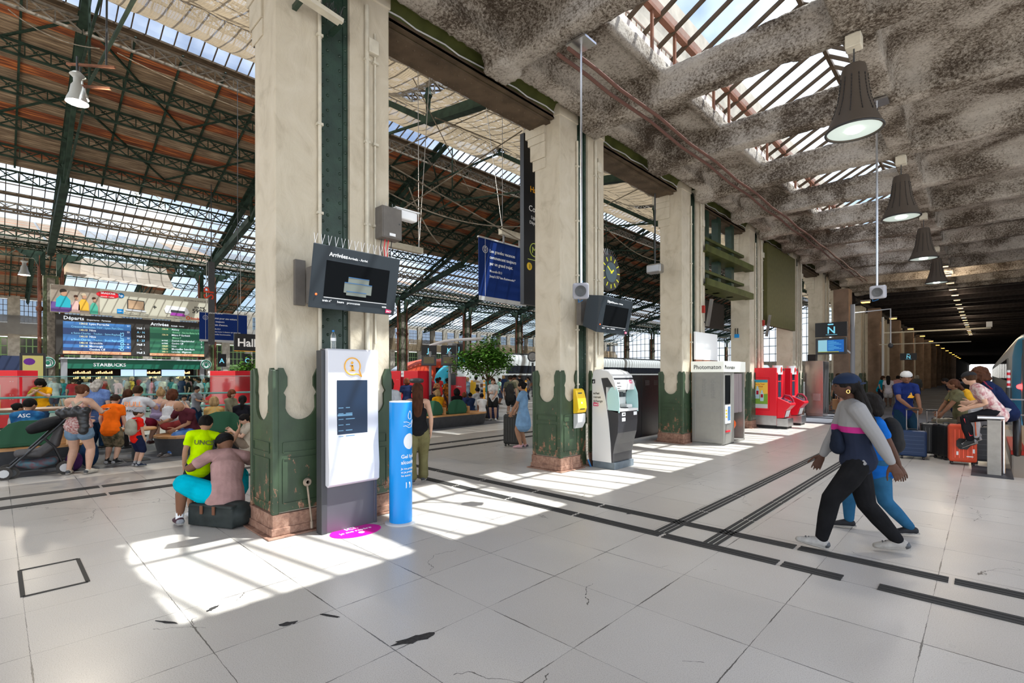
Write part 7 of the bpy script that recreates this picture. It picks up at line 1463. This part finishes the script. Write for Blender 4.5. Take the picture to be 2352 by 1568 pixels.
person('woman in light blue tiered dress and pink trainers beside a black suitcase', (-8.22,8.98), (-.92,-.4), 1.63, 'tan', ('bun','black'), ('dress',(.22,.38,.58)), ('none',None), (.65,.38,.40), fem=True, lod=2,
       P=dict(hem=-.19, hR=(.07,.17,.50), hL=(-.07,.18,.49), lean=0, fL=(-.045,.02,.045), fR=(.045,-.02,.045), eL=(-.6,-1,0)), build=1.05)
person('woman in bright green dress half hidden behind the second pillar', (-9.35,11.0), (-.5,.8), 1.66, 'light', ('bun','blond'), ('dress',(.03,.42,.10)), ('none',None), (.4,.02,.15), fem=True, lod=1, P=dict(hem=-.2))
# left group
BROWNP = fab('camo', (.16,.12,.07), col2=(.05,.05,.025), cscale=9) if False else mat('cloth_camo', (.20,.15,.09), .85, col2=(.045,.045,.025), cscale=14)
person('woman in floral camisole and denim shorts looking at her phone', (-11.94,1.05), (-.80,.55), 1.64, 'light', ('bun','auburn'), ('tank',mat('cloth_floral', (.55,.42,.38), .85, col2=(.30,.08,.08), cscale=30)), ('hotpants',JEANL), (.55,.50,.42), fem=True, lod=2, build=1.22,
       P=dict(fL=(-.095,0,.045), fR=(.095,.0,.045), hR=(.12,.20,.68), hL=(-.03,.17,.60), eR=(.8,-.6,-.5), eL=(-1,-.2,-.6), dR=(.3,.9,.2), pR=(0,0,1), hyaw=-28, hpitch=18, toe=18),
       extras=lambda i: (ob('phone', MB().box((-.035,-.07,-.004), (.035,.07,.004)).tf(Matrix.Translation(i['wr'][1]+Vector((.02,.12,.05)))), BLACK, i['t']), (lambda m: ([m.ell(i['chest']-i['fw']*.15-i['up']*(.07+.03*math.sin(q_*2.1))+i['rt']*(-.2+.05*q_), (.075,.075,.07+.02*(q_ % 2)), 12, 8, None, -1, .08) for q_ in range(9)], [m.ell(i['chest']-i['fw']*.15-i['up']*(.12+.07*q_)+i['rt']*(.17+.02*math.sin(q_*3)), (.08,.06,.08), 12, 8, None, -1, .08) for q_ in range(5)], limb(m, [i['chest']-i['fw']*.15+i['rt']*.11-i['up']*.04, i['waist']-i['fw']*.15+i['rt']*.15, i['pel']-i['fw']*.14+i['rt']*.16+i['up']*.05], [(.08,.06),(.085,.055),(.06,.03)], i['rt'], 10), remesh('carrier_bundle', m, BLACK, i['t'], .014)))(MB()),
       (lambda m: ([limb(m, [i['waist']-i['fw']*.12-i['rt']*s*.13, i['chest']-i['fw']*.13+i['up']*.03, i['neck']+i['rt']*s*.10+i['up']*.015-i['fw']*.02], [(.025,.008)]*3, i['rt'], 8) for s in (-1,1)], ob('carrier_straps', m, mat('strap_taupe', (.30,.25,.19), .8), i['t'], smooth=True)))(MB())))
person('boy in orange tee, camouflage shorts and backwards brown cap', (-12.80,1.62), (-.75,.65), 1.42, 'light', ('short','brown'), ('tee',(.95,.16,.01)), ('bermuda',BROWNP), (.02,.02,.022), lod=2, sock=.02, build=1.15, hat=('back',(.035,.022,.018)), P=dict(lean=10, hR=(.15,.1,.42), hpitch=15))
person('small boy in red tee, navy shorts and grey cap with beige backpack', (-12.12,1.93), (-.35,.94), 1.13, 'light', ('short','brown'), ('tee',(.75,.02,.012)), ('bermuda',(.015,.02,.05)), (.02,.03,.06), lod=2, sock=.35, hat=('cap',(.30,.30,.32)), P=dict(hL=(-.10,.08,.42), hR=(.10,.08,.42), hyaw=-30),
       extras=strap_bag((.35,.32,.25), (.13,.09,.16), (0,-.15,-.04)))
person('bald man in maroon tee and paint-stained jeans sitting at the small table', (-13.38,3.1), (.60,-.80), 1.76, 'tan', None, ('tee',(.10,.025,.035)), ('jeans',mat('cloth_stained', (.045,.12,.33), .85, col2=(.10,.20,.42), cscale=8)), (.12,.10,.09), lod=2, build=1.12, sock=.8,
       P=pose(SIT, lean=20, pel=(0,-.06,.29), curve=12, fR=(.0,.30,.03), fL=(.12,.26,.04), hL=(.04,.16,.33), hR=(.22,.16,.42), hpitch=40, hyaw=-10))
person('man in teal-blue football shirt sitting at the left edge, seen from behind', (-13.65,-.35), (-1,.1), 1.75, 'tan', ('short','black'), ('tee',mat('cloth_teal', (.01,.06,.17), .6, col2=(.02,.14,.30), cscale=8)), ('jeans',BLKJ), lod=1, build=1.1, P=pose(SIT), extras=chest_print('ASC', (.8,.8,.8), .10, dz=.08))
person('man in matching blue football shirt beside the pushchair, seen from behind', (-13.68,.42), (-.95,.3), 1.75, 'tan', ('short','black'), ('tee',MATS['cloth_teal']), ('jeans',BLKJ), lod=1, build=1.1, P=pose(SIT, hyaw=-35, hpitch=10), extras=chest_print('ASC', (.8,.8,.8), .10, dz=.08))
person('child with dark bun in white top between the two blue shirts', (-15.1,.25), (-.3,1), 1.35, 'tan', ('bun','black'), ('tee',(.5,.48,.46)), ('jeans',JEAN), lod=0, fem=True, P=pose(SIT, pel=(0,0,.42), fR=(.06,.2,.12), fL=(-.06,.2,.12)))
person('man in mustard tee standing and unwrapping food with both hands', fr_(97,14.2)[:2], (.8,-.5), 1.72, 'light', ('curly','black'), ('tee',(.80,.36,.01)), ('jeans',JEAN), lod=1, P=dict(hR=(.02,.13,.78), hL=(-.03,.14,.78), eR=(1,-.3,-.6), eL=(-1,-.3,-.6), hpitch=30))
person('person with long white hair in blue patterned shirt standing at the high table', fr_(222,12.0)[:2], (-.8,.6), 1.70, 'light', ('wild','grey'), ('tee',mat('cloth_bluepat', (.10,.16,.36), .85, col2=(.14,.22,.42), cscale=25)), ('jeans',JEAN), lod=1, build=1.3)
hs = dict(pel=(0,0,.40), lean=10, fR=(.10,.16,.14), fL=(-.10,.16,.14), kR=(.5,1,.6), kL=(-.5,1,.6), hR=(.1,.24,.64), hL=(-.1,.24,.64))
person('man in white printed tee and maroon shorts sitting at the high table', fr_(310,11.3)[:2], (-.85,.5), 1.80, 'light', ('short','brown'), ('tee',(.60,.60,.62)), ('shorts',(.16,.012,.03)), (.1,.05,.05), lod=1, build=1.15, sock=.5, P=hs, extras=both(chest_print('BULL', (.9,.35,.15), .16, dz=-.02), chest_print('SUNDANCE', (.05,.05,.05), .07, dz=-.14)))
person('woman with curly auburn hair, white crop top and rust red trousers at the high table', fr_(388,11.6)[:2], (-.7,.65), 1.68, 'light', ('curly','auburn'), ('crop',(.62,.62,.62)), ('shorts',(.36,.06,.055)), (.02,.02,.02), fem=True, lod=1, build=1.12, P=hs)
person('woman with blond bun and bare back at the high table', fr_(361,12.4)[:2], (-.7,.7), 1.68, 'light', ('topbun','blond'), ('crop',(.30,.24,.36)), ('shorts',(.22,.18,.32)), fem=True, lod=1, P=hs)
person('person with brown hair leaning on an elbow at the high table', fr_(283,12.8)[:2], (-.5,.8), 1.65, 'light', ('bob','chestnut'), ('tee',(.05,.05,.1)), ('jeans',JEAN), lod=0, P=hs)
person('small boy smiling in white patterned tee near the red machine', fr_(422,15)[:2], (.9,.3), 1.2, 'tan', ('short','black'), ('tee',(.5,.48,.45)), ('jeans',JEAN), lod=0, P=dict(hyaw=-20))
person('boy in grey tee playing at the red machine', fr_(449,15.8)[:2], (.75,.6), 1.45, 'tan', ('short','black'), ('tee',(.28,.29,.31)), ('jeans',JEAN), lod=0, P=dict(hR=(.06,.26,.66), hL=(-.05,.26,.66)))
person('woman with short grey-blond hair and mustard patterned top sitting on the middle bench', fr_(492,12.0)[:2], (-.9,.2), 1.66, 'light', ('bob','blond'), ('tee',mat('cloth_mustard', (.55,.30,.06), .85, col2=(.4,.3,.15), cscale=35)), ('jeans',JEAN), fem=True, lod=1, P=pose(SIT))
person('woman with short red hair in khaki shirt facing right on the middle bench', fr_(525,14.6)[:2], (.8,.5), 1.66, 'light', ('bob','red'), ('long',(.22,.20,.13)), ('jeans',JEAN), fem=True, lod=0, P=pose(SIT, pel=(0,0,.36)))
person('person with black ponytail and black top on the middle bench', fr_(556,12.4)[:2], (-.9,.4), 1.68, 'tan', ('pony','black'), ('tee',(.015,.014,.018)), ('jeans',BLKJ), fem=True, lod=1, P=pose(SIT))
person('young woman in beige tee sitting on the floor against the bench, looking at her phone', (-12.42,4.03), (-.1,-1), 1.66, 'light', ('bun','black'), ('tee',(.42,.36,.28)), ('jeans',(.20,.15,.11)), (.1,.1,.1), fem=True, lod=1, P=dict(pel=(0,0,.085), lean=-4, fR=(.05,.34,.05), fL=(-.05,.28,.05), kR=(0,.3,1), kL=(0,.3,1), hR=(.03,.18,.32), hL=(-.04,.18,.32), hpitch=32))
tag(ob('backpack', MB().ell((0,0,.26), (.2,.15,.26), 16, 12), fab('navy_pack', (.02,.05,.11)), loc=(-12.75,1.28,0), smooth=True), 'navy backpack on the floor behind the woman with the phone', 'bag')
tag(ob('backpack', MB().ell((0,0,.18), (.17,.13,.18), 16, 12), fab('purple_pack', (.07,.025,.10)), loc=(-12.45,1.03,0), smooth=True), 'small purple bag on the floor left of the navy backpack', 'bag')
# centre bench
cb = [(1008,17.0,'woman in mustard dotted top on the right-hand bench','light',('bob','blond'),(.72,.33,.01),True,-.9), (1052,17.8,'person in black with curly black hair on the right-hand bench','dark',('curly','black'),(.012,.012,.012),True,-.9),
      (1082,19.2,'boy in navy tee on the far side of the right-hand bench','brown',('short','black'),(.02,.035,.09),False,-.6), (1068,19.6,'ginger haired child in navy on the far side of the right-hand bench','light',('bob','red'),(.03,.04,.11),True,-.6),
      (1108,18.4,'boy in white tee and orange shorts at the end of the right-hand bench','brown',('short','black'),(.62,.60,.58),False,-.4), (1100,20.0,'man in black cap and white tee leaning at the end of the bench','tan',('short','black'),(.5,.5,.5),False,-.9), (998,19.0,'girl with long black hair facing us on the bench by the lamp bollard','tan',('long','black'),(.03,.03,.035),True,.9)]
for px, tt, lb, sk_, hr_, tc_, fm, fx in cb:
    person(lb, fr_(px, tt)[:2], (fx,.2 if fx < 0 else -.6), 1.66 if 'child' not in lb and 'boy' not in lb else 1.42, sk_, hr_, ('tee',tc_), ('jeans',JEAN if 'orange' not in lb else fab('orange_short', (.8,.2,.02))), fem=fm, lod=0, P=pose(SIT, pel=(0,0,.31)), hat=('cap',(.02,.02,.025)) if 'cap' in lb else None)
person('woman in white top and black shorts walking with a navy suitcase', (-14.05,13.6), (.55,-.75), 1.66, 'light', ('long','chestnut'), ('tee',(.60,.58,.55)), ('shorts',(.02,.02,.02)), (.5,.5,.5), fem=True, lod=1, P=dict(hR=(.02,.14,.66), hL=(-.05,.16,.56)))
person('man in black cap and khaki tee with a guitar bag walking away', (-14.0,14.5), (-.4,.9), 1.78, 'light', ('short','brown'), ('tee',(.14,.14,.09)), ('shorts',(.03,.03,.03)), (.1,.1,.1), lod=1, hat=('cap',(.02,.02,.022)), extras=strap_bag((.03,.03,.028), (.19,.10,.36), (.06,-.19,-.22)))
person('man in beige tee and navy shorts with crossbody bag looking left by the barrier', fr_(1184,24)[:2], (-.95,-.2), 1.80, 'brown', ('buzz','black'), ('tee',(.42,.36,.25)), ('shorts',(.02,.025,.06)), (.4,.4,.4), lod=1, P=dict(hR=(.05,.12,.6), hL=(-.06,.1,.6)))
for px, tt, lb, sk_, hr_, pt, fm, fx in ((1003,23,'woman in yellow and red patterned dress in the middle distance','dark',('bun','black'),((.55,.40,.15),(.35,.05,.05)),True,(.7,.3)), (1026,21.5,'person in orange patterned tunic at the red ticket kiosk','dark',('bun','black'),((.65,.20,.02),(.12,.05,.02)),True,(.8,.2))):
    person(lb, fr_(px, tt)[:2], fx, 1.66, sk_, hr_, ('dress',mat('cloth_pat%d' % px, pt[0], .85, col2=pt[1], cscale=14)), ('none',None), fem=fm, lod=0, P=dict(hem=-.38))
person('woman in green top with long black hair in the middle distance', fr_(976,25)[:2], (-.5,.8), 1.66, 'tan', ('long','black'), ('tee',(.03,.30,.12)), ('jeans',JEANL), fem=True, lod=0); person('man in dark red tee in the middle distance', fr_(988,26)[:2], (-.5,.8), 1.75, 'light', ('short','grey'), ('tee',(.25,.02,.04)), ('shorts',(.5,.5,.5)), lod=0); person('man in white tee beside the turquoise train nose', fr_(969,30)[:2], (-.9,.2), 1.78, 'tan', ('short','black'), ('tee',(.6,.6,.62)), ('jeans',JEAN), lod=0)
# right side group
person('man in navy tee and pale grey cap resting his hands on two suitcase handles', (-1.34,14.05), (.72,-.75), 1.88, 'brown', ('buzz','black'), ('tee',(.014,.025,.11)), ('jeans',fab('dark_teal_denim', (.012,.035,.06))), (.35,.42,.42), lod=2, build=1.03, hat=('beanie',(.48,.47,.45)), P=dict(lean=7, hL=(-.02,.22,.555), hR=(-.13,.16,.56) if False else (.07,.2,.57), eL=(-1,-.3,0), eR=(1,-.3,0), hyaw=-35, hpitch=14, fL=(-.07,.03,.045), fR=(.05,-.03,.045)),
       extras=lambda i: (lambda m: (limb(m, [i['neck']+i['rt']*.10+i['up']*.01, i['chest']+i['fw']*.145, i['waist']-i['rt']*.17+i['fw']*.06], [(.022,.006)]*3, i['rt'], 8), ob('crossbody_strap', m, BLACK, i['t'], smooth=True), ob('shirt_print', MB().prism([(-.07,-.05),(.0,.07),(.03,0),(.08,-.02),(.05,-.06)], i['chest']+i['fw']*.139-i['rt']*.02-i['up']*.03, -i['rt'], i['up'], .008), ORA, i['t'])))(MB()))
person('woman in olive shirt with yellow backpack leaning over the suitcases', (-.38,15.0), (-.85,-.35), 1.70, 'brown', ('pony','chestnut'), ('tee',(.13,.12,.065)), ('jeans',(.10,.07,.05)), (.2,.2,.2), fem=True, lod=2, build=1.2, P=dict(lean=14, hR=(.10,.22,.55), hL=(-.10,.30,.47), eR=(1,-.2,-.4), hpitch=-4, hyaw=-15), extras=strap_bag((.65,.34,.02), (.15,.12,.2), (0,-.17,.0)))
SR = dict(pel=(0,0,.0), lean=16, curve=14)
def railsit(label, y, h, sk_, hr_, top, bot, zz, hat=None, P=None, patt=None, lod=2, ex=None, x=.12):
    person(label, (x,y), (-.97,-.2), h, sk_, hr_, top, bot, (.03,.03,.032), lod=lod, hat=hat, z=zz, P=P, patt=patt, extras=ex)
railsit('young man in white and pink patterned jersey sitting on the handrail', 12.62, 1.76, 'light', ('short','brown'), ('tee',None), ('jeans',fab('track_black', (.016,.016,.019))), 0, ('cap',(.02,.022,.022)), dict(pel=(0,0,.635), lean=24, curve=14, fL=(-.03,.20,.32), fR=(.09,.17,.30), kL=(0,1,.6), kR=(0,1,.6), hL=(-.05,.22,.665), hR=(.05,.21,.67), hyaw=-50, hpitch=8, tpL=-.5, tpR=-.4),
        mat('cloth_jersey', (.60,.50,.46), .8, col2=(.36,.13,.15), cscale=16), 2, lambda i: (text('2', .26, mat('print_maroon', (.22,.02,.05)), i['t'], tuple(i['chest']-i['fw']*.15+i['rt']*.0), tuple(i['rt']), tuple(i['up']), .02, .006, 'CENTER', 'shirt_number'), [ob('leg_stripe', MB().bar(i['kn'][s]+Vector((s*.06,-.28,.045)), i['kn'][s]+Vector((s*.065,.0,.02)), .012, .04).bar(i['kn'][s]+Vector((s*.06,.02,.0)), i['an'][s]+Vector((s*.055,0,.1)), .012, .04), RED, i['t']) for s in (-1,1)]))
railsit('youth with curly brown hair in navy tee sitting farther on the handrail', 13.30, 1.88, 'light', ('afro','chestnut'), ('tee',(.012,.02,.06)), ('jeans',fab('white_track', (.5,.5,.52))), 0, None, dict(pel=(0,0,.60), lean=24, curve=14, fL=(-.04,.24,.30), fR=(.07,.22,.33), kL=(0,1,.6), kR=(0,1,.6), hL=(-.05,.27,.66), hR=(.06,.27,.66), hyaw=-65, hpitch=10, tpL=-.4, tpR=-.3), None, 2, lambda i: ob('leg_stripe', MB().bar(i['kn'][-1]+Vector((-.07,.02,.02)), i['an'][-1]+Vector((-.06,0,.05)), .012, .045), mat('stripe_orange', (.8,.12,.02)), i['t']), .27)
person('man in grey shirt and black shorts standing beside the steel cabinet', (-4.85,26.6), (-.5,.8), 1.84, 'tan', ('buzz','brown'), ('tee',(.35,.38,.45)), ('bermuda',(.02,.02,.022)), (.3,.2,.15), lod=1, extras=strap_bag((.02,.02,.02), (.09,.05,.12), (-.06,-.12,-.12), True, 'bag', None, False))
person('person in salmon pink trousers half hidden behind the striding man', (-4.35,25.0), (-.3,-1), 1.72, 'brown', ('short','black'), ('tee',(.3,.22,.2)), ('jeans',(.52,.28,.2)), lod=0)
fg_ = [(2020,30,'attendant in turquoise vest bending forward on the platform','light',('bob','brown'),(.0,.30,.42),(.02,.02,.03),14,(.8,-.2)), (2040,27,'woman with very long black hair in pale top, seen from behind','dark',('vlong','black'),(.55,.5,.52),(.45,.4,.36),0,(-.2,1)), (2062,29,'person in pink top behind the man in the grey cap','tan',('bun','black'),(.55,.28,.28),(.3,.3,.35),0,(.2,1)),
       (2107,34,'white haired person in grey coat walking away down the platform','light',('bob','grey'),(.12,.13,.14),(.06,.07,.09),2,(-.1,1)), (2196,20,'man in black leaning forward beyond the woman in olive','brown',('short','black'),(.015,.015,.02),(.02,.025,.05),30,(-1,0))]
for px, tt, lb, sk_, hr_, tc_, bc_, ln_, fx in fg_: person(lb, fr_(px,tt)[:2], fx, 1.72, sk_, hr_, ('tee' if 'coat' not in lb else 'long',tc_), ('jeans' if 'black hair' not in lb else 'shorts',bc_), lod=1 if tt < 25 else 0, fem='man in' not in lb, P=dict(lean=ln_))
# ================= distant crowd, copied from five figures =================
random.seed(11); protos = []
for k, (sk_, hr_, tp, bt, fm) in enumerate((('light',('short','brown'),'tee','jeans',False), ('tan',('long','black'),'tee','jeans',True), ('brown',('short','black'),'tee','bermuda',False), ('light',('bob','blond'),'tee','shorts',True), ('dark',('bun','black'),'dress','none',True))):
    i = person('x', (0,0), (0,1), 1.7, sk_, hr_, (tp,(.5,.5,.5)), (bt,(.05,.07,.12) if bt != 'none' else None), fem=fm, lod=0); protos.append(i['t'])
cols = [('white',(.55,.55,.56)),('pale blue',(.25,.38,.5)),('black',(.015,.015,.018)),('navy',(.02,.035,.09)),('red',(.45,.03,.03)),('teal',(.03,.22,.22)),('beige',(.42,.34,.24)),('grey',(.2,.2,.21)),('pink',(.5,.25,.28)),('olive green',(.12,.13,.06)),('mint',(.3,.5,.42)),('mustard',(.5,.3,.04))]
spots = []
for px in range(52, 572, 11): spots.append((px+random.uniform(-5,5), random.choice((22.5,24,26,28,31,34,38)), 'behind the glass barrier'))
for px in range(905, 1215, 17): spots.append((px+random.uniform(-6,6), random.uniform(27,38), 'near the platforms'))
for px in (1128,1172,1395,1412): spots.append((px, 31, 'by the long white train'))
kinds = ['short haired man','long black haired woman','man in shorts','fair haired woman','dark skinned woman']; used_k = set(); wrd = ['kiosk left end','kiosk left half','kiosk middle','kiosk right half','red machine','first pillar']
for n, (px, tt, wh) in enumerate(spots):
    k = n % 5; cn, cc = cols[(n*5+n//5) % 12]; o = protos[k] if k not in used_k else copy_tree(protos[k]); used_k.add(k)
    x, y = atd(px, 860, tt)[:2]; o.location = (x,y,-.0); s = random.uniform(.93,1.04); o.scale = (s,s,s); o.rotation_euler.z = random.uniform(0,2*PI)
    side = 'seen left of the kiosk' if px < 160 else 'seen before the green kiosk' if px < 460 else 'seen beside the red machine' if px < 600 else 'seen left of the signs' if px < 1000 else 'seen by the tree' if px < 1180 else 'seen near the second pillar'
    o['label'] = 'distant %s in %s, %s %s' % (kinds[k], cn, ('close behind' if tt < 25 else 'well behind' if tt < 31 else 'far behind')+' the glass' if 'glass' in wh else wh, side.replace('seen ','')); o['group'] = 'distant crowd in the hall'
    for c in kids(o):
        if c.name.startswith(('shirt','dress')): c.material_slots[0].link = 'OBJECT'; c.material_slots[0].material = fab('crowd_'+cn, cc)

# small dog waiting on the floor
dg = MB(); bt = [(0,-.13,.19),(0,0,.185),(0,.12,.20)]; limb(dg, bt, [(.05,.055),(.045,.05),(.05,.06)], (1,0,0), 12)
limb(dg, [(0,.13,.21),(0,.17,.27)], [.032,.026], (1,0,0), 10); dg.ell((0,.19,.295), (.038,.045,.036), 10, 8); limb(dg, [(0,.21,.285),(0,.25,.278)], [.02,.013], (1,0,0), 8)
for s_ in (-1,1):
    limb(dg, [(s_*.02,.18,.32),(s_*.032,.175,.36)], [.014,.006], (1,0,0), 6)
    limb(dg, [(s_*.03,.11,.17),(s_*.03,.115,.09),(s_*.03,.11,.015)], [.02,.012,.011], (1,0,0), 8); limb(dg, [(s_*.03,-.11,.17),(s_*.03,-.07,.11),(s_*.03,-.12,.065),(s_*.03,-.105,.012)], [.028,.016,.011,.011], (1,0,0), 8)
limb(dg, [(0,-.16,.21),(0,-.20,.27),(0,-.17,.31)], [.013,.01,.007], (1,0,0), 6)
t = thing('dog', 'small white and tan dog standing behind the large black suitcase', 'dog', fr_(1177,20)+(0,) if len(fr_(1177,20)) == 2 else fr_(1177,20)); t.rotation_euler.z = 2.2
remesh('body', dg, mat('dog_coat', (.55,.48,.40), .9, col2=(.25,.13,.06), cscale=9), t, .007, 2)
# dark repair patches in the floor
random.seed(5)
for k, (px, py, rx, ry, an) in enumerate(((948,1468,.17,.045,.5),(662,1431,.07,.03,.4),(487,1397,.06,.02,1.3),(384,1428,.10,.012,-.2),(755,1413,.10,.012,-.3),(1445,1180,.05,.02,.2))):
    x, y = gp(px, py); pts = [(rx*math.cos(a)*random.uniform(.6,1.1), ry*math.sin(a)*random.uniform(.5,1.2)) for a in [2*PI*i/18 for i in range(18)]]
    o = ob('floor_repair', MB().prism(pts, (0,0,0), (math.cos(YAW+an),math.sin(YAW+an),0), (-math.sin(YAW+an),math.cos(YAW+an),0), .003), mat('asphalt_fill', (.05,.047,.045), .9, noise=.4, nscale=40), loc=(x,y,.0005))
    tag(o, 'dark filled crack in the pale floor, '+['largest, front centre','small, left of the largest','leftmost pair, upper','leftmost pair, lower','long and thin below the kiosk','by the guiding path'][k], 'floor repair', 'dark repairs in the floor')
